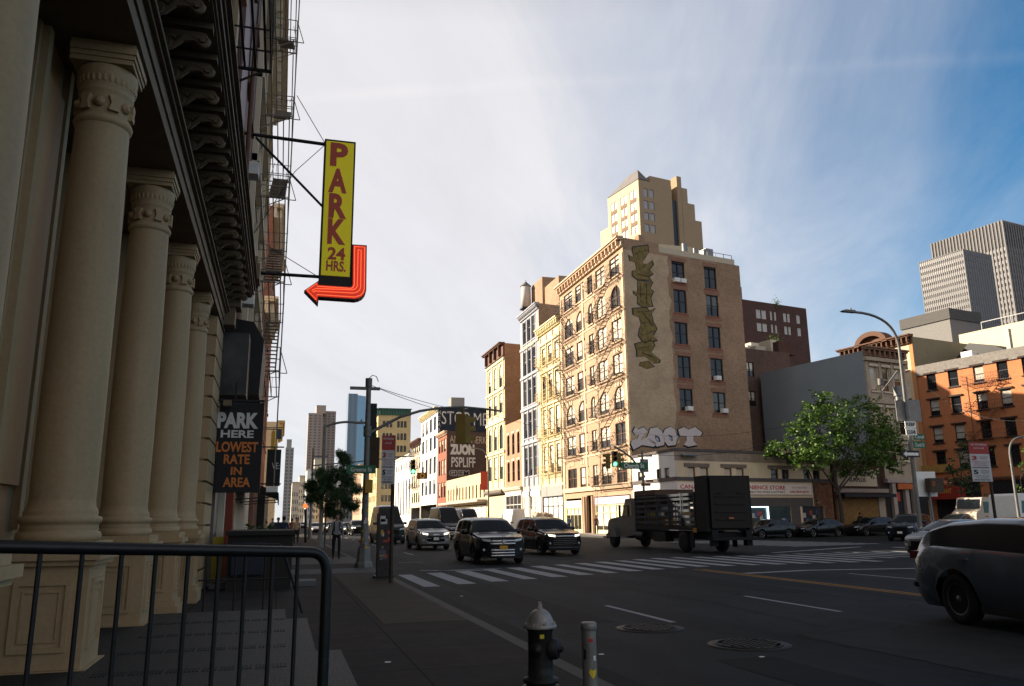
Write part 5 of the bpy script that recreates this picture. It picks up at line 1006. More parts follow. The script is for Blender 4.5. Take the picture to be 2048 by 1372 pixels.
def column(yc):
    m = MB(); 
    m.lathe([(.27,1.86),(.275,2.6),(.268,4.0),(.245,5.42),(.24,5.5)],(XC,yc,0),n=40)
    root = m.build('column',M_ci,CI)
    b = MB(); b.lathe([(.32,1.50),(.338,1.515),(.344,1.54),(.338,1.565),(.325,1.58),(.31,1.585),(.318,1.60),(.31,1.625),(.318,1.65),(.325,1.655),(.335,1.67),(.338,1.69),(.33,1.71),(.305,1.715),(.298,1.73),(.302,1.75),(.295,1.77),(.278,1.80),(.27,1.86)],(XC,yc,0),n=40); b.box(XC-.38,XC+.38,yc-.38,yc+.38,1.42,1.50); b.build('base',M_ci,root)
    c = MB(); c.lathe([(.24,5.48),(.262,5.50),(.27,5.53),(.26,5.56),(.24,5.58),(.238,5.58),(.238,5.80),(.25,5.82),(.255,5.84),(.25,5.86),(.256,5.88),(.27,5.96),(.278,6.03),(.275,6.08),(.255,6.1)],(XC,yc,0),n=40)
    for k in range(30):                                         # egg and dart ring
        t = 2*math.pi*k/30; c.lathe([(0,-.06),(.02,-.045),(.026,0),(.02,.045),(0,.06)][1:4],(XC+.252*math.cos(t),yc+.252*math.sin(t),5.955),n=7)
    for k in range(12):                                         # leaves and rosettes on the necking
        t = 2*math.pi*k/12; o = V((XC+.236*math.cos(t),yc+.236*math.sin(t),5.69)); rd = V((math.cos(t),math.sin(t),0)); tg = V((-math.sin(t),math.cos(t),0))
        if k%2: c.lathe([(.05,0),(.055,.02),(.03,.035),(.02,.05)],o,rd,n=9)
        else: c.prism([(-.05,-.08),(.05,-.08),(.03,.0),(.055,.07),(0,.09),(-.055,.07),(-.03,.0)],o,tg,UZ,rd,-.01,.035)
    c.build('capital',M_ci,root)
    a = MB(); a.box(XC-.30,XC+.27,yc-.27,yc+.27,6.10,6.15); a.box(XC-.30,XC+.285,yc-.285,yc+.285,6.151,6.20); a.box(XC-.30,XC+.30,yc-.30,yc+.30,6.201,6.27); a.box(XC-.30,XC+.28,yc-.28,yc+.28,6.271,6.32); a.build('abacus',M_ci,root)
    p = MB(); s = .345
    p.box(XC-.5,XC+s,yc-s,yc+s,.46,1.30); p.box(XC-.5,XC+s+.05,yc-s-.05,yc+s+.05,1.301,1.345); p.box(XC-.5,XC+s+.09,yc-s-.09,yc+s+.09,1.346,1.419)
    p.box(XC-.5,XC+s+.10,yc-s-.10,yc+s+.10,.15,.38); p.box(XC-.5,XC+s+.05,yc-s-.05,yc+s+.05,.381,.459)
    def panel(O,u,n_):                                          # raised moulding of a sunk panel
        for q in ((-.22,.22,.60,.64),(-.22,.22,1.14,1.18),(-.22,-.18,.641,1.139),(.18,.22,.641,1.139)): p.fbox(O,u,n_,UZ,q[0],q[1],0,.022,q[2],q[3])
        for q in ((-.15,.15,.68,.70),(-.15,.15,1.08,1.10),(-.15,-.13,.701,1.079),(.13,.15,.701,1.079)): p.fbox(O,u,n_,UZ,q[0],q[1],0,.012,q[2],q[3])
    panel(V((XC,yc-s,0)),UX,-UY); panel(V((XC+s,yc,0)),UY,UX)
    p.build('pedestal',M_ci,root)
    return root
for yc in YCS: column(yc)
e = MB()                                                       # architrave and frieze in runs
e.box(XW-.3,-1.58,Y0L,Y1L,6.322,6.50); e.box(XW-.3,-1.555,Y0L,Y1L,6.501,6.68); e.box(XW-.3,-1.50,Y0L,Y1L,6.681,6.73); e.box(XW-.3,-1.45,Y0L,Y1L,6.731,6.78); e.box(XW-.3,-1.52,Y0L,Y1L,6.781,6.84)
e.box(XW-.3,-1.60,Y0L,Y1L,6.841,7.30); e.build('architrave',M_ci2,CI)
e = MB(); e.box(XW-.3,-.97,Y0L,Y1L+.02,7.301,7.36); e.box(XW-.3,-.93,Y0L,Y1L+.05,7.361,7.44); e.box(XW-.3,-.97,Y0L,Y1L+.02,7.441,7.48); e.box(XW-.3,-.90,Y0L,Y1L+.07,7.481,7.56); e.box(XW-.3,-.84,Y0L,Y1L+.1,7.561,7.60)
e.box(-1.30,-1.0,Y0L,Y1L,7.27,7.30); e.build('cornice',M_ci2,CI)
br = MB()                                                      # one scroll bracket, copied along the frieze
pts_ = []
for k in range(15): t = k/14; ang = math.pi*2*1.15*(1-t); r_ = .02+.085*t; pts_.append((-1.50+.0+r_*math.cos(ang+.6),0,6.98+r_*math.sin(ang+.6)))
end = pts_[-1]
S_ = pts_+[(-1.42,0,7.02),(-1.34,0,7.10),(-1.26,0,7.12),(-1.19,0,7.08)]
for k in range(10): t = k/9; ang = .9-math.pi*1.7*t; r_ = .07-.05*t; S_.append((-1.13+r_*math.cos(ang),0,7.05+r_*math.sin(ang)))
br.tube([V((p[0],0,p[2])) for p in S_],.033,9)
br.prism([(-1.60,6.90),(-1.44,6.92),(-1.33,7.03),(-1.22,7.05),(-1.10,7.00),(-1.06,7.1),(-1.1,7.16),(-1.6,7.16)],(0,0,0),UX,UZ,UY,-.022,.022)
br.box(-1.6,-1.02,-.075,.075,7.19,7.268); br.cyl((-1.5,-.06,6.98),(-1.5,.06,6.98),.045,n=12); br.cyl((-1.12,-.06,7.05),(-1.12,.06,7.05),.03,n=12)
k0 = None; yb = -7.6
while yb < Y1L-.6:
    if k0 is None: k0 = MB(); k0.add([V(v)+UY*yb for v in br.v],br.f); k0.sm = list(br.sm); k0 = k0.build('bracket',mat('dark_cream_iron',(.13,.09,.055),.65,var=.4,vs=4),CI); y00 = yb  # brackets in a darker cream than the columns
    else: c = k0.copy(); COL.objects.link(c); c.location = k0.location+V((0,yb-y00,0))
    yb += .66
m = MB()                                                       # quoined end pier
m.box(XW,-1.70,19.0,20.8,.15,6.3)
for k in range(13): z = .2+k*.47; m.box(XW,-1.60,18.95,20.85,z,z+.42)
m.build('quoined_pier',M_ci,CI)
m = MB(); m.box(-1.7,-1.2,20.25,20.85,6.85,7.3); m.box(-1.7,-1.32,20.3,20.8,6.4,6.849); m.box(-1.7,-.80,20.2,20.95,7.601,8.0); m.box(-1.7,-.86,20.25,20.9,8.001,8.2); m.build('end_console',M_ci2,CI)
# upper floors
H1 = 26.
hu = []; 
for z in (8.6,12.4,16.2,20.):
    for k in range(9): y = .9+k*3.05; hu.append((y,y+1.9,z,z+2.7,.3))
O_ = V((-1.75,Y0L,0)); O_ = V((-1.75,Y1L,0)); 
m = MB(); 
uu = UY; Ou = V((-1.78,Y0L,0))
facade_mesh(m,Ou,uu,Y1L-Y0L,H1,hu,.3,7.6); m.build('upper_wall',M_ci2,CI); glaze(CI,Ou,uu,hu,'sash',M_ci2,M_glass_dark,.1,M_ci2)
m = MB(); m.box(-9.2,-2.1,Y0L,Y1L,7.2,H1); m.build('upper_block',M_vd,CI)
trim(CI,Ou,uu,[(.3+k*3.05-.25,.3+k*3.05+.25,7.62,H1-.5,.1) for k in range(10)]+[(0,Y1L-Y0L,z,z+.25,.2) for z in (11.8,15.6,19.4)],M_ci,'pilasters_and_bands')
cornice(CI,Ou,uu,Y1L-Y0L,H1+.5,M_ci2,.9,1.0,1.0)
fire_escape(CI,V((-1.78,0,0)),UY,9.6,15.0,[10.3,14.1,17.9,21.7],M_black,1.18,ladder=False,label='black iron balcony seen from below above the cornice')
# ================================================================ left: further buildings
def lrow(name,label,y0,y1,H_,mt,rows,ncol,X=-1.75,ww=1.1,corn=None,depth=16,g=None,fm=None,side=None):
    r = bld(name,(X,y0,0),label); Wd = y1-y0; O = V((X,y0,0)); hs = []
    cw = (Wd-1.)/ncol
    for za,zb in rows:
        for k in range(ncol): c = .5+cw*(k+.5); hs.append((c-ww/2,c+ww/2,za,zb,.25))
    shell(r,[(X,y0),(X,y1),(X-depth,y1),(X-depth,y0)],H_,{0:mt,1:side or mt,2:mt,3:side or mt},{0:hs},parapet=.5)
    glaze(r,O,UY,hs,'sash',fm,M_glass,.12,M_ci2)
    if corn: cornice(r,O,UY,Wd,H_+.2,corn,.9,1.1,1.1)
    return r,O
r2b,O = lrow('dark_building','dark maroon building with rusty panels, black awning boxes and parking signs',21.,30.4,25,mat('maroon_paint',(.07,.03,.028),.6,var=.5,vs=2,streak=.2),[(8.2,10.4),(12,14.3),(15.8,18),(19.6,21.8)],3,corn=M_browntrim)
m = MB(); m.box(-1.74,-1.62,21.3,23.6,7.9,16.5); m.build('rusty_panel',mat('rusty_purple_panel',(.14,.085,.09),.5,var=.7,vs=3,streak=.1),r2b)
m = MB(); m.cyl((-1.55,24.1,5),(-1.5,24.1,17),.07); m.cyl((-1.5,24.4,6),(-1.5,24.4,12),.05); m.build('downpipe',M_browntrim,r2b)
for y,z in ((25.9,9.),(28.1,9.),(26.0,12.9),(27.4,7.6)): m = MB(); m.box(-1.75,-1.25,y,y+.6,z,z+.42); m.build('air_conditioner',M_white,r2b)
m = MB(); m.box(-1.70,-.98,20.95,21.9,4.75,6.35); m.build('awning_box',mat('sooty_metal',(.05,.05,.05),.5,var=.9,vs=1.5),r2b); m = MB(); m.prism([(-1.7,4.9),(-.72,5.0),(-.66,6.5),(-.95,7.0),(-1.7,7.1)],(0,0,0),UX,UZ,UY,22.4,25.5); m.build('awning_box',M_black,r2b)
# ground floor of the dark building: gate, strips, door
for y0_,y1_,xx,mt_,nm in [(21.1,22.2,-1.55,mat('grey_mesh_gate',(.13,.13,.13),.5,.4,var=.6,vs=12),'mesh_gate'),(22.3,22.6,-1.40,M_stone,'door_jamb'),(24.4,25.2,-1.3,mat('red_brick_pier',(.22,.05,.03),.8,var=.3),'brick_pier'),(25.5,26.1,-1.35,M_grey,'stone_pier'),(21.25,21.33,-1.3,mat('yellow_pipe_paint',(.40,.32,.03),.6),'yellow_guard')]:
    m = MB(); m.box(-1.9,xx,y0_,y1_,.15,4.0 if nm!='yellow_guard' else 1.3); m.build(nm,mt_,r2b)
m = MB(); m.box(-1.9,-1.74,21.3,30,.15,4.4); m.build('shopfront',M_vd,r2b)
r3b,O = lrow('cream_building','tall cream building with stacked iron fire escape seen edge on, second past the colonnade',30.5,48.5,27.,M_cream,[(5.2,7.3),(8.8,11),(12.4,14.6),(16,18.2),(19.6,21.8),(23.2,25.2)],5,corn=M_cream)
trim(r3b,O,UY,[(0,15.5,z,z+.3,.3) for z in (4.6,8.2,11.8,15.4,19,22.6)]+[(x,x+.35,4.6,26,.2) for x in (0,4.8,9.9,15.1)],M_cream,'bands')
fire_escape(r3b,O,UY,1.5,8.5,[7.4,11.,14.6,18.2,21.8,25.4],mat('silvery_iron',(.20,.17,.14),.5,.3,var=.3),1.42,label='pale iron fire escape rising floor over floor, seen edge on')
m = MB()
for k,z in enumerate((7.4,11.,14.6,18.2,21.8)): m = MB(); m.bar((-.33,32+.0,z+.9),(-.02,32,z-.1),.03); m.bar((-.33,32,z-.1),(-.02,32,z-.1),.03); m.build('guy_bracket',MATS['silvery_iron'],r3b)
m = MB(); m.bar((-.3,33,3.0),(-.3,33,25.5),.05); m.build('ladder_rail',MATS['silvery_iron'],r3b)
r4c,O = lrow('low_shade_block','unseen dark brick block added past the side street gap to shape the sun',56.,65.9,16.7,B_dark,[(4.6+3.7*k,6.8+3.7*k) for k in range(3)],3,corn=M_cream)  # unseen block, height set so sun reaches the crossing but misses the truck
r4b,O = lrow('red_building','tall red brick building behind the edge on fire escape',66.,84.5,27.5,B_red,[(4.6+3.7*k,6.8+3.7*k) for k in range(6)],5,corn=M_cream)
m = MB(); m.box(-1.75,-1.2,66,84.5,.15,4.2); m.build('shopfront',M_vd,r4b)
YG = 100.
r5b,O = lrow('yellow_corner_building','low yellow building with a bracketed cornice, last on the left before the skyline',YG+14,YG+34,15.,MATS['yellow_cast_iron_paint'],[(4.6,7.0),(9,11.4)],6,X=-.9,corn=mat('yellow_cornice',(.62,.48,.22),.8))
r6b,O = lrow('street_end_building','row of low shops on the left far down the street',YG+36,YG+150,12.,M_stone,[(4.6,6.6),(8.4,10.4)],20,X=-1.7,corn=M_stone)
# signs on the left buildings -------------------------------------------------------------------------
Ysg = 25.
def sp(x,y,Y=Ysg): return onY(x,y,Y)
PK = bld('parking_sign',tuple(sp(650,283)),'tall yellow vertical sign reading PARK 24 HRS with a red neon arrow hooked under it','sign')
tl,tr_,bl = sp(652,281),sp(708,286),sp(642,552); xl,xr = (tl.x+bl.x)/2-.0,(tr_.x+sp(700,555).x)/2; zt1 = (tl.z+tr_.z)/2; zb1 = bl.z
m = MB(); m.box(xl-.05,xr+.05,Ysg,Ysg+.42,zb1-.28,zt1+.05); m.build('case',M_black,PK)
m = MB(); m.box(xl+.005,xr-.005,Ysg-.02,Ysg-.002,zb1+.03,zt1-.02); face = m.build('face',mat('yellow_sign_face',(.58,.50,.015),.5,var=.1,emit=(.60,.50,.01),estr=.10),PK)
M_rl = mat('faded_red_lettering',(.50,.085,.05),.5,var=.1)
wS = xr-xl; cS = (xl+xr)/2
for s_,y0_,y1_,x0_,x1_,bo in [('P',105,260,215,350,.045),('A',288,450,202,342,.045),('R',468,635,203,340,.045),('K',650,823,195,332,.045),('24',855,935,197,328,.035),('HRS.',952,1018,187,332,.03)]:
    a,b = sp(600+x0_/3.61,260+y1_/3.61),sp(600+x1_/3.61,260+y0_/3.61); text_mb(s_,((a.x+b.x)/2,Ysg-.02,(a.z+b.z)/2),UX,UZ,b.x-a.x,b.z-a.z,bold=bo,depth=.014).build('lettering',M_rl,PK)
M_red = mat('red_neon_housing',(.55,.045,.02),.5,var=.1,emit=(1,.06,.02),estr=.14); M_neon = mat('neon_tube',(.9,.2,.1),.4,emit=(1.,.16,.06),estr=.45)
z6 = lambda x,y: (lambda p:(p.x,p.z))(sp(600+x/3.61,260+y/3.61))
outl = [(378,828),(482,834),(478,1160),(470,1190),(450,1212),(425,1224),(395,1230),(135,1212),(130,1262),(30,1160),(136,1088),(137,1114),(360,1130),(368,1125),(372,1115)]
m = MB(); m.prism([z6(x,y) for x,y in outl],(0,Ysg,0),UX,UZ,UY,-.03,.30); ar = m.build('arrow',M_black,PK)
ins = [(384,836),(475,841),(471,1158),(463,1184),(446,1204),(422,1216),(394,1221),(128,1203),(123,1245),(38,1160),(129,1100),(130,1122),(362,1138),(374,1132),(380,1118)]
m = MB(); m.prism([z6(x,y) for x,y in ins],(0,Ysg,0),UX,UZ,UY,-.05,-.032); fa = m.build('arrow_face',M_red,ar)
for ln in ([(392,846),(466,851),(462,1152),(452,1180),(434,1198),(392,1210),(120,1192),(115,1228),(50,1160),(120,1112),(124,1132),(366,1148),(382,1140),(390,1120),(392,846)],
           [(418,870),(440,872),(436,1140),(428,1162),(405,1176),(380,1181),(105,1166),(108,1152),(84,1160),(100,1176),(104,1166)],[(418,870),(412,1130),(400,1150),(378,1158),(110,1148)]):
    m = MB(); m.tube([V((z6(x,y)[0],Ysg-.07,z6(x,y)[1])) for x,y in ln],.013,5); m.build('neon_tube',M_neon,ar)
def arm(a,b,r=.035): m = MB(); m.cyl(a,b,r,n=8); return m
for a,b,r in [(V((-1.76,Ysg+.1,sp(500,265).z)),V((xl,Ysg+.1,sp(650,286).z)),.06),(V((-1.76,Ysg+.1,sp(470,541).z)),V((xl,Ysg+.1,sp(641,552).z)),.055),(sp(512,275),sp(645,413),.04)]:
    arm(a,b,r).build('support_arm',M_black,PK)
for a,b in [(sp(594,185),sp(650,280)),(sp(590,338),sp(650,285)),(sp(508,462),sp(590,338)),(sp(520,478),sp(640,552))]: arm(a+UY*.2,b+UY*.2,.012).build('guy_wire',M_black,PK)
PH_ = bld('parking_board',tuple(sp(480,985,20.6)),'black board reading PARK HERE LOWEST RATE IN AREA, hung from the dark building','sign')
a,b = sp(428,985,20.6),sp(529,806,20.6); m = MB(); m.box(a.x,b.x,20.6,20.8,a.z,b.z); m.build('board',mat('black_board',(.012,.012,.014),.6,var=.3),PH_)
M_wl = mat('white_lettering',(.55,.55,.53),.6,var=.2); M_ol2 = mat('orange_lettering',(.55,.17,.04),.6,var=.15)
for s_,x0_,x1_,y0_,y1_,mt_,bo in [('PARK',434,518,826,856,M_wl,.05),('HERE',441,508,861,875,M_wl,.03),('LOWEST',432,517,884,904,M_ol2,.03),('RATE',447,500,909,928,M_ol2,.03),('IN',461,484,934,950,M_ol2,.03),('AREA',445,501,955,974,M_ol2,.03)]:
    p,q = sp(x0_,y1_,20.6),sp(x1_,y0_,20.6); text_mb(s_,((p.x+q.x)/2,20.6,(p.z+q.z)/2),UX,UZ,q.x-p.x,q.z-p.z,bold=bo,depth=.012).build('lettering',mt_,PH_)
m = MB(); m.bar((-1.7,20.7,b.z+.06),(b.x,20.7,b.z+.06),.05); m.bar((-1.2,20.7,b.z),(-1.2,20.7,b.z+.5),.04); m.build('hanger',M_black,PH_)
p = sp(455,806,20.3); m = MB(); m.box(p.x-.09,p.x+.09,20.2,20.45,p.z-.07,p.z+.06); m.build('flood_light',M_ci2,PH_)
def blade(x0,x1,y0,y1,Y,mt_,label,txt=None,tm=None,d=.12):
    a,b = sp(x0,y1,Y),sp(x1,y0,Y); r = bld('blade_sign',tuple(a),label,'sign'); m = MB(); m.box(a.x,b.x,Y,Y+d,a.z,b.z); m.build('panel',mt_,r); k = MB(); k.bar((-1.75,Y+d/2,b.z+.1),(b.x+.1,Y+d/2,b.z+.1),.05); k.bar(((a.x+b.x)/2,Y+d/2,b.z),((a.x+b.x)/2,Y+d/2,b.z+.1),.03); k.build('bracket',M_black,r)
    if txt: text_mb(txt,((a.x+b.x)/2+(b.x-a.x)*.15,Y,(a.z+b.z)/2+(b.z-a.z)*.05),UX,UZ,(b.x-a.x)*.55,(b.z-a.z)*.17,depth=.012).build('lettering',tm or M_wl,r)
    return r
blade(531,563,899,972,34,M_black,'black square blade sign with white letters VE:, left edge of the skyline','VE:'); blade(541,551,862,902,44,mat('orange_yellow_sign',(.60,.34,.04),.6),'narrow orange yellow blade sign above the black square one')
blade(553,564,858,878,60,mat('dark_blue_sign',(.04,.06,.09),.5),'small dark blue sign hanging above the black square blade sign'); blade(532,556,973,984,32,M_white,'small white shop sign under the black square blade sign')
# street level clutter on the left pavement ---------------------------------------------------------------
SH = bld('dining_shed',(-.9,20.,.15),'low dark wooden street shed beyond the colonnade on the left pavement','shed')
a,b = sp(500,1160,17.5),sp(612,1052,17.5); 
m = MB(); m.box(-1.1,.30,19.5,23.,.15,1.35); m.box(-1.15,.35,19.4,23.1,1.351,1.45); m.build('body',M_vd,SH); m = MB(); m.box(-1.0,-.3,19.38,19.46,.5,1.2); m.build('panel',mat('dark_blue_panel',(.01,.016,.028),.4),SH)
BX = bld('planter_box',(-.2,27,.15),'black planter box with low green plants against the left buildings','planter'); m = MB(); m.box(-1.2,-.1,26,29,.15,.9); m.build('box',M_vd,BX); m = MB(); rn = random.Random(5)
for _ in range(500): p = V((rn.uniform(-1.1,-.15),rn.uniform(26.1,28.9),.9+abs(rn.gauss(0,.25)))); d = V((rn.uniform(-1,1),rn.uniform(-1,1),rn.uniform(0,1))).normalized(); s2 = d.cross(V((rn.uniform(-1,1),1,.3))).normalized(); m.quad(p-d*.08,p+s2*.05,p+d*.08,p-s2*.05)
m.build('plants',M_lf2,BX)
AW = bld('shop_awning',(-1.7,34,2.6),'dark shop awning over the left pavement under the blade signs','awning'); m = MB(); m.prism([(-1.74,3.4),(-.1,2.75),(-.1,2.45),(-.14,2.45),(-.14,2.7),(-1.74,3.3)],(0,0,0),UX,UZ,UY,33,43); m.build('canvas',M_vd,AW); 
for y in (33.2,38,42.8): m = MB(); m.bar((-1.74,y,2.5),(-.12,y,2.6),.04); m.build('strut',M_black,AW)
# second stoop rail further along
def tube_thing(paths, r, mt_, nm, label, cat, group=None, parts=None):
    root = bld(nm,tuple(paths[0][0]),label,cat,group)
    for i,(p) in enumerate(paths): m = MB(); m.tube(p,r if i == 0 else r*.62,10); m.build(('top_rail' if i == 0 else 'bar'),mt_,root)
    return root
def curve3(a,b,c,n=6): return [a*(1-t)**2+b*2*t*(1-t)+c*t*t for t in [k/n for k in range(n+1)]]
g0,g1,g2 = V((-1.2,14.,1.28)),V((.05,14.,1.28)),V((.42,14.,.2))
paths = [[g0,g1-V((.12,0,0))]+curve3(g1-V((.08,0,0)),g1,g1+V((.03,0,-.1)))+[g2]]+[[V((x,14,1.28)),V((x,14,.2))] for x in (-1.1,-.65,-.2)]+[[V((-1.2,14,.75)),V((.2,14,.75))]]
tube_thing(paths,.022,M_black,'stair_railing','thin dark pipe railing of the farther stoop, behind the foreground rail','railing')
# foreground stoop railing --------------------------------------------------------------------------------
RL = atd(-80,1092,2.62); RR = atd(600,1104,3.40); ce = atd(655,1105,3.46); dn = V((atd(654,1160,3.46).x,atd(654,1160,3.46).y,1.40)); 
zt_ = (RL.z+RR.z)/2
fr_ = bld('stair_railing',(ce.x,ce.y,.15),'thick black pipe railing with a rounded corner across the lower left foreground','railing')
m = MB(); m.tube([RL,RL.lerp(RR,.5),RR]+curve3(RR.lerp(ce,.35),ce,V((ce.x,ce.y,ce.z-.10)),8)+[V((ce.x,ce.y,.15))],.0225,16); m.build('top_rail',mat('black_gloss_pipe',(.006,.007,.008),.4,var=.5,vs=14,bump=.12,bs=18,spec=.35),fr_)
for px in (52,127,201,269,337,405,467,532,595):
    t = (px+80)/680.; a = RL.lerp(RR,t); m = MB(); m.tube([a-UZ*.01,V((a.x,a.y,.45))],.0085,8); m.build('baluster',M_black,fr_)
m = MB(); m.tube([V((RL.x,RL.y,.50)),V((RR.x,RR.y,.50))],.012,8); m.build('bottom_rail',M_black,fr_)
# stoop: steel plate platform and steps
stl = mat('worn_steel_plate',(.016,.019,.022),.6,.2,var=.5,vs=6,bump=.6,bs=55)
SP_ = bld('stoop',(-.7,8,.15),'low steel plate platform with two steps in front of the colonnade','steps')
m = MB(); m.box(-2.3,.13,1.5,12.2,.15,.45); m.build('platform',stl,SP_); m = MB(); m.box(.131,.42,1.5,11.9,.15,.35); m.build('step',stl,SP_); m = MB(); m.box(.421,.72,1.5,9.6,.15,.25); m.build('step',stl,SP_)
m = MB()
for j in range(7):
    for k in range(11): 
        for q in range(4):
            for q2 in range(4): m.box(-1.4+k*.14+q2*.03-.0,-1.4+k*.14+q2*.03+.02,4+j*1.15+q*.05,4+j*1.15+q*.05+.03,.45,.456)
m.build('glass_lights',mat('vault_glass',(.018,.022,.025),.6,var=.4),SP_)
m = MB(); m.box(-1.5,.9,20.3,21.,.15,.27); thing(m,'door_step',mat('pale_granite',(.11,.115,.12),.7,var=.2),'pale granite door step crossing the pavement past the colonnade','step',loc=(0,20.5,.15))
# ================================================================ street furniture
HY = V((2.34,7.36,.15)); hyd = bld('fire_hydrant',tuple(HY),'old black fire hydrant with a silver painted dome, in the foreground','fire hydrant')
M_hb = mat('black_hydrant_paint',(.016,.015,.014),.5,var=.5,vs=9,bump=.3,bs=30); M_hs = mat('worn_silver_paint',(.30,.28,.26),.42,.35,var=.5,vs=14,bump=.15,bs=60)
m = MB(); m.lathe([(.17,0),(.17,.025),(.135,.03),(.135,.05),(.16,.06),(.16,.09),(.12,.10),(.113,.20),(.113,.49),(.125,.51),(.125,.525)],HY,n=32)
HY0 = HY.copy(); HY = HY-UZ*.11; m.build('barrel',M_hb,hyd)
m = MB(); m.lathe([(.150,.635),(.155,.645),(.150,.665),(.128,.675),(.118,.71),(.098,.75),(.07,.78),(.04,.797),(.028,.80),(.026,.81)],HY,n=32)
for k in range(8): t = k*math.pi/4; m.cyl(HY+V((math.cos(t)*.137,math.sin(t)*.137,.665)),HY+V((math.cos(t)*.137,math.sin(t)*.137,.682)),.012,n=6)
m.build('dome',M_hs,hyd); m = MB(); m.lathe([(.028,.80),(.024,.83),(.018,.845),(.018,.86)],HY,n=5,smooth=False); m.build('nut',M_hs,hyd)
d = V((.80,-.60,0)); m = MB(); m.lathe([(.09,.09),(.095,.15),(.085,.155),(.085,.17),(.06,.175),(.03,.18),(.025,.215)],HY+UZ*.46,d,n=20); m.build('nozzle_cap',M_hb,hyd)
m = MB(); m.lathe([(.055,.09),(.06,.13),(.05,.14),(.02,.145),(.018,.165)],HY+UZ*.46,V((-.6,-.8,0)),n=16); m.build('nozzle_cap',M_hb,hyd)
m = MB(); m.lathe([(.115,.115),(.024,.12)],HY+UZ*.56,V((-.25,-.97,0)),n=5) if False else m.fbox(HY+V((-.02,-.118,.555)),UX,UY,UZ,-.02,.02,0,.006,0,.035); m.build('sticker',mat('yellow_sticker',(.65,.52,.04),.5),hyd)
BO = V((2.60,6.80,.07)); bo = bld('bollard',tuple(BO),'grey steel pipe bollard with stickers and a yellow heart, beside the hydrant','bollard')
M_bp = mat('scuffed_grey_pipe',(.23,.22,.205),.5,.3,var=.6,vs=7,bump=.15,bs=40,streak=.4)
m = MB(); m.lathe([(.062,.08),(.062,.64)],BO,n=28); m.build('pipe',M_bp,bo); m = MB(); m.lathe([(.062,.64),(.070,.645),(.070,.695),(.06,.705),(.0,.708)],BO,n=28); m.build('cap',M_bp,bo)
vd = (CAMP-BO); vd.z = 0; vd.normalize(); sd = V((-vd.y,vd.x,0))
def sticker(poly,z,ang,mt_,nm='sticker',lab=None):
    q = MB(); r_ = .0645; pts = []
    for x,y in poly: a = ang+x/r_; pts.append(BO+(vd*math.cos(a)+sd*math.sin(a))*r_+UZ*(z+y))
    c = sum(pts,V((0,0,0)))/len(pts); ca = ang; c = BO+(vd*math.cos(ca)+sd*math.sin(ca))*(r_+.0015)+UZ*(z); q.add(pts+[c],[(i,(i+1)%len(pts),len(pts)) for i in range(len(pts))]); return q.build(nm,mt_,bo,lab)
heart = [(0,-.045),(.02,-.02),(.034,.006),(.032,.026),(.018,.034),(0,.02),(-.018,.034),(-.032,.026),(-.034,.006),(-.02,-.02)]
hs2 = sticker(heart,.30,.45,mat('yellow_heart',(.70,.52,.03),.5),'heart_sticker','yellow heart shaped sticker')
sticker([(-.018,-.014),(.018,-.016),(.02,.014),(-.012,.018)],.565,.25,mat('red_sticker',(.45,.03,.03),.5)); sticker([(-.011,-.04),(.011,-.04),(.011,.04),(-.011,.04)],.45,-.6,M_dark); sticker([(-.012,-.02),(.012,-.02),(.012,.02),(-.012,.02)],.42,.75,M_white)
# main signal pole
PY = 27.6; SPp = V((2.72,PY,.15)); sg_ = bld('traffic_signal_pole',tuple(SPp),'old sticker covered signal pole with long curved arm, crossbar and green street sign','signal pole')
M_pole = mat('aged_grey_pole',(.17,.165,.155),.6,.3,var=.4,vs=5,bump=.1)
m = MB(); m.lathe([(.30,0),(.29,.12),(.24,.2),(.20,.62),(.15,.72),(.13,.8)],SPp,n=8,smooth=False); m.build('base',M_pole,sg_)
m = MB(); m.lathe([(.125,.8),(.10,3),(.085,6.15)],SPp,n=16); m.build('pole',M_pole,sg_)
zt_ = onY(735,777,PY).z; m = MB(); m.bar(V((onY(700,780,PY).x,PY,zt_)),V((onY(760,776,PY).x,PY,zt_)),.10,.10); m.cyl(SPp+UZ*6.0,SPp+UZ*6.3,.12); m.tube([SPp+V((0,0,6.3)),SPp+V((.12,0,6.42)),SPp+V((.25,0,6.38)),SPp+V((.33,0,6.2))],.015,5); m.build('crossbar',M_pole,sg_)
ap_ = [onY(x,y,PY) for x,y in ((738,867),(765,852),(800,834),(840,822),(880,816),(925,814),(970,818),(1000,822))]
m = MB(); m.tube(ap_,[.055-.003*i for i in range(8)],8); m.cyl(SPp+UZ*(ap_[0].z-.25),SPp+UZ*(ap_[0].z+.1),.14); m.build('mast_arm',M_pole,sg_)
M_sy = mat('signal_yellow_paint',(.20,.13,.025),.5,var=.3); M_sgn = mat('signal_housing',(.05,.035,.02),.6,var=.3)
M_gl_on = mat('green_light',(.05,.5,.2),.3,emit=(.1,1.,.45),estr=2.5); M_lens = mat('dark_lens',(.02,.012,.01),.2)
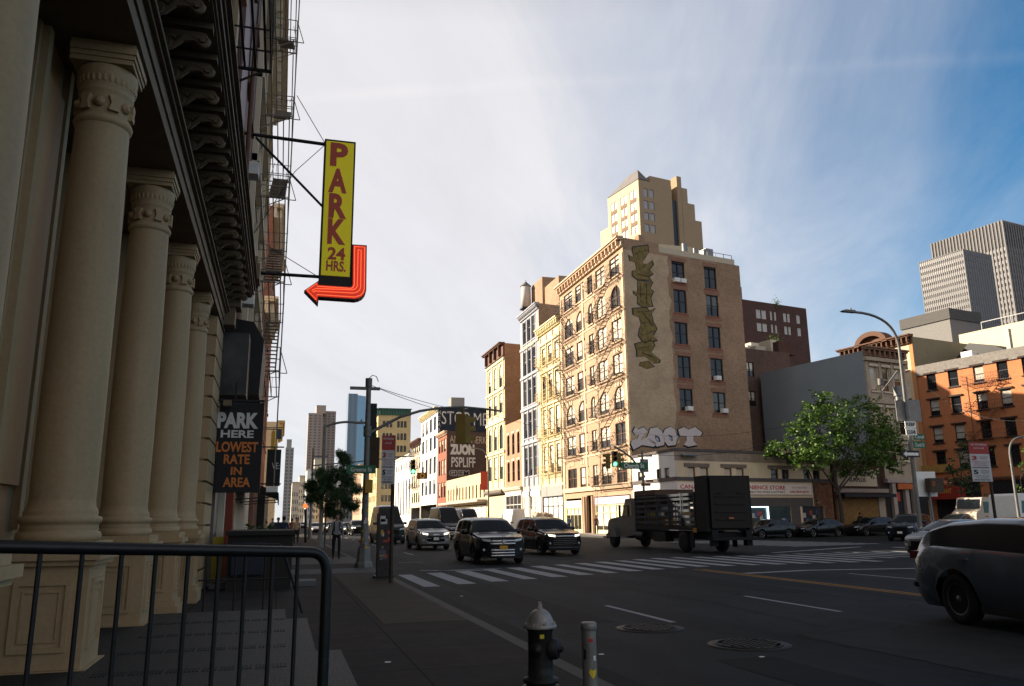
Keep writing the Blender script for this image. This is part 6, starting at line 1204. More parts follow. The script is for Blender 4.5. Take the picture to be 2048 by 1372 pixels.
def signal_head(root, P, fwd, mt_=M_sgn, lit=None, sc=1.):
    """three lens signal; fwd is the direction the lenses face"""
    f = fwd.normalized(); s_ = f.cross(UZ)*-1; m = MB(); m.fbox(P,s_,f,UZ,-.17*sc,.17*sc,-.1*sc,.1*sc,-.52*sc,.52*sc); hd = m.build('signal_head',mt_,root)
    for k,z in enumerate((.34,0,-.34)):
        q = MB(); c = P+UZ*z*sc+f*.1*sc; q.lathe([(.13*sc,0),(.125*sc,.0),(.12*sc,.02*sc),(.02*sc,.05*sc)],c,f,n=14); q.build('lens',(M_gl_on if lit == k else M_lens),hd)
        v = MB(); K = 9
        for i in range(K): 
            a0,a1 = math.pi*(-.1+1.2*i/K),math.pi*(-.1+1.2*(i+1)/K); p0 = c+(s_*math.cos(a0)+UZ*math.sin(a0))*.145*sc; p1 = c+(s_*math.cos(a1)+UZ*math.sin(a1))*.145*sc; v.quad(p0,p1,p1+f*.22*sc,p0+f*.22*sc)
        v.build('visor',mt_,hd)
    return hd
hp_ = onY(924,858,PY)
signal_head(sg_,V((hp_.x-.05,PY,hp_.z)),V((-.3,-1,0))*-1,M_sy); signal_head(sg_,V((hp_.x+.22,PY+.25,hp_.z)),V((1,.1,0)),M_sy,sc=.95); m = MB(); m.cyl((hp_.x+.05,PY,hp_.z+.5),(hp_.x+.05,PY,ap_[4].z+.05),.035); m.build('hanger',M_sy,sg_)
signal_head(sg_,SPp+V((.26,.1,onY(745,905,PY).z-.15)),V((.2,1,0)),M_sgn)
a,b = onY(737,882,PY),onY(755,806,PY); m = MB(); m.box(a.x,b.x,PY+.12,PY+.16,a.z,b.z); m.build('sign_back',M_black,sg_)
M_grn = mat('street_sign_green',(.02,.13,.06),.5,var=.1)
a,b = onY(692,947,PY),onY(751,933,PY); m = MB(); m.box(a.x,b.x,PY-.13,PY-.11,a.z,b.z+.03); gs_ = m.build('street_sign',M_grn,sg_); text_mb('Greene St',((a.x+b.x)/2,PY-.13,(a.z+b.z)/2+.01),UX,UZ,(b.x-a.x)*.72,(b.z-a.z)*.6,bold=.02,depth=.01).build('lettering',M_wl,gs_)
a,b = onY(727,986,PY),onY(741,960,PY); m = MB(); m.box(a.x+.02,b.x+.05,PY-.3,PY-.05,a.z,b.z); m.build('pedestrian_signal',mat('yellow_signal_case',(.38,.22,.03),.6,var=.3),sg_)
rn = random.Random(11)
for k in range(16):
    z = rn.uniform(.5,2.6); an = rn.uniform(-1,1); n_ = V((math.sin(an),-math.cos(an),0)); s2 = V((math.cos(an),math.sin(an),0)); w_,h_ = rn.uniform(.03,.07),rn.uniform(.03,.08); r_ = .125 if z > .85 else .19
    m = MB(); m.fbox(SPp+UZ*z+n_*r_,s2,n_,UZ,-w_,w_,-.005,.004,-h_,h_); m.build('sticker',mat('sticker_%s'%'abcd'[k%4],[(.5,.5,.48),(.4,.06,.04),(.45,.3,.05),(.1,.1,.12)][k%4],.6),sg_)
# slab kiosk with stickers and the parking regulation sign
KP = V((2.71,22.2,.15)); kk = bld('utility_cabinet',tuple(KP),'narrow dark metal cabinet on the kerb plastered with torn stickers','cabinet')
m = MB(); m.box(2.53,2.90,22.05,22.4,.15,1.83); m.build('cabinet',mat('dark_scratched_metal',(.035,.032,.032),.45,.4,var=.7,vs=7),kk); m = MB(); m.box(2.46,2.96,22.0,22.45,.15,.22); m.build('plinth',M_black,kk)
for k in range(14):
    w_,h_ = rn.uniform(.02,.09),rn.uniform(.02,.08); x = rn.uniform(2.6,2.85); z = rn.uniform(.6,1.75); m = MB(); m.box(max(2.51,x-w_),min(2.91,x+w_),22.042-.002*(k%4)*.5,22.05,z-h_,z+h_); m.build('sticker',MATS['sticker_%s'%'abcd'[k%4]],kk)
def reg_sign(px0,px1,py0,py1,Y,zbase,label,grp,pole_dx=.0,big='35'):
    a,b = onY(px0,py1,Y),onY(px1,py0,Y); r = bld('regulation_sign',(a.x,Y,zbase),label,'parking sign',grp)
    w_ = b.x-a.x; h_ = b.z-a.z; m = MB(); m.cyl((b.x-.04+pole_dx,Y+.06,zbase),(b.x-.04+pole_dx,Y+.06,b.z+.02),.05,n=10); m.build('pole',mat('rusty_dark_pole',(.05,.035,.025),.6,.3,var=.6,vs=8),r)
    m = MB(); m.box(a.x,b.x,Y-.005,Y+.005,a.z,a.z+h_*.70); m.build('white_plate',mat('sign_plate_white',(.45,.45,.46),.5),r); m = MB(); m.box(a.x,b.x,Y-.007,Y+.006,a.z+h_*.70,b.z); rp = m.build('red_plate',mat('sign_plate_red',(.32,.03,.025),.5),r)
    text_mb('NO STANDING',((a.x+b.x)/2,Y-.007,b.z-h_*.06),UX,UZ,w_*.8,h_*.045,bold=.02).build('lettering',M_wl,rp); text_mb('BUS LANE',((a.x+b.x)/2,Y-.007,b.z-h_*.15),UX,UZ,w_*.5,h_*.04).build('lettering',M_wl,rp)
    text_mb(big[0],(a.x+w_*.2,Y-.005,a.z+h_*.60),UX,UZ,w_*.26,h_*.11,bold=.04).build('lettering',rp.data.materials[0],r); text_mb(big[1],(a.x+w_*.2,Y-.005,a.z+h_*.24),UX,UZ,w_*.24,h_*.11,bold=.04).build('lettering',M_dark,r)
    for k,(s_,z,w2_) in enumerate([('HOUR METERED',.62,.45),('PARKING',.575,.3),('COMMERCIAL VEHICLES',.50,.85),('ONLY OTHERS',.455,.6),('NO STANDING',.41,.7),('HOUR PARKING',.27,.45),('8AM-6PM',.22,.35),('EXCEPT SUNDAY',.14,.8),('PAY AT METER',.09,.6)]):
        text_mb(s_,(a.x+w_*(.66 if w2_ < .5 else .5),Y-.005,a.z+h_*z),UX,UZ,w_*w2_,h_*.028).build('lettering',(rp.data.materials[0] if k < 5 else M_dark),r)
    m = MB(); m.box(a.x+w_*.05,a.x+w_*.9,Y-.008,Y-.0055,a.z+h_*.03,a.z+h_*.05); m.box(a.x+w_*.05,a.x+w_*.9,Y-.008,Y-.0055,a.z+h_*.34,a.z+h_*.36); m.build('arrow_bar',M_dark,r); return r
reg_sign(762,790,872,968,20.6,.15,'red and white parking regulation sign on the left kerb beside the sticker cabinet','parking regulation signs',.02)
reg_sign(1946,1975,885,963,21.5,0.,'red and white parking regulation sign at far right, in front of the mail truck','parking regulation signs',.0)
# far lamp post on the left pavement with arm over the road
def lamp(root_xy, H_, tip, label, r=.09, grp=None, headw=.35):
    b = V((root_xy[0],root_xy[1],.1)); r_ = bld('street_lamp',tuple(b),label,'street lamp',grp); m = MB(); m.lathe([(r*2,0),(r*1.8,.5),(r*1.2,.7),(r,1.),(r*.7,H_)],b,n=10); m.build('pole',M_pole,r_)
    t = V(tip); top = b+UZ*H_; d = t-top; ctrl = top+UZ*max(.5,d.z) if d.z > .3 else top.lerp(t,.5)+UZ*.25
    m = MB(); m.tube(curve3(top-UZ*.1,ctrl,t,10),[r*.62]*11,7); m.build('arm',M_pole,r_)
    h = V((d.x,d.y,0)).normalized(); s_ = h.cross(UZ); m = MB(); m.prism([(-.05,-.05),(headw*1.6,-.04),(headw*1.9,.02),(headw*1.4,.09),(0,.08)],t,h,UZ,s_,-.14,.14); m.cyl(t+h*.2+UZ*.08,t+h*.2+UZ*.22,.05); m.build('lamp_head',M_pole,r_); return r_
b_ = onZ(640,1095,.15); pt = onY(642,850,b_.y); lp = lamp((b_.x,b_.y),pt.z-.1,tuple(onY(716,846,b_.y)),'far street lamp rising behind the young tree, arm reaching right',.12)
m = MB(); zz_ = onY(640,913,b_.y).z; m.bar((b_.x-.6,b_.y,zz_),(b_.x+.25,b_.y,zz_),.08); m.build('crossbar',M_pole,lp)
# right: tall lamp with signs at the corner of Church Street
LPx,LPy = 33.5,36.9
lr = lamp((LPx,LPy),10.9,tuple(onY(1708,624,LPy)),'tall street lamp at right carrying keep clear, street name and one way signs',.12,headw=.45)
def lsg(x0,x1,y0,y1,mt_,nm,txt=None,tmt=None,d=-.2,tw=.8,th=.6,lab=None):
    a,b = onY(x0,y1,LPy+d),onY(x1,y0,LPy+d); m = MB(); m.box(a.x,b.x,LPy+d,LPy+d+.03,a.z,b.z); o = m.build(nm,mt_,lr,lab)
    if txt: text_mb(txt,((a.x+b.x)/2,LPy+d,(a.z+b.z)/2),UX,UZ,(b.x-a.x)*tw,(b.z-a.z)*th,bold=.03,depth=.012).build('lettering',tmt,o)
    return o
lsg(1795,1839,800,842,M_grey,'sign_back',d=.2); lsg(1811,1831,843,854,M_white,'white_sign','KEEP',M_dark); lsg(1810,1831,854.5,857,M_white,'white_sign') ; lsg(1813,1833,858,870,M_white,'white_sign','CLEAR',M_dark)
lsg(1828,1849,868,879,M_grn,'street_sign','Canal',M_wl,d=.15); lsg(1828,1850,883,896,M_grn,'street_sign','Church St',M_wl,d=.15); lsg(1805,1838,901,914,M_dark,'one_way_sign',None)
for q in ((1807,1816),(1822,1836)): lsg(q[0],q[1],904,911,M_white,'arrow',None,d=-.215) if False else None
a = onY(1806,908,LPy-.21); k_ = (onY(1838,908,LPy-.21).x-a.x); m = MB(); m.prism([(0.02*k_,0),(.22*k_,.16),(.22*k_,.08),(.96*k_,.08),(.96*k_,-.08),(.22*k_,-.08),(.22*k_,-.16)],a,UX,UZ,-UY,.0,.012); m.build('arrow',M_white,lr)
for (x0,y0,x1,y1) in [(1765,782,1795,742)]: m = MB(); m.bar(onY(x0,y0,LPy),onY(x1,y1,LPy),.08); m.lathe([(.0,0),(.16,.0),(.16,.35),(0,.4)][1:3],onY(1762,770,LPy),UZ,n=10); m.build('camera_bracket',M_pole,lr)
a = onY(1796,792,LPy-.2); m = MB(); m.cyl(a,a+UZ*.55,.22,n=12); m.cyl(a-UZ*.25,a-UZ*.02,.14,n=12); m.build('camera_housing',M_steel,lr)
gpx = onZ(1868,1080,0); gp = V((33.8,36.2,0)); gp = onY(1872,1075,40.); gp.z = 0
ps = bld('pedestrian_signal',tuple(gp),'pedestrian signal on a leaning thin pole in front of a square white sign panel','pedestrian signal')
a1 = onY(1858,985,40.); m = MB(); m.cyl(gp,a1,.07); m.build('pole',M_steel,ps); a,b = onY(1838,993,40.),onY(1872,943,40.); m = MB(); m.box(a.x,b.x,40.1,40.14,a.z,b.z); m.build('sign_panel',M_white,ps)
a,b = onY(1850,985,40),onY(1873,957,40); m = MB(); m.box(a.x,b.x,39.5,39.9,a.z,b.z); m.build('signal_case',M_sgn,ps); m = MB(); a,b = onY(1851,973,40),onY(1856,963,40); m.box(a.x,b.x,39.46,39.5,a.z,b.z); m.build('blind',mat('dim_orange',(.2,.06,.02),.5),ps)
bx = onY(2046,1090,28.); bx.z = 0; lamp((bx.x,bx.y),onY(2030,950,28.).z if False else 4.2,(bx.x+1.1,28.,5.0),'short curved street lamp cut off by the right edge of the view',.07)
# signal at the Church Street corner, and street name
CY = 58.; cp = onY(1291,1060,CY); cp.z = .1; cs = bld('traffic_signal_pole',tuple(cp),'signal pole at the far corner with a Church St name sign and green light','signal pole')
m = MB(); m.lathe([(.2,0),(.15,.6),(.11,1.),(.09,onY(1291,905,CY).z)],cp,n=10); m.bar(onY(1276,912,CY),onY(1304,912,CY),.12); m.build('pole',M_pole,cs)
m = MB(); m.tube([onY(x,y,CY) for x,y in ((1290,955),(1278,935),(1262,915),(1246,903),(1228,893))],.08,7); m.build('mast_arm',M_pole,cs)
signal_head(cs,onY(1229,918,CY),V((-.15,-1,0)),M_sy,2,1.15); signal_head(cs,onY(1218,922,CY)+UY*.2,V((-1,-.1,0)),M_sy,sc=1.1); signal_head(cs,onY(1240,920,CY)+UY*.2,V((1,-.1,0)),M_sy,sc=1.1)
a,b = onY(1240,938,CY),onY(1293,925,CY); m = MB(); m.box(a.x,b.x,CY-.15,CY-.12,a.z,b.z); so_ = m.build('street_sign',M_grn,cs); text_mb('Church St',((a.x+b.x)/2,CY-.15,(a.z+b.z)/2),UX,UZ,(b.x-a.x)*.75,(b.z-a.z)*.65,bold=.02).build('lettering',M_white,so_)
a,b = onY(1283,944,CY),onY(1298,918,CY); m = MB(); m.box(a.x,b.x,CY+.15,CY+.2,a.z,b.z); m.build('sign_back',M_grey,cs)
for q in ((1291,1305,960,964),(1281,1300,967,972)): a,b = onY(q[0],q[3],CY),onY(q[1],q[2],CY); m = MB(); m.box(a.x,b.x,CY-.12,CY-.1,a.z,b.z); m.build('small_sign',M_browntrim,cs)
# mid-street signal hanging beyond, with its arm
QY = 75.; qp = onY(720,1060,QY); qp = V((2.6,QY,.15)); qs = bld('traffic_signal_pole',tuple(qp),'farther signal pole behind the sapling whose thin arm holds a green light','signal pole')
m = MB(); m.lathe([(.2,0),(.12,1),(.08,onY(700,900,QY).z)],qp,n=8); m.build('pole',M_pole,qs); zq = onY(800,913,QY).z
m = MB(); m.tube([V((2.6,QY,zq-.9)),onY(740,921,QY),onY(790,914,QY),onY(828,912,QY)],.06,6); m.build('mast_arm',M_pole,qs); signal_head(qs,onY(826,934,QY),V((0,-1,0)),M_sy,2,1.25)
# banner lamp post
BY = 104.; bp = onY(977,1040,BY); bp.z = .15; bn = lamp((bp.x,bp.y),onY(977,930,BY).z,tuple(onY(952,897,BY)),'street lamp with a red banner in front of the low tan market',.13)
a,b = onY(961,980,BY),onY(975,943,BY); m = MB(); m.box(a.x,b.x,BY-.1,BY-.05,a.z,b.z); m.build('banner',mat('red_banner',(.50,.07,.03),.7),bn)
a,b = onY(834,958,150.),onY(855,945,150.); bs_ = bld('blade_sign',tuple(a),'brown hanging sign with a gold ring on the tenement far down the street','sign'); m = MB(); m.box(a.x,b.x,150,150.2,a.z,b.z); m.build('panel',M_browntrim,bs_); m = MB(); m.lathe([(.45,0),(.45,.05),(.25,.05),(.25,0)],(a+b)/2-UY*.05,-UY,n=16); m.build('emblem',mat('gold_ring',(.5,.32,.05),.5),bs_)
og = bld('pedestrian_signal',tuple(onZ(611,1085,.15)),'glowing orange signal on a dark post far down the left pavement','signal'); og_p = onZ(611,1085,.15); m = MB(); m.cyl(og_p,onY(611,1018,og_p.y),.1); m.build('pole',M_black,og); m = MB(); c = onY(611,1012,og_p.y); m.lathe([(.01,-.12),(.17,-.1),(.17,.08),(.02,.12)],c,UY,n=14); m.build('lens',mat('orange_glow',(.7,.12,.03),.5,emit=(1,.14,.03),estr=.9),og)
# overhead cables
def cable(pts, label, r=.012, sag=.0):
    m = MB(); m.tube(pts,r,4,False); c = pts[0]; return thing(m,'overhead_cable',mat('cable_black',(.02,.02,.02),.6),label,'cable','cables strung over the street',tuple(c))
def sagp(a,b,s,n=10): return [a.lerp(b,k/n)-UZ*(4*s*(k/n)*(1-k/n)) for k in range(n+1)]
t0 = V((onY(758,776,PY).x,PY,onY(758,776,PY).z)); cable(sagp(t0,V((12,48,onY(985,835,40).z+.2)) if False else onY(985,830,40.),.15),'cable from the end of the signal pole crossbar to the right'); cable(sagp(SPp+UZ*6.1,onY(985,838,40.),.25),'lower cable leaving the signal pole top to the right')
cable(sagp(onY(985,830,40.),onY(1250,862,62.),.5),'cable crossing in front of the yellow facades'); cable(sagp(onY(1250,862,62.),onY(1800,790,36.9),1.2,16),'long cable across the graffiti covered brown wall')
cable(sagp(onY(1290,908,CY)+V((0,0,0)),onY(1640,852,55.),.9,14),'pale cable slanting up to the big street tree',.02)
cable(sagp(onY(1700,870,50) if False else onY(1860,780,36.9),onY(2060,840,30.),.6,12),'thin cable across the orange tenement')
# ================================================================ vehicles
def interp(pts,x):
    if x <= pts[0][0]: return pts[0][1]
    for (a,b),(c,d) in zip(pts,pts[1:]):
        if x <= c: return b+(d-b)*(x-a)/(c-a) if c > a else d
    return pts[-1][1]
def sm(pts,x,e=.05): return (interp(pts,x-e)+interp(pts,x)*2+interp(pts,x+e))/4
M_chrome = mat('chrome_trim',(.55,.55,.56),.18,.95,var=.05); M_head = mat('headlamp_glass',(.50,.52,.54),.12,var=.1,spec=.8); M_headon = mat('headlamp_lit',(.7,.7,.6),.2,emit=(1.,.93,.72),estr=1.3)
M_tail = mat('tail_lamp_red',(.14,.006,.005),.2,emit=(1.,.03,.02),estr=.0); M_plastic = mat('black_plastic',(.018,.018,.018),.6,var=.2); M_rim = mat('alloy_rim',(.30,.29,.28),.3,.8,var=.1); M_rimd = mat('dark_alloy',(.16,.16,.17),.35,.7,var=.1); M_grille = mat('grille_black',(.008,.008,.009),.5)
def paintm(name,c,r=.22,metal=.3,coat=.35): return mat(name,c,r,metal,var=.06,spec=.4,coat=coat)
P_black = paintm('black_car_paint',(.005,.005,.006)); P_silver = paintm('silver_blue_paint',(.12,.145,.18),.25,.5,.9); P_pearl = paintm('pearl_silver_paint',(.26,.25,.25),.3,.4); P_grey = paintm('dark_grey_paint',(.012,.014,.016)); P_white = paintm('white_car_paint',(.62,.62,.60),.3,0.); P_tan = paintm('tan_car_paint',(.22,.17,.13),.3,.4); P_navy = paintm('navy_car_paint',(.012,.018,.035))
SUVP = dict(L=4.9,W=1.93,H=1.73,top=[(0,.86),(.05,.98),(.9,1.10),(1.25,1.14),(2.05,1.62),(2.5,1.71),(3.4,1.73),(4.2,1.68),(4.45,1.62),(4.80,1.08),(4.9,.95)],belt=[(0,.80),(.3,.93),(1.25,1.04),(2.2,1.07),(4.2,1.14),(4.8,1.05),(4.9,.9)],ax=(.93,3.73),r=.37,gc=.24,ws=(1.28,2.28),rw=(4.32,4.74),sw=(1.55,4.25),pil=(2.55,3.45))
SEDP = dict(L=4.75,W=1.82,H=1.46,top=[(0,.68),(.06,.78),(.9,.92),(1.3,.97),(2.15,1.38),(2.6,1.45),(3.2,1.44),(3.7,1.33),(4.2,1.06),(4.65,1.02),(4.75,.85)],belt=[(0,.62),(.3,.78),(1.3,.90),(4.2,.98),(4.65,.95),(4.75,.8)],ax=(.92,3.66),r=.33,gc=.18,ws=(1.33,2.35),rw=(3.55,4.12),sw=(1.7,3.85),pil=(2.75,))
WAGP = dict(L=4.7,W=1.82,H=1.52,top=[(0,.70),(.06,.82),(.9,.96),(1.25,1.0),(2.05,1.42),(2.5,1.51),(3.9,1.50),(4.3,1.42),(4.6,1.0),(4.7,.88)],belt=[(0,.64),(.3,.82),(1.3,.93),(4.3,1.0),(4.6,.95),(4.7,.8)],ax=(.92,3.6),r=.34,gc=.2,ws=(1.28,2.25),rw=(4.28,4.57),sw=(1.6,4.15),pil=(2.6,3.5))
VANP = dict(L=5.9,W=2.0,H=2.75,top=[(0,.95),(.06,1.12),(.55,1.30),(.8,1.38),(1.75,2.32),(2.2,2.66),(3,2.75),(5.7,2.73),(5.85,2.65),(5.9,2.4)],belt=[(0,.9),(.3,1.08),(.8,1.25),(1.6,1.32),(5.8,1.35),(5.9,1.3)],ax=(1.0,4.6),r=.36,gc=.26,ws=(.84,1.98),rw=(9,9),sw=(1.25,2.35),pil=())
def car(name,label,pos,head,P_,paint,cat='car',group=None,lights=None,rim=M_rim,plate=None,face='plain',rack=False,nose=.28,pin=None,scale=1.,mirror_m=None,tint=M_carglass,hi=False,sidewin=None,plate_m=None):
    """head = direction of travel (x,y); pos = centre of the car on the road"""
    L,Wd = P_['L'],P_['W']; hw = Wd/2; top,belt,gc,rr = P_['top'],P_['belt'],P_['gc'],P_['r']; a1,a2 = P_['ax']; h = V((head[0],head[1],0)).normalized()*scale; s = V((-h.y,h.x,0)); z_ = UZ*scale
    O = V((pos[0],pos[1],0))+h*(L/2)
    T_ = lambda x,y,z: O-h*x+s*y+z_*z
    NX = 120 if hi else 64; xs = sorted(set([round(L*i/NX,3) for i in range(NX+1)]+[.02,.05,.1,L-.05,L-.02]+list(P_['ws'])+list(P_['sw'])+[x for x in P_['rw'] if x < L]))
    js = [0,.18,.42,.66,.86,1.]; gh = [0,.06,.5,.9,1.]
    def sec(x):
        e = min(x,L-x); wtap = hw*(1-.10*max(0,1-e/.55)**2); zb = sm(belt,x); zt = sm(top,x); zt = max(zt,zb+.02); cab = min(1.,max(0.,(zt-zb)/.45)); inset = .34*(zt-zb)*1.0*cab+.06*(1-cab); wt = wtap-min(inset,.26)-.03
        zl = gc+(.10*max(0,1-e/.3)); 
        for a in (a1,a2):
            d = abs(x-a); Ra = rr+.085
            if d < Ra: zl = max(zl, rr+math.sqrt(Ra*Ra-d*d))
        p = []
        bul = [.90,.965,1.0,.995,.985,.955]
        for j,f in enumerate(js):
            y = wtap*bul[j]; z = zl+(zb-zl)*f
            if zl > gc+.12: y = wtap*max(bul[j],.985+.02*(1-f)) if j < 5 else y
            p.append((y,z))
        yb_ = wtap*.945
        for g in gh[1:]:
            z = zb+(zt-.045*cab-zb)*g; y = yb_+(wt-yb_)*(g**1.25); p.append((y,z))
        p.append((wt*.90,zt-.012)); p.append((wt*.55,zt+.004)); p.append((0,zt+.012)); return p
    S_ = [sec(x) for x in xs]; nj = len(S_[0]); cv = lambda x,y: (nose*max(0,1-x/.9)**2-.16*max(0,1-(L-x)/.6)**2)*(y/hw)**2
    body,win,wsm,rwm,win2 = MB(),MB(),MB(),MB(),MB(); 
    for b_ in (body,win,wsm,rwm,win2): b_.smooth = True
    vi = {}
    root = empty(name,tuple(T_(L/2,0,0)),label,cat,group)
    def vert(b_,i,j,sd):
        k = (id(b_),i,j,sd)
        if k not in vi: x = xs[i]; y,z = S_[i][j]; b_.v.append(tuple(T_(x+cv(x,y),sd*y,z))); vi[k] = len(b_.v)-1
        return vi[k]
    for i in range(len(xs)-1):
        xm = (xs[i]+xs[i+1])/2
        for j in range(nj-1):
            b_ = body
            zt,zb = sm(top,xm),sm(belt,xm)
            if 6 <= j <= 7 and P_['sw'][0] < xm < P_['sw'][1] and not any(abs(xm-p) < .05 for p in P_['pil']) and zt-zb > .1: b_ = win
            elif j >= 9 and P_['ws'][0] < xm < P_['ws'][1]: b_ = wsm
            elif j >= 9 and P_['rw'][0] < xm < P_['rw'][1]: b_ = rwm
            for sd in (1,-1):
                if b_ in (win,win2): b_ = win if sd > 0 else win2
                q = (vert(b_,i,j,sd),vert(b_,i+1,j,sd),vert(b_,i+1,j+1,sd),vert(b_,i,j+1,sd))
                b_.f.append(q if sd > 0 else q[::-1]); b_.sm.append(True); b_.mi.append(0)
    for end in (0,len(xs)-1):                                  # nose and tail panels
        x = xs[end]; K = 8; vs = []
        for j in range(nj):
            y,z = S_[end][j]
            for k in range(K+1): yy = y*(1-2*k/K); vs.append(T_(x+cv(x,yy),yy,z))
        fs = [(j*(K+1)+k,j*(K+1)+k+1,(j+1)*(K+1)+k+1,(j+1)*(K+1)+k) for j in range(nj-1) for k in range(K)]
        body.add(vs,[f if end else f[::-1] for f in fs])
    body.build('body',paint,root); win.build('side_window',sidewin or tint,root); win2.build('side_window',sidewin or tint,root); wsm.build('windshield',tint,root)
    if rwm.v: rwm.build('rear_window',tint,root)
    fb = lambda m,x0,x1,y0,y1,z0,z1: m.fbox(T_(0,0,0),-h,s,z_,x0,x1,y0,y1,z0,z1)
    m = MB(); fb(m,.25,L-.25,-hw*.80,hw*.80,gc-.02,rr+.25); m.build('underbody',M_plastic,root)
    for a in (a1,a2):
        for sd in (1,-1):
            n_ = 36 if hi else 22; c = T_(a,sd*(hw-.235),rr); ax = s*sd/scale; t = MB(); R_ = rr*scale
            t.lathe([(R_*.62,.0),(R_*.9,-.005),(R_*.985,.03),(R_,.07),(R_,.16),(R_*.985,.20),(R_*.92,.222),(R_*.66,.225),(R_*.64,.20)],c,ax,n=n_); wh = t.build('wheel',M_rub,root)
            q = MB(); q.lathe([(R_*.66,.19),(R_*.64,.215),(R_*.60,.215),(R_*.58,.16)],c,ax,n=n_); q.lathe([(R_*.58,.10),(.01,.10)],c,ax,n=n_)
            a_ = ax.orthogonal().normalized(); b__ = ax.cross(a_); NS = 5
            for k in range(NS):
                for off in (-.14,.14):
                    th = 2*math.pi*k/NS+off; d = a_*math.cos(th)+b__*math.sin(th); e_ = ax.cross(d); q.fbox(c,d,e_,ax,R_*.10,R_*.60,-R_*.045,R_*.045,.14,.195)
            q.lathe([(R_*.16,.14),(R_*.15,.2),(.005,.205)],c,ax,n=12); q.build('rim',rim,wh)
    for sd in (1,-1):                                          # mirrors, lamps, handles
        m = MB(); xm = P_['sw'][0]+.22; zb = sm(belt,xm); m.smooth = True
        prof = [(.0,-.13),(.06,-.13),(.095,-.06),(.10,.02),(.09,.10),(.05,.14),(0,.15)]; m.lathe(prof,T_(xm,sd*(hw+.10),zb+.13),s*sd/scale,n=12,smooth=True); fb(m,xm-.03,xm+.04,sd*(hw-.06) if sd > 0 else sd*(hw+.02),sd*(hw+.02) if sd > 0 else sd*(hw-.06),zb+.04,zb+.08); m.build('mirror',mirror_m or paint,root)
    def fpt(y,z,off=.02): return T_(cv(0,y)-off,y,z)
    zh = interp(top,.1)-.12
    for sd in (1,-1):
        m = MB(); y0,y1 = hw*.50,hw*.90; n_ = 6; P0 = []
        hl = P_.get('hl',.085)
        for k in range(n_+1):
            y = y0+(y1-y0)*k/n_; xx = cv(0,y)+.55*max(0,k/n_-.6)**1.5
            zc = zh+.05*k/n_; P0.append((T_(xx-.025,sd*y,zc-hl*.5*(1-.2*k/n_)),T_(xx-.015,sd*y,zc+hl*.5)))
        for k in range(n_): q = (P0[k][0],P0[k+1][0],P0[k+1][1],P0[k][1]); m.quad(*(q if sd < 0 else q[::-1])); m.quad(*(q[::-1] if sd < 0 else q))
        m.build('headlight',M_headon if lights == 'on' else M_head,root)
        m = MB(); zt_ = interp(belt,L-.3)-.04; fb(m,L-.42,L-.10,*( (hw*.84,hw*.945) if sd > 0 else (-hw*.945,-hw*.84)),zt_-.10,zt_+.02); fb(m,L-.22,L-.06,*((hw*.60,hw*.839) if sd > 0 else (-hw*.839,-hw*.60)),zt_-.10,zt_+.02); m.build('tail_light',M_tail,root)
        for xh in (P_['pil'][0]-.18 if P_['pil'] else 1.9, (P_['pil'][1]-.16) if len(P_['pil']) > 1 else 3.4):
            m = MB(); zz = sm(belt,xh)-.13; yy = hw*1.0; fb(m,xh-.02,xh+.17,*((yy-.02,yy+.025) if sd > 0 else (-yy-.025,-yy+.02)),zz-.014,zz+.014); m.build('door_handle',M_chrome if hi else paint,root)
        if P_['pil']:
            m = MB()
            for xs_ in (P_['sw'][0]+.12,P_['pil'][0]+.02)+((P_['pil'][1]+.0,) if len(P_['pil'])>1 else ()):
                zt_ = sm(belt,xs_); m.tube([T_(xs_,sd*(hw*1.001),gc+.22),T_(xs_,sd*(hw*1.003),gc+(zt_-gc)*.5),T_(xs_,sd*(hw*.99),zt_-.08),T_(xs_,sd*(hw*.955),zt_)],.004,4)
            m.build('door_seam',M_plastic,root)
    # grille
    def fstrip(z0,z1,y1,mt_,nm,off=.02,y0=None,par=None):
        m = MB(); n_ = 10; y0 = -y1 if y0 is None else y0; a = [(fpt(y0+(y1-y0)*k/n_,z0,off),fpt(y0+(y1-y0)*k/n_,z1,off*.8)) for k in range(n_+1)]
        for k in range(n_): q = (a[k][0],a[k+1][0],a[k+1][1],a[k][1]); m.quad(*q); m.quad(*q[::-1])
        return m.build(nm,mt_,par or root)
    zg0 = gc+.22; 
    if face == 'chrome': 
        gr = fstrip(zh-.24,zh+.03,hw*.48,M_grille,'grille')
        for z in (zh+.0,zh-.10): fstrip(z-.022,z+.022,hw*.5,M_chrome,'chrome_bar',.045,par=gr)
        lo = fstrip(zh-.56,zh-.30,hw*.46,M_grille,'lower_grille')
        for z in (zh-.33,zh-.43,zh-.53): fstrip(z-.018,z+.018,hw*.46,M_chrome,'chrome_bar',.04,par=lo)
        m = MB(); m.lathe([(.05,0),(.075,.02),(.05,.03)],fpt(0,zh-.03,.05),h/scale,n=14); m.build('badge',M_chrome,root)
    elif face == 'wide':
        gr = fstrip(zh-.42,zh-.06,hw*.66,M_grille,'grille')
        for z in (zh-.12,zh-.20,zh-.28,zh-.36): fstrip(z-.010,z+.010,hw*.60,M_steel,'grille_bar',.035,par=gr)
        fstrip(zh-.02,zh+.02,hw*.62,M_chrome,'chrome_bar',.03)
        fstrip(gc+.10,gc+.125,hw*.8,M_steel,'skid_trim',.03)
    elif face == 'bumper':
        fstrip(zh-.36,zh-.10,hw*.5,M_grille,'grille'); fstrip(gc+.2,gc+.36,hw*.6,M_grille,'lower_grille')
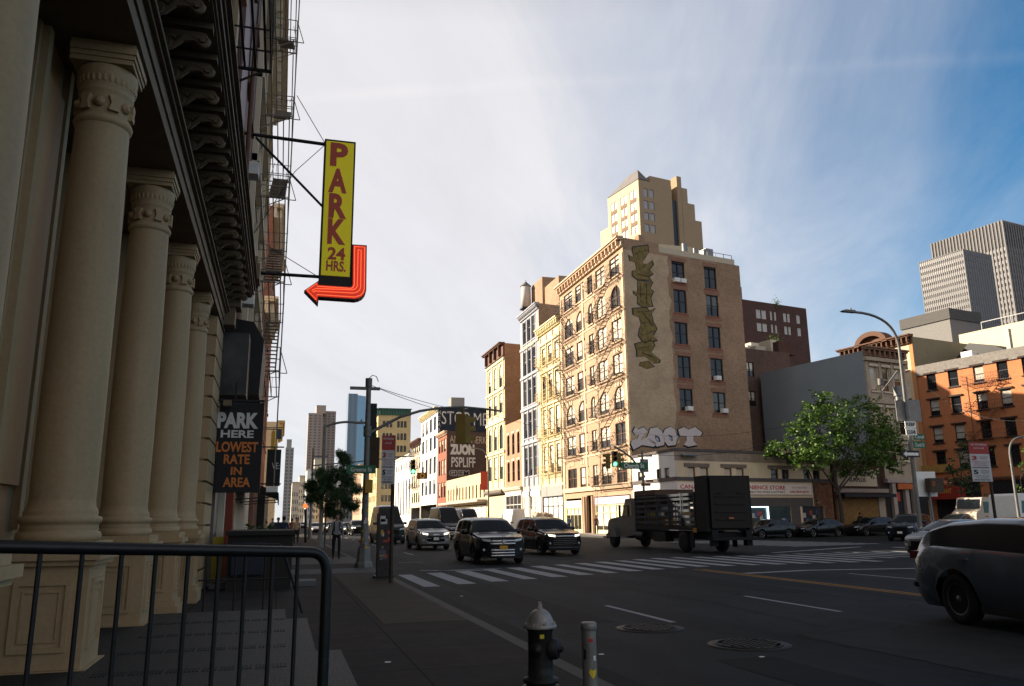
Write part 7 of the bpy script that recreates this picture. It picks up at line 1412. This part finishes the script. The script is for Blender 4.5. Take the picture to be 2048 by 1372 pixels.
        m = MB(); m.tube([fpt(y,z,.05) for y,z in ((-hw*.62,zh-.34),(-hw*.5,zh-.22),(hw*.5,zh-.22),(hw*.62,zh-.34),(hw*.5,zh-.44),(-hw*.5,zh-.44),(-hw*.62,zh-.34))],.02,6); m.build('bumper_trim',M_chrome,root); fstrip(zh-.05,zh-.0,hw*.2,M_chrome,'badge',.04)
    else:
        fstrip(zh-.28,zh-.04,hw*.45,M_grille,'grille'); fstrip(gc+.1,gc+.25,hw*.6,M_grille,'lower_grille')
    for sd in (1,-1):
        m = MB(); yy = hw*.93; m.fbox(T_(0,0,0),-h,s,z_,a1+rr+.12,a2-rr-.12,sd*hw*.955-.03,sd*hw*.955+.03,gc-.01,gc+.10); m.build('side_sill',M_plastic,root)
    m = MB(); m.tube([T_(L-.06-.10*abs(q)**2,q*hw*.93,gc+.30) for q in (-1,-.7,-.35,0,.35,.7,1)],.045,8); m.build('rear_bumper',M_plastic,root)
    for sd in (1,-1): m = MB(); m.lathe([(.05,0),(.045,.01),(.01,.015)],fpt(sd*hw*.74,gc+.30,.02),h/scale,n=10); m.build('fog_lamp',M_head,root)
    if plate is not None: m = MB(); z = plate; fb(m,-.055,-.03,-.15,.15,z-.07,z+.07); m.build('licence_plate',plate_m or mat('plate_yellow',(.50,.28,.03),.5),root)
    m = MB(); fb(m,L-.01,L+.02,-.16,.16,.62,.78); m.build('licence_plate',MATS.get('plate_yellow') or mat('plate_yellow',(.50,.28,.03),.5),root)
    if rack:
        for sd in (1,-1): m = MB(); m.tube([T_(x,sd*(hw-.32),z) for x,z in ((2.4,1.70),(2.55,1.78),(3.9,1.775),(4.1,1.69))],.017,6); m.build('roof_rail',M_steel,root)
    if P_ is not VANP:
        for sd in (1,-1): m = MB(); m.tube([T_(P_['ws'][0]+.03,sd*.1,interp(top,P_['ws'][0])+.03),T_(P_['ws'][0]+.10,sd*.62,interp(top,P_['ws'][0]+.1)+.02)],.009,4); m.build('wiper',M_plastic,root)
    return root
gr_ = 'cars driving towards the camera'
car('suv','glossy black suv with two tier chrome grille and gold plate, entering the crosswalk',(8.05,32.1),(0,-1),SUVP,P_black,group=gr_,plate=.62,face='chrome')
car('suv','black suv with thin slatted grille and lit headlights, right of the chrome grilled one',(12.55,38.2),(.05,-1),SUVP,P_black,group=gr_,lights='on',face='wide')
RAVP = dict(SUVP); RAVP.update(L=4.6,W=1.84)
car('suv','silver compact suv with blue hood tint and chrome bumper loop, by the sticker cabinet',(8.35,47.7),(.04,-1),RAVP,P_pearl,group=gr_,lights='on',plate=.62,face='bumper',rack=True,plate_m=M_white)
car('van','dark grey high roofed van behind the parking sign pole on the left lane',(7.7,61.5),(.02,-1),VANP,P_grey,'van',gr_,face='plain',nose=.35)
car('van','black high roofed van with one amber lit lamp behind the silver suv',(13.6,69.),(.03,-1),VANP,P_black,'van',gr_,lights='on',face='chrome',nose=.35)
car('van','darker van following close behind the black high roofed van',(17.9,80),(.03,-1),VANP,P_navy,'van',gr_,nose=.35)
car('sedan','dark sedan with lit headlights in the far left lane beside the walking person',(7.0,104),(0,-1),SEDP,P_black,group=gr_,lights='on'); car('sedan','second dark sedan with lit headlights, between the walking person and the signal pole',(8.6,95),(0,-1),RAVP,P_grey,group=gr_,lights='on')
for i,(x,y,p,lab) in enumerate([(6.0,125,P_grey,'tiny grey car in distant traffic left of the young tree'),(4.6,112,P_white,'small pale car in distant traffic behind the young tree'),(6.6,150,P_silver,'tiny silver car far down the street'),(9.8,170,P_black,'tiny black car far down the street'),(4.8,190,P_tan,'tiny tan car at the far end of the traffic'),(9.8,128,P_black,'distant black car behind the signal pole')]): car('distant_car',lab,(x,y),(0,-1),SEDP,p,group=gr_,lights='on')
car('suv','silver blue suv in the right foreground driving out of view, dark tinted side windows',(10.95,9.2),(-.10,-1),dict(SUVP,top=[(0,.86),(.05,.96),(.9,1.06),(1.25,1.10),(2.05,1.50),(2.5,1.58),(3.2,1.59),(3.9,1.54),(4.3,1.43),(4.72,1.12),(4.9,.90)],rw=(4.3,4.68),sw=(1.55,4.28),pil=(),gc=.22),P_silver,hi=True,rim=M_rimd,sidewin=mat('tinted_glass',(.003,.003,.004),.3,spec=.25))
# white van parked at far kerb (rear doors towards camera)
vp = onZ(1035,1068,0); car('van','white van parked at the sunny far kerb in front of the pale storefronts',(25.0,88.5),(0,1),VANP,P_white,'van',nose=.2)
# cars parked along Church Street
def CP(a,b): return S0+E1*a-E2*b
gp_ = 'dark cars parked along the corner store'
for px,P_,pt_,lab in [(1535,SEDP,P_black,'black sedan with bright rims parked in front of the store window, nose behind the truck'),(1635,SEDP,P_black,'black sedan parked under the street tree, second from the truck'),(1738,WAGP,P_grey,'dark car parked in front of the tagged yellow shutter, half hidden')]:
    c = onP(px,1050,CP(0,5.3),E2); car('sedan' if P_ is SEDP else 'wagon',lab,(c.x,c.y),tuple((-E1)[:2]),P_,pt_,group=gp_,rim=M_rim)
c = V((40.4,45.4,0)); car('suv','dark blue suv with white plate waiting beside the tall street lamp',(c.x,c.y),tuple((-E1+E2*-.42)[:2]),SUVP,P_navy,group=None,plate=.55,plate_m=M_white,face='plain')
c = onY(1885,1030,52.); car('wagon','tan estate car half hidden behind the tall lamp post and the dark suv',(c.x+1.5,c.y),(-.95,-.1),SUVP,P_tan)
c = onY(1905,1060,27.5); car('sedan','pale silver sedan behind the tall lamp post, nose to the left',(c.x+.3,c.y+.3),(-.93,-.25),dict(SEDP),P_pearl)
# ---- stake truck ----------------------------------------------------------------------------------
TKX = 19.85; ty0,ty1 = 33.6,44.6
TK = empty('stake_truck',(TKX,39,0),'dark stake bed delivery truck with raised lift gate, grey cab turned away','truck')
xl_,xr_ = TKX-1.12,TKX+1.12
M_tk = mat('truck_black_paint',(.006,.006,.006),.6,var=.4,spec=.25); M_cab = mat('grey_cab_paint',(.12,.125,.13),.35,.2,var=.3,vs=2)
m = MB(); m.box(xl_+.25,xr_-.25,ty0+.2,ty1-.4,.62,.95); m.build('chassis',M_tk,TK)
m = MB(); m.box(xl_,xr_,ty0,ty1-3.2,1.05,1.25); m.build('bed',M_tk,TK)
by1 = ty1-3.2
for X in (xl_,xr_-.05):
    m = MB()
    for z in (1.35,1.62,1.90,2.18,2.46,2.66): m.box(X,X+.05,ty0+.9,by1,z,z+.12)
    for k in range(6): y = ty0+1.0+k*(by1-ty0-1.15)/5; m.box(X-.02,X+.07,y,y+.09,1.25,2.82)
    for k in range(6): m.box(X+.0,X+.05,ty0+.9+k*1.27,ty0+.95+k*1.27,1.25,2.8)
    m.build('stake_side',mat('worn_blue_grey_slats',(.028,.033,.045),.5,.0,var=.4,vs=4),TK)
m = MB(); m.box(xl_,xr_,by1-.1,by1,1.25,3.05); m.box(xl_,xr_,by1-2.6,by1-.11,2.82,3.08); m.build('headboard',mat('rusty_board',(.10,.055,.035),.7,var=.4),TK)
m = MB(); m.box(xl_-.05,xl_+.12,ty0-.15,ty0+.85,1.0,3.45); m.box(xr_-.12,xr_+.05,ty0-.15,ty0+.85,1.0,3.45); m.box(xl_+.12,xr_-.12,ty0+.75,ty0+.85,1.25,3.45); m.box(xl_-.05,xr_+.05,ty0-.15,ty0+.85,3.451,3.52); m.build('rear_frame',M_tk,TK)
g_ = MB(); g_.box(xl_+.13,xr_-.13,ty0-.28,ty0-.16,1.15,3.44)
for z in (1.5,1.85,2.2,2.55): g_.box(xl_+.35,xr_-.35,ty0-.33,ty0-.28,z,z+.05)
g_.box(xl_+.45,xl_+.75,ty0-.33,ty0-.28,2.7,2.74); g_.box(xr_-.75,xr_-.45,ty0-.33,ty0-.28,2.7,2.74)
g_.build('lift_gate',mat('dark_gate_steel',(.014,.010,.008),.65,.0,var=.5,vs=2),TK)
m = MB(); m.box(xl_-.1,xr_+.1,ty0-.75,ty0-.15,.62,.75); m.box(xl_+.1,xl_+.4,ty0-.3,ty0,.35,1.05); m.box(xr_-.4,xr_-.1,ty0-.3,ty0,.35,1.05); m.build('rear_platform',M_tk,TK)
for x_,mt_ in ((xl_+.2,M_tail),(xr_-.35,M_tail)): m = MB(); m.box(x_,x_+.15,ty0-.2,ty0-.16,.95,1.05); m.build('tail_light',mt_,TK)
m = MB(); m.box(TKX-.15,TKX+.1,ty0-.36,ty0-.33,1.55,1.63); m.build('marker',mat('amber_marker',(.35,.12,.02),.4),TK); m = MB(); m.box(xl_-.03,xl_-.01,ty0+.9,ty0+1.25,.95,1.15); m.build('licence_plate',MATS['plate_yellow'],TK)
rn = random.Random(4)
for k in range(14):
    y = rn.uniform(ty0+1.3,by1-.5); w_ = rn.uniform(.2,.4); z0_ = 1.26+rn.choice([0,.4,.8]); m = MB(); x_ = rn.uniform(xl_+.3,xr_-.8); m.box(x_,x_+w_*1.3,y,y+w_,z0_,z0_+rn.uniform(.25,.4))
    o = thing(m,'cargo_box',mat('box_%s'%'abc'[k%3],[(.35,.22,.10),(.42,.40,.36),(.25,.20,.04)][k%3],.8,var=.3),'cargo box among the dim load seen through the truck slats','box','loose cargo on the stake truck',loc=(x_,y,z0_))
cm = MB(); cy0,cy1 = by1+.15,ty1+1.0
def cabprof(): return [(cy0,.75),(cy0,2.62),(cy0+.15,2.72),(cy0+1.35,2.70),(cy0+1.9,1.75),(cy1-.55,1.62),(cy1-.15,1.50),(cy1,1.30),(cy1,.62),(cy0+1.6,.62)]
cm.prism(cabprof(),(0,0,0),UY,UZ,UX,xl_+.12,xr_-.12); cm.build('cab',M_cab,TK)
for X,d in ((xl_+.12,-1),(xr_-.12,1)):
    m = MB(); m.prism([(cy0+.5,1.72),(cy0+.5,2.5),(cy0+1.28,2.5),(cy0+1.68,1.78)],(X,0,0),UY,UZ,UX*d,0,.012); m.build('side_window',mat('cab_glass',(.05,.06,.055),.08,spec=.8),TK)
    m = MB(); m.box(X+d*.28-.05,X+d*.28+.05,cy0+1.5,cy0+1.6,1.7,2.35); m.bar((X,cy0+1.5,2.3),(X+d*.28,cy0+1.55,2.3),.03); m.bar((X,cy0+1.5,1.75),(X+d*.28,cy0+1.55,1.75),.03); m.build('mirror',M_plastic,TK)
    m = MB(); arc = [(cy1-.95+.68*math.cos(t),.58+.62*math.sin(t)) for t in [math.pi*k/10 for k in range(11)]]; m.prism(arc,(X,0,0),UY,UZ,UX*d,0,.16); m.build('fender',M_cab,TK)
m = MB(); m.prism([(cy0+1.42,2.52),(cy0+1.86,1.80),(cy0+1.90,1.82),(cy0+1.46,2.54)],(0,0,0),UY,UZ,UX,xl_+.2,xr_-.2); m.build('windshield',M_carglass,TK)
m = MB(); m.box(xl_+.05,xr_-.05,cy1,cy1+.15,.45,.75); m.build('bumper',M_chrome,TK)
m = MB(); m.cyl((xl_+.28,cy0-.9,.7),(xl_+.28,cy0+.1,.7),.26,n=16); m.build('fuel_tank',M_tk,TK)
def bigwheel(x,y,r,sd,w=.28,rim=M_rimd):
    m = MB(); c = V((x,y,r)); ax = UX*sd; m.lathe([(r*.55,0),(r*.95,0),(r,.05),(r,w-.05),(r*.95,w),(r*.58,w)],c,ax,n=28); wh = m.build('wheel',M_rub,TK); q = MB(); q.lathe([(r*.58,w-.02),(r*.55,w-.02),(r*.45,w-.14),(r*.2,w-.13),(r*.18,w-.02),(.005,w-.02)],c,ax,n=24); q.build('rim',rim,wh)
for sd,xx in ((-1,xl_+.30),(1,xr_-.30)):
    bigwheel(xx,cy1-.95,.48,sd,.3,M_steel); bigwheel(xx,ty0+2.35,.50,sd,.3,M_steel)
m = MB(); m.box(xl_-.02,xl_+.02,ty0+1.2,ty0+1.6,.25,.95); m.box(xr_-.02,xr_+.02,ty0+1.2,ty0+1.6,.25,.95); m.build('mud_flap',M_rub,TK)
m = MB(); m.box(xl_,xl_+.45,ty0+4.2,ty0+5.6,.45,.95); m.build('tool_box',M_tk,TK)
# ---- mail truck --------------------------------------------------------------------------------------
MY = 52.; ma,mb2 = onY(1897,1049,MY),onY(2020,985,MY)
MT = empty('mail_truck',(ma.x+2,MY,0),'beige and white postal step van with eagle emblem, above the foreground suv roof','mail truck'); hz_ = mb2.z; 
M_mt = mat('mail_truck_white',(.50,.42,.33),.5,var=.12)
hM = V((-.97,-.24,0)); sM = V((.24,-.97,0)); OM = V((mb2.x+.2,MY+1.0,0)); LM = 5.6
fm_ = lambda m,a,b,c,d,e,f: m.fbox(OM,hM,sM,UZ,a,b,c,d,e,f)
m = MB(); m.prism([(0,.5),(0,2.95),(4.35,2.95),(4.6,2.9),(4.9,2.05),(5.5,1.75),(5.6,1.5),(5.6,.5)],OM,hM,UZ,sM,-1.0,1.0); m.build('body',M_mt,MT)
m = MB(); m.prism([(4.62,2.8),(4.90,2.08),(4.93,2.08),(4.65,2.8)],OM,hM,UZ,sM,-.9,.9); m.build('windshield',M_carglass,MT)
m = MB(); fm_(m,3.75,4.5,1.0,1.012,1.75,2.6); m.build('side_window',M_carglass,MT); m = MB(); fm_(m,-.01,4.4,1.0,1.015,1.45,1.52); m.build('stripe',mat('faded_stripe',(.22,.09,.07),.6),MT)
for a in (1.0,4.6):
    for sd in (-1,1):
        c = OM+hM*a+sM*(sd*.80)+UZ*.40; q = MB(); q.lathe([(.2,0),(.38,0),(.40,.03),(.40,.2),(.38,.23),(.2,.23)],c,sM*sd,n=20); wh = q.build('wheel',M_rub,MT); q = MB(); q.lathe([(.22,.2),(.2,.21),(.005,.21)],c,sM*sd,n=14); q.build('rim',M_steel,wh)
m = MB(); fm_(m,1.9,2.5,1.0,1.016,1.9,2.5); m.build('emblem',mat('emblem_navy',(.03,.035,.06),.5),MT); m = MB(); m.prism([(2.42,2.0),(1.98,2.32),(2.05,2.4),(2.42,2.3)],OM,hM,UZ,sM,1.016,1.022); m.build('emblem_mark',M_mt,MT)
text_mb('UNITED STATES',OM+hM*.9+sM*1.0+UZ*2.45,-hM,UZ,1.1,.12,depth=.016).build('lettering',MATS['emblem_navy'],MT); m = MB(); fm_(m,5.6,5.7,-.95,.95,.45,.75); m.build('bumper',M_plastic,MT); m = MB(); fm_(m,5.6,5.62,-.5,.5,1.0,1.35); m.build('grille',M_grille,MT)
fb_ = onY(2040,1040,40.); BT = empty('white_truck',(fb_.x+1.4,41.,0),'front of a white truck cut off by the right edge behind the foreground suv','truck')
m = MB(); m.prism([(fb_.x-.1,.5),(fb_.x-.05,1.5),(fb_.x+.12,2.75),(fb_.x+.3,2.9),(fb_.x+4,2.9),(fb_.x+4,.5)],(0,0,0),UX,UZ,UY,40,42.2); m.build('body',M_white,BT); m = MB(); m.prism([(fb_.x-.01,1.65),(fb_.x+.10,2.6),(fb_.x+.14,2.6),(fb_.x+.04,1.65)],(0,0,0),UX,UZ,UY,40.15,42.05); m.build('windshield',M_carglass,BT)
m = MB(); m.prism([(fb_.x+.25,1.7),(fb_.x+.32,2.45),(fb_.x+1.2,2.45),(fb_.x+1.2,1.7)],(0,40,0),UX,UZ,-UY,0,.012); m.build('side_window',mat('teal_glass',(.03,.12,.12),.1),BT)
for x_ in (1.1,3.2): m = MB(); m.lathe([(.15,0),(.42,0),(.42,.2),(.15,.2)],(fb_.x+x_,40.25,.42),-UY,n=20); m.build('wheel',M_rub,BT)
# ---- green dumpster with rubbish at the sunny kerb ------------------------------------------------------
dz = onZ(1058,1066,0); DX,DY = 24.6,76.5; DU = empty('dumpster',(DX,DY,0),'green slatted dumpster piled with pale rubbish bags at the far kerb','dumpster')
m = MB(); m.box(DX-1,DX+1,DY-1.8,DY+1.8,.2,1.7)
for k in range(8): m.box(DX-1.06,DX-1.0,DY-1.8+k*.5,DY-1.68+k*.5,.2,1.72)
for k in range(5): m.box(DX-1+k*.48,DX-.9+k*.48,DY-1.87,DY-1.8,.2,1.72)
m.build('container',mat('dumpster_green',(.22,.33,.18),.6,var=.25),DU)
rn = random.Random(9)
for k in range(16):
    c = V((DX+rn.uniform(-.7,.7),DY+rn.uniform(-1.5,1.5),1.75+rn.uniform(0,.3))); r_ = rn.uniform(.25,.4); m = MB(); m.lathe([(.02,-r_*.7),(r_*.7,-r_*.5),(r_,0),(r_*.75,r_*.5),(.15,r_*.75),(.05,r_*.95)],c,UZ,n=10)
    thing(m,'rubbish_bag',mat('bag_%s'%'ab'[k%2],[(.55,.47,.36),(.42,.30,.22)][k%2],.6,var=.2),'tied rubbish bag heaped in the green slatted dumpster at the kerb','bag','rubbish bags in the dumpster',loc=tuple(c))
# ================================================================ people
M_skin = mat('skin',(.32,.17,.11),.6,var=.05); M_hair = mat('dark_hair',(.02,.014,.01),.7)
def person(P0,face,label,shirt,trousers,H_=1.74,stride=.25,hairm=M_hair,group=None,detail=True,armsw=.25):
    """standing or walking figure grown with a skin modifier; face = heading"""
    f = V((face[0],face[1],0)).normalized(); s_ = V((-f.y,f.x,0)); k = H_/1.74; P = lambda a,b,c: V(P0)+(s_*a+f*b+UZ*c)*k
    vs,ed,rd,mt_ = [],[],[],[]
    def add(p,r,par=None): vs.append(p); rd.append(r*k); i = len(vs)-1; (ed.append((par,i)) if par is not None else None); return i
    pel = add(P(0,0,.95),(.145)); wa = add(P(0,.01,1.12),.125,pel); ch = add(P(0,.0,1.33),.145,wa); nk = add(P(0,.0,1.47),.062,ch); n2 = add(P(0,.015,1.53),.055,nk); h1_ = add(P(0,.03,1.60),.078,n2); h2_ = add(P(0,.025,1.68),.088,h1_); h3_ = add(P(0,.015,1.73),.055,h2_)
    for sd,ph in ((1,1),(-1,-1)):
        hp = add(P(sd*.10,0,.90),.095,pel); kn = add(P(sd*.11,ph*stride*.55+.03,.50),.062,hp); an = add(P(sd*.11,ph*stride-.02,.10),.042,kn); hl_ = add(P(sd*.115,ph*stride+.05,.045),.042,an); to = add(P(sd*.12,ph*stride+.18,.035),.034,hl_)
        shd = add(P(sd*.17,0,1.42),.062,ch); el = add(P(sd*.235,-ph*armsw*.4,1.14),.045,shd); wr = add(P(sd*.25,-ph*armsw+.06,.90),.028,el); pa = add(P(sd*.25,-ph*armsw+.08,.83),.033,wr)
        if detail:
            for q in range(4): a = add(P(sd*(.25),-ph*armsw+.055+q*.022,.785),.010,pa); add(P(sd*(.243),-ph*armsw+.06+q*.022,.735+abs(q-1.3)*.008),.008,a)
            a = add(P(sd*.235,-ph*armsw+.12,.82),.011,pa); add(P(sd*.228,-ph*armsw+.14,.79),.009,a)
    me = bpy.data.meshes.new('body'); me.from_pydata([tuple(v) for v in vs],ed,[]); ob = bpy.data.objects.new('body',me); COL.objects.link(ob)
    md = ob.modifiers.new('skin','SKIN'); 
    for i,sv in enumerate(me.skin_vertices[0].data): sv.radius = (rd[i],rd[i]*(1. if i > 8 else .8)); sv.use_root = (i == 0)
    for i in (0,1,2): me.skin_vertices[0].data[i].radius = (rd[i]*1.12,rd[i]*.78)
    sb = ob.modifiers.new('sub','SUBSURF'); sb.levels = 2; sb.render_levels = 2
    dg = bpy.context.evaluated_depsgraph_get(); m2 = bpy.data.meshes.new_from_object(ob.evaluated_get(dg)); bpy.data.objects.remove(ob)
    for m_ in (M_skin,shirt,trousers,M_plastic): m2.materials.append(m_)
    inv = Matrix.Translation(-V(P0))
    for p in m2.polygons:
        c = p.center; z = (c.z-P0[2])/k; lat = abs((c-V(P0)).dot(s_))/k; p.use_smooth = True
        p.material_index = 3 if z < .09 else (0 if z > 1.475 or (lat > .19 and z < .92) else (1 if z > .96 or lat > .20 else 2))
    m2.transform(inv); r_ = bpy.data.objects.new('person',m2); COL.objects.link(r_); r_.location = P0; tag(r_,label,'person',group)
    hm = MB(); hm.smooth = True; hc = P(0,.0,1.665); hm.lathe([(.001,-.09),(.06,-.08),(.088,-.04),(.098,.02),(.088,.07),(.05,.105),(.001,.115)],hc-f*.022*k+UZ*.012,UZ,n=14); hm.build('hair',hairm,r_)
    if detail:
        q = MB(); q.prism([(-.012,0),(.012,0),(0,.045)],P(0,.108,1.615),s_,UZ,f,-.02,.02); q.build('nose',M_skin,r_)
        for sd in (1,-1): q = MB(); q.lathe([(.001,-.009),(.009,0),(.001,.009)],P(sd*.03,.108,1.66),UZ,n=8); q.build('eye',M_dark,r_)
        for sd in (1,-1): q = MB(); q.lathe([(.004,-.03),(.014,-.01),(.014,.015),(.004,.03)],P(sd*.088,.015,1.645),UZ,n=7); q.build('ear',M_skin,r_)
        q = MB(); q.fbox(P(0,.112,1.585),s_,f,UZ,-.022,.022,-.01,.004,-.004,.004); q.build('mouth',mat('lips',(.18,.05,.04),.6),r_)
    return r_
M_sh = mat('pale_grey_shirt',(.27,.26,.26),.85,var=.2,vs=8); M_tr = mat('black_trousers',(.012,.012,.014),.9); 
pz = V((2.25,34.2,.15)); person(pz,(-.05,-1),'person in pale grey shirt with dark straps walking forward beside the young tree',M_sh,M_tr,1.76,.22)
m = MB(); 
for sd in (1,-1): m.tube([pz+V((sd*.10,-.155,1.10)),pz+V((sd*.11,-.165,1.3)),pz+V((sd*.11,-.08,1.46)),pz+V((sd*.1,.05,1.46)),pz+V((sd*.1,.14,1.3))],.022,6)
m.prism([(-.15,1.02),(.15,1.02),(.16,1.4),(-.16,1.4)],pz+V((0,.14,0)),UX,UZ,UY,0,.14); thing(m,'backpack',M_black,'black backpack worn by the person walking by the young tree','backpack',loc=tuple(pz+V((0,.15,1.1))))
p2_ = onX(1193,1064,29.4); person(V((29.4,p2_.y,.15)),(-.3,-1),'person in dark jacket standing in front of the doorway of the corner loft',mat('brown_jacket',(.10,.06,.05),.9),M_tr,1.74,.12)
p3_ = onZ(600,1072,.15); person(V((-.1,52,.15)),(0,-1),'person in dark clothes on the left pavement behind the wooden shed',mat('dark_coat',(.03,.03,.035),.9),M_tr,1.7,.15)
person(V((.9,66,.15)),(0,1),'person in a reddish top walking away far down the left pavement',mat('reddish_top',(.22,.07,.05),.9),M_tr,1.68,.2)
for X_,Y_,fc,sh,lab in [(.2,44,(.1,1),mat('navy_top',(.02,.03,.06),.9),'person in navy walking away along the left buildings'),(1.1,58,(0,-1),mat('tan_top',(.30,.22,.14),.9),'person in a tan top approaching on the left pavement'),(-.6,72,(0,-1),mat('grey_top',(.15,.15,.16),.9),'person in grey close to the left shopfronts'),(30.2,84,(0,1),mat('blue_top',(.06,.10,.20),.9),'person in blue on the sunny pavement left of the loft doorway'),(29.6,96,(0,-1),mat('cream_top',(.5,.45,.36),.9),'person in cream on the sunny pavement behind the white van')]: person(V((X_,Y_,.15)),fc,lab,sh,M_tr,1.72,.22,detail=False)
cp_ = S0+E1*18.5-E2*2.2; person(V((cp_.x,cp_.y,.15)),(1,.2),'person in dark clothes on the pavement between the store and the surplus shop',mat('dark_coat',(.03,.03,.035),.9),M_tr,1.72,.2,detail=False)
person(V((1.6,78,.15)),(0,-1),'small distant person in white on the left pavement near the lamp post',M_white,M_tr,1.72,.2)
person(V((26.0,110,.15)),(0,-1),'small distant person in dark clothing on the sunny pavement by the market',M_dark,M_tr,1.7,.2,detail=False)
# litter on the ground
rn = random.Random(21)
for i,(x,y,z,lab) in enumerate([(onZ(775,1325,.15).x,onZ(775,1325,.15).y,.152,'white scrap of paper on the near pavement'),(onZ(1202,1310).x,onZ(1202,1310).y,.006,'pale scrap on the road right of the hydrant'),(onZ(1523,1315).x,onZ(1523,1315).y,.006,'tiny white scrap below the manhole covers'),(onZ(923,1193).x,onZ(923,1193).y,.006,'tiny white scrap on the road beyond the kerb')]):
    m = MB(); m.prism([(-.03,-.02),(.035,-.015),(.03,.02),(-.025,.022)],(x,y,z),UX,UY,UZ,.0,.006); thing(m,'paper_scrap',M_white,lab,'litter',loc=(x,y,z))
# kerb damage and patches on the left pavement
for (a,b,c,d,mt_) in [(-.3,2.84,24.6,27.2,mat('pale_slab',(.085,.083,.08),.85,var=.15,bump=.2)),(-.3,2.84,30.2,35.6,MATS['pale_slab']),(1.55,2.84,12.5,24.4,mat('rust_brown_slab',(.055,.038,.028),.9,var=.35,vs=2,bump=.2)),]:
    m = MB(); m.box(a,b,c,d,.1,.154); tag(m.build('pavement',mt_),kind='structure')
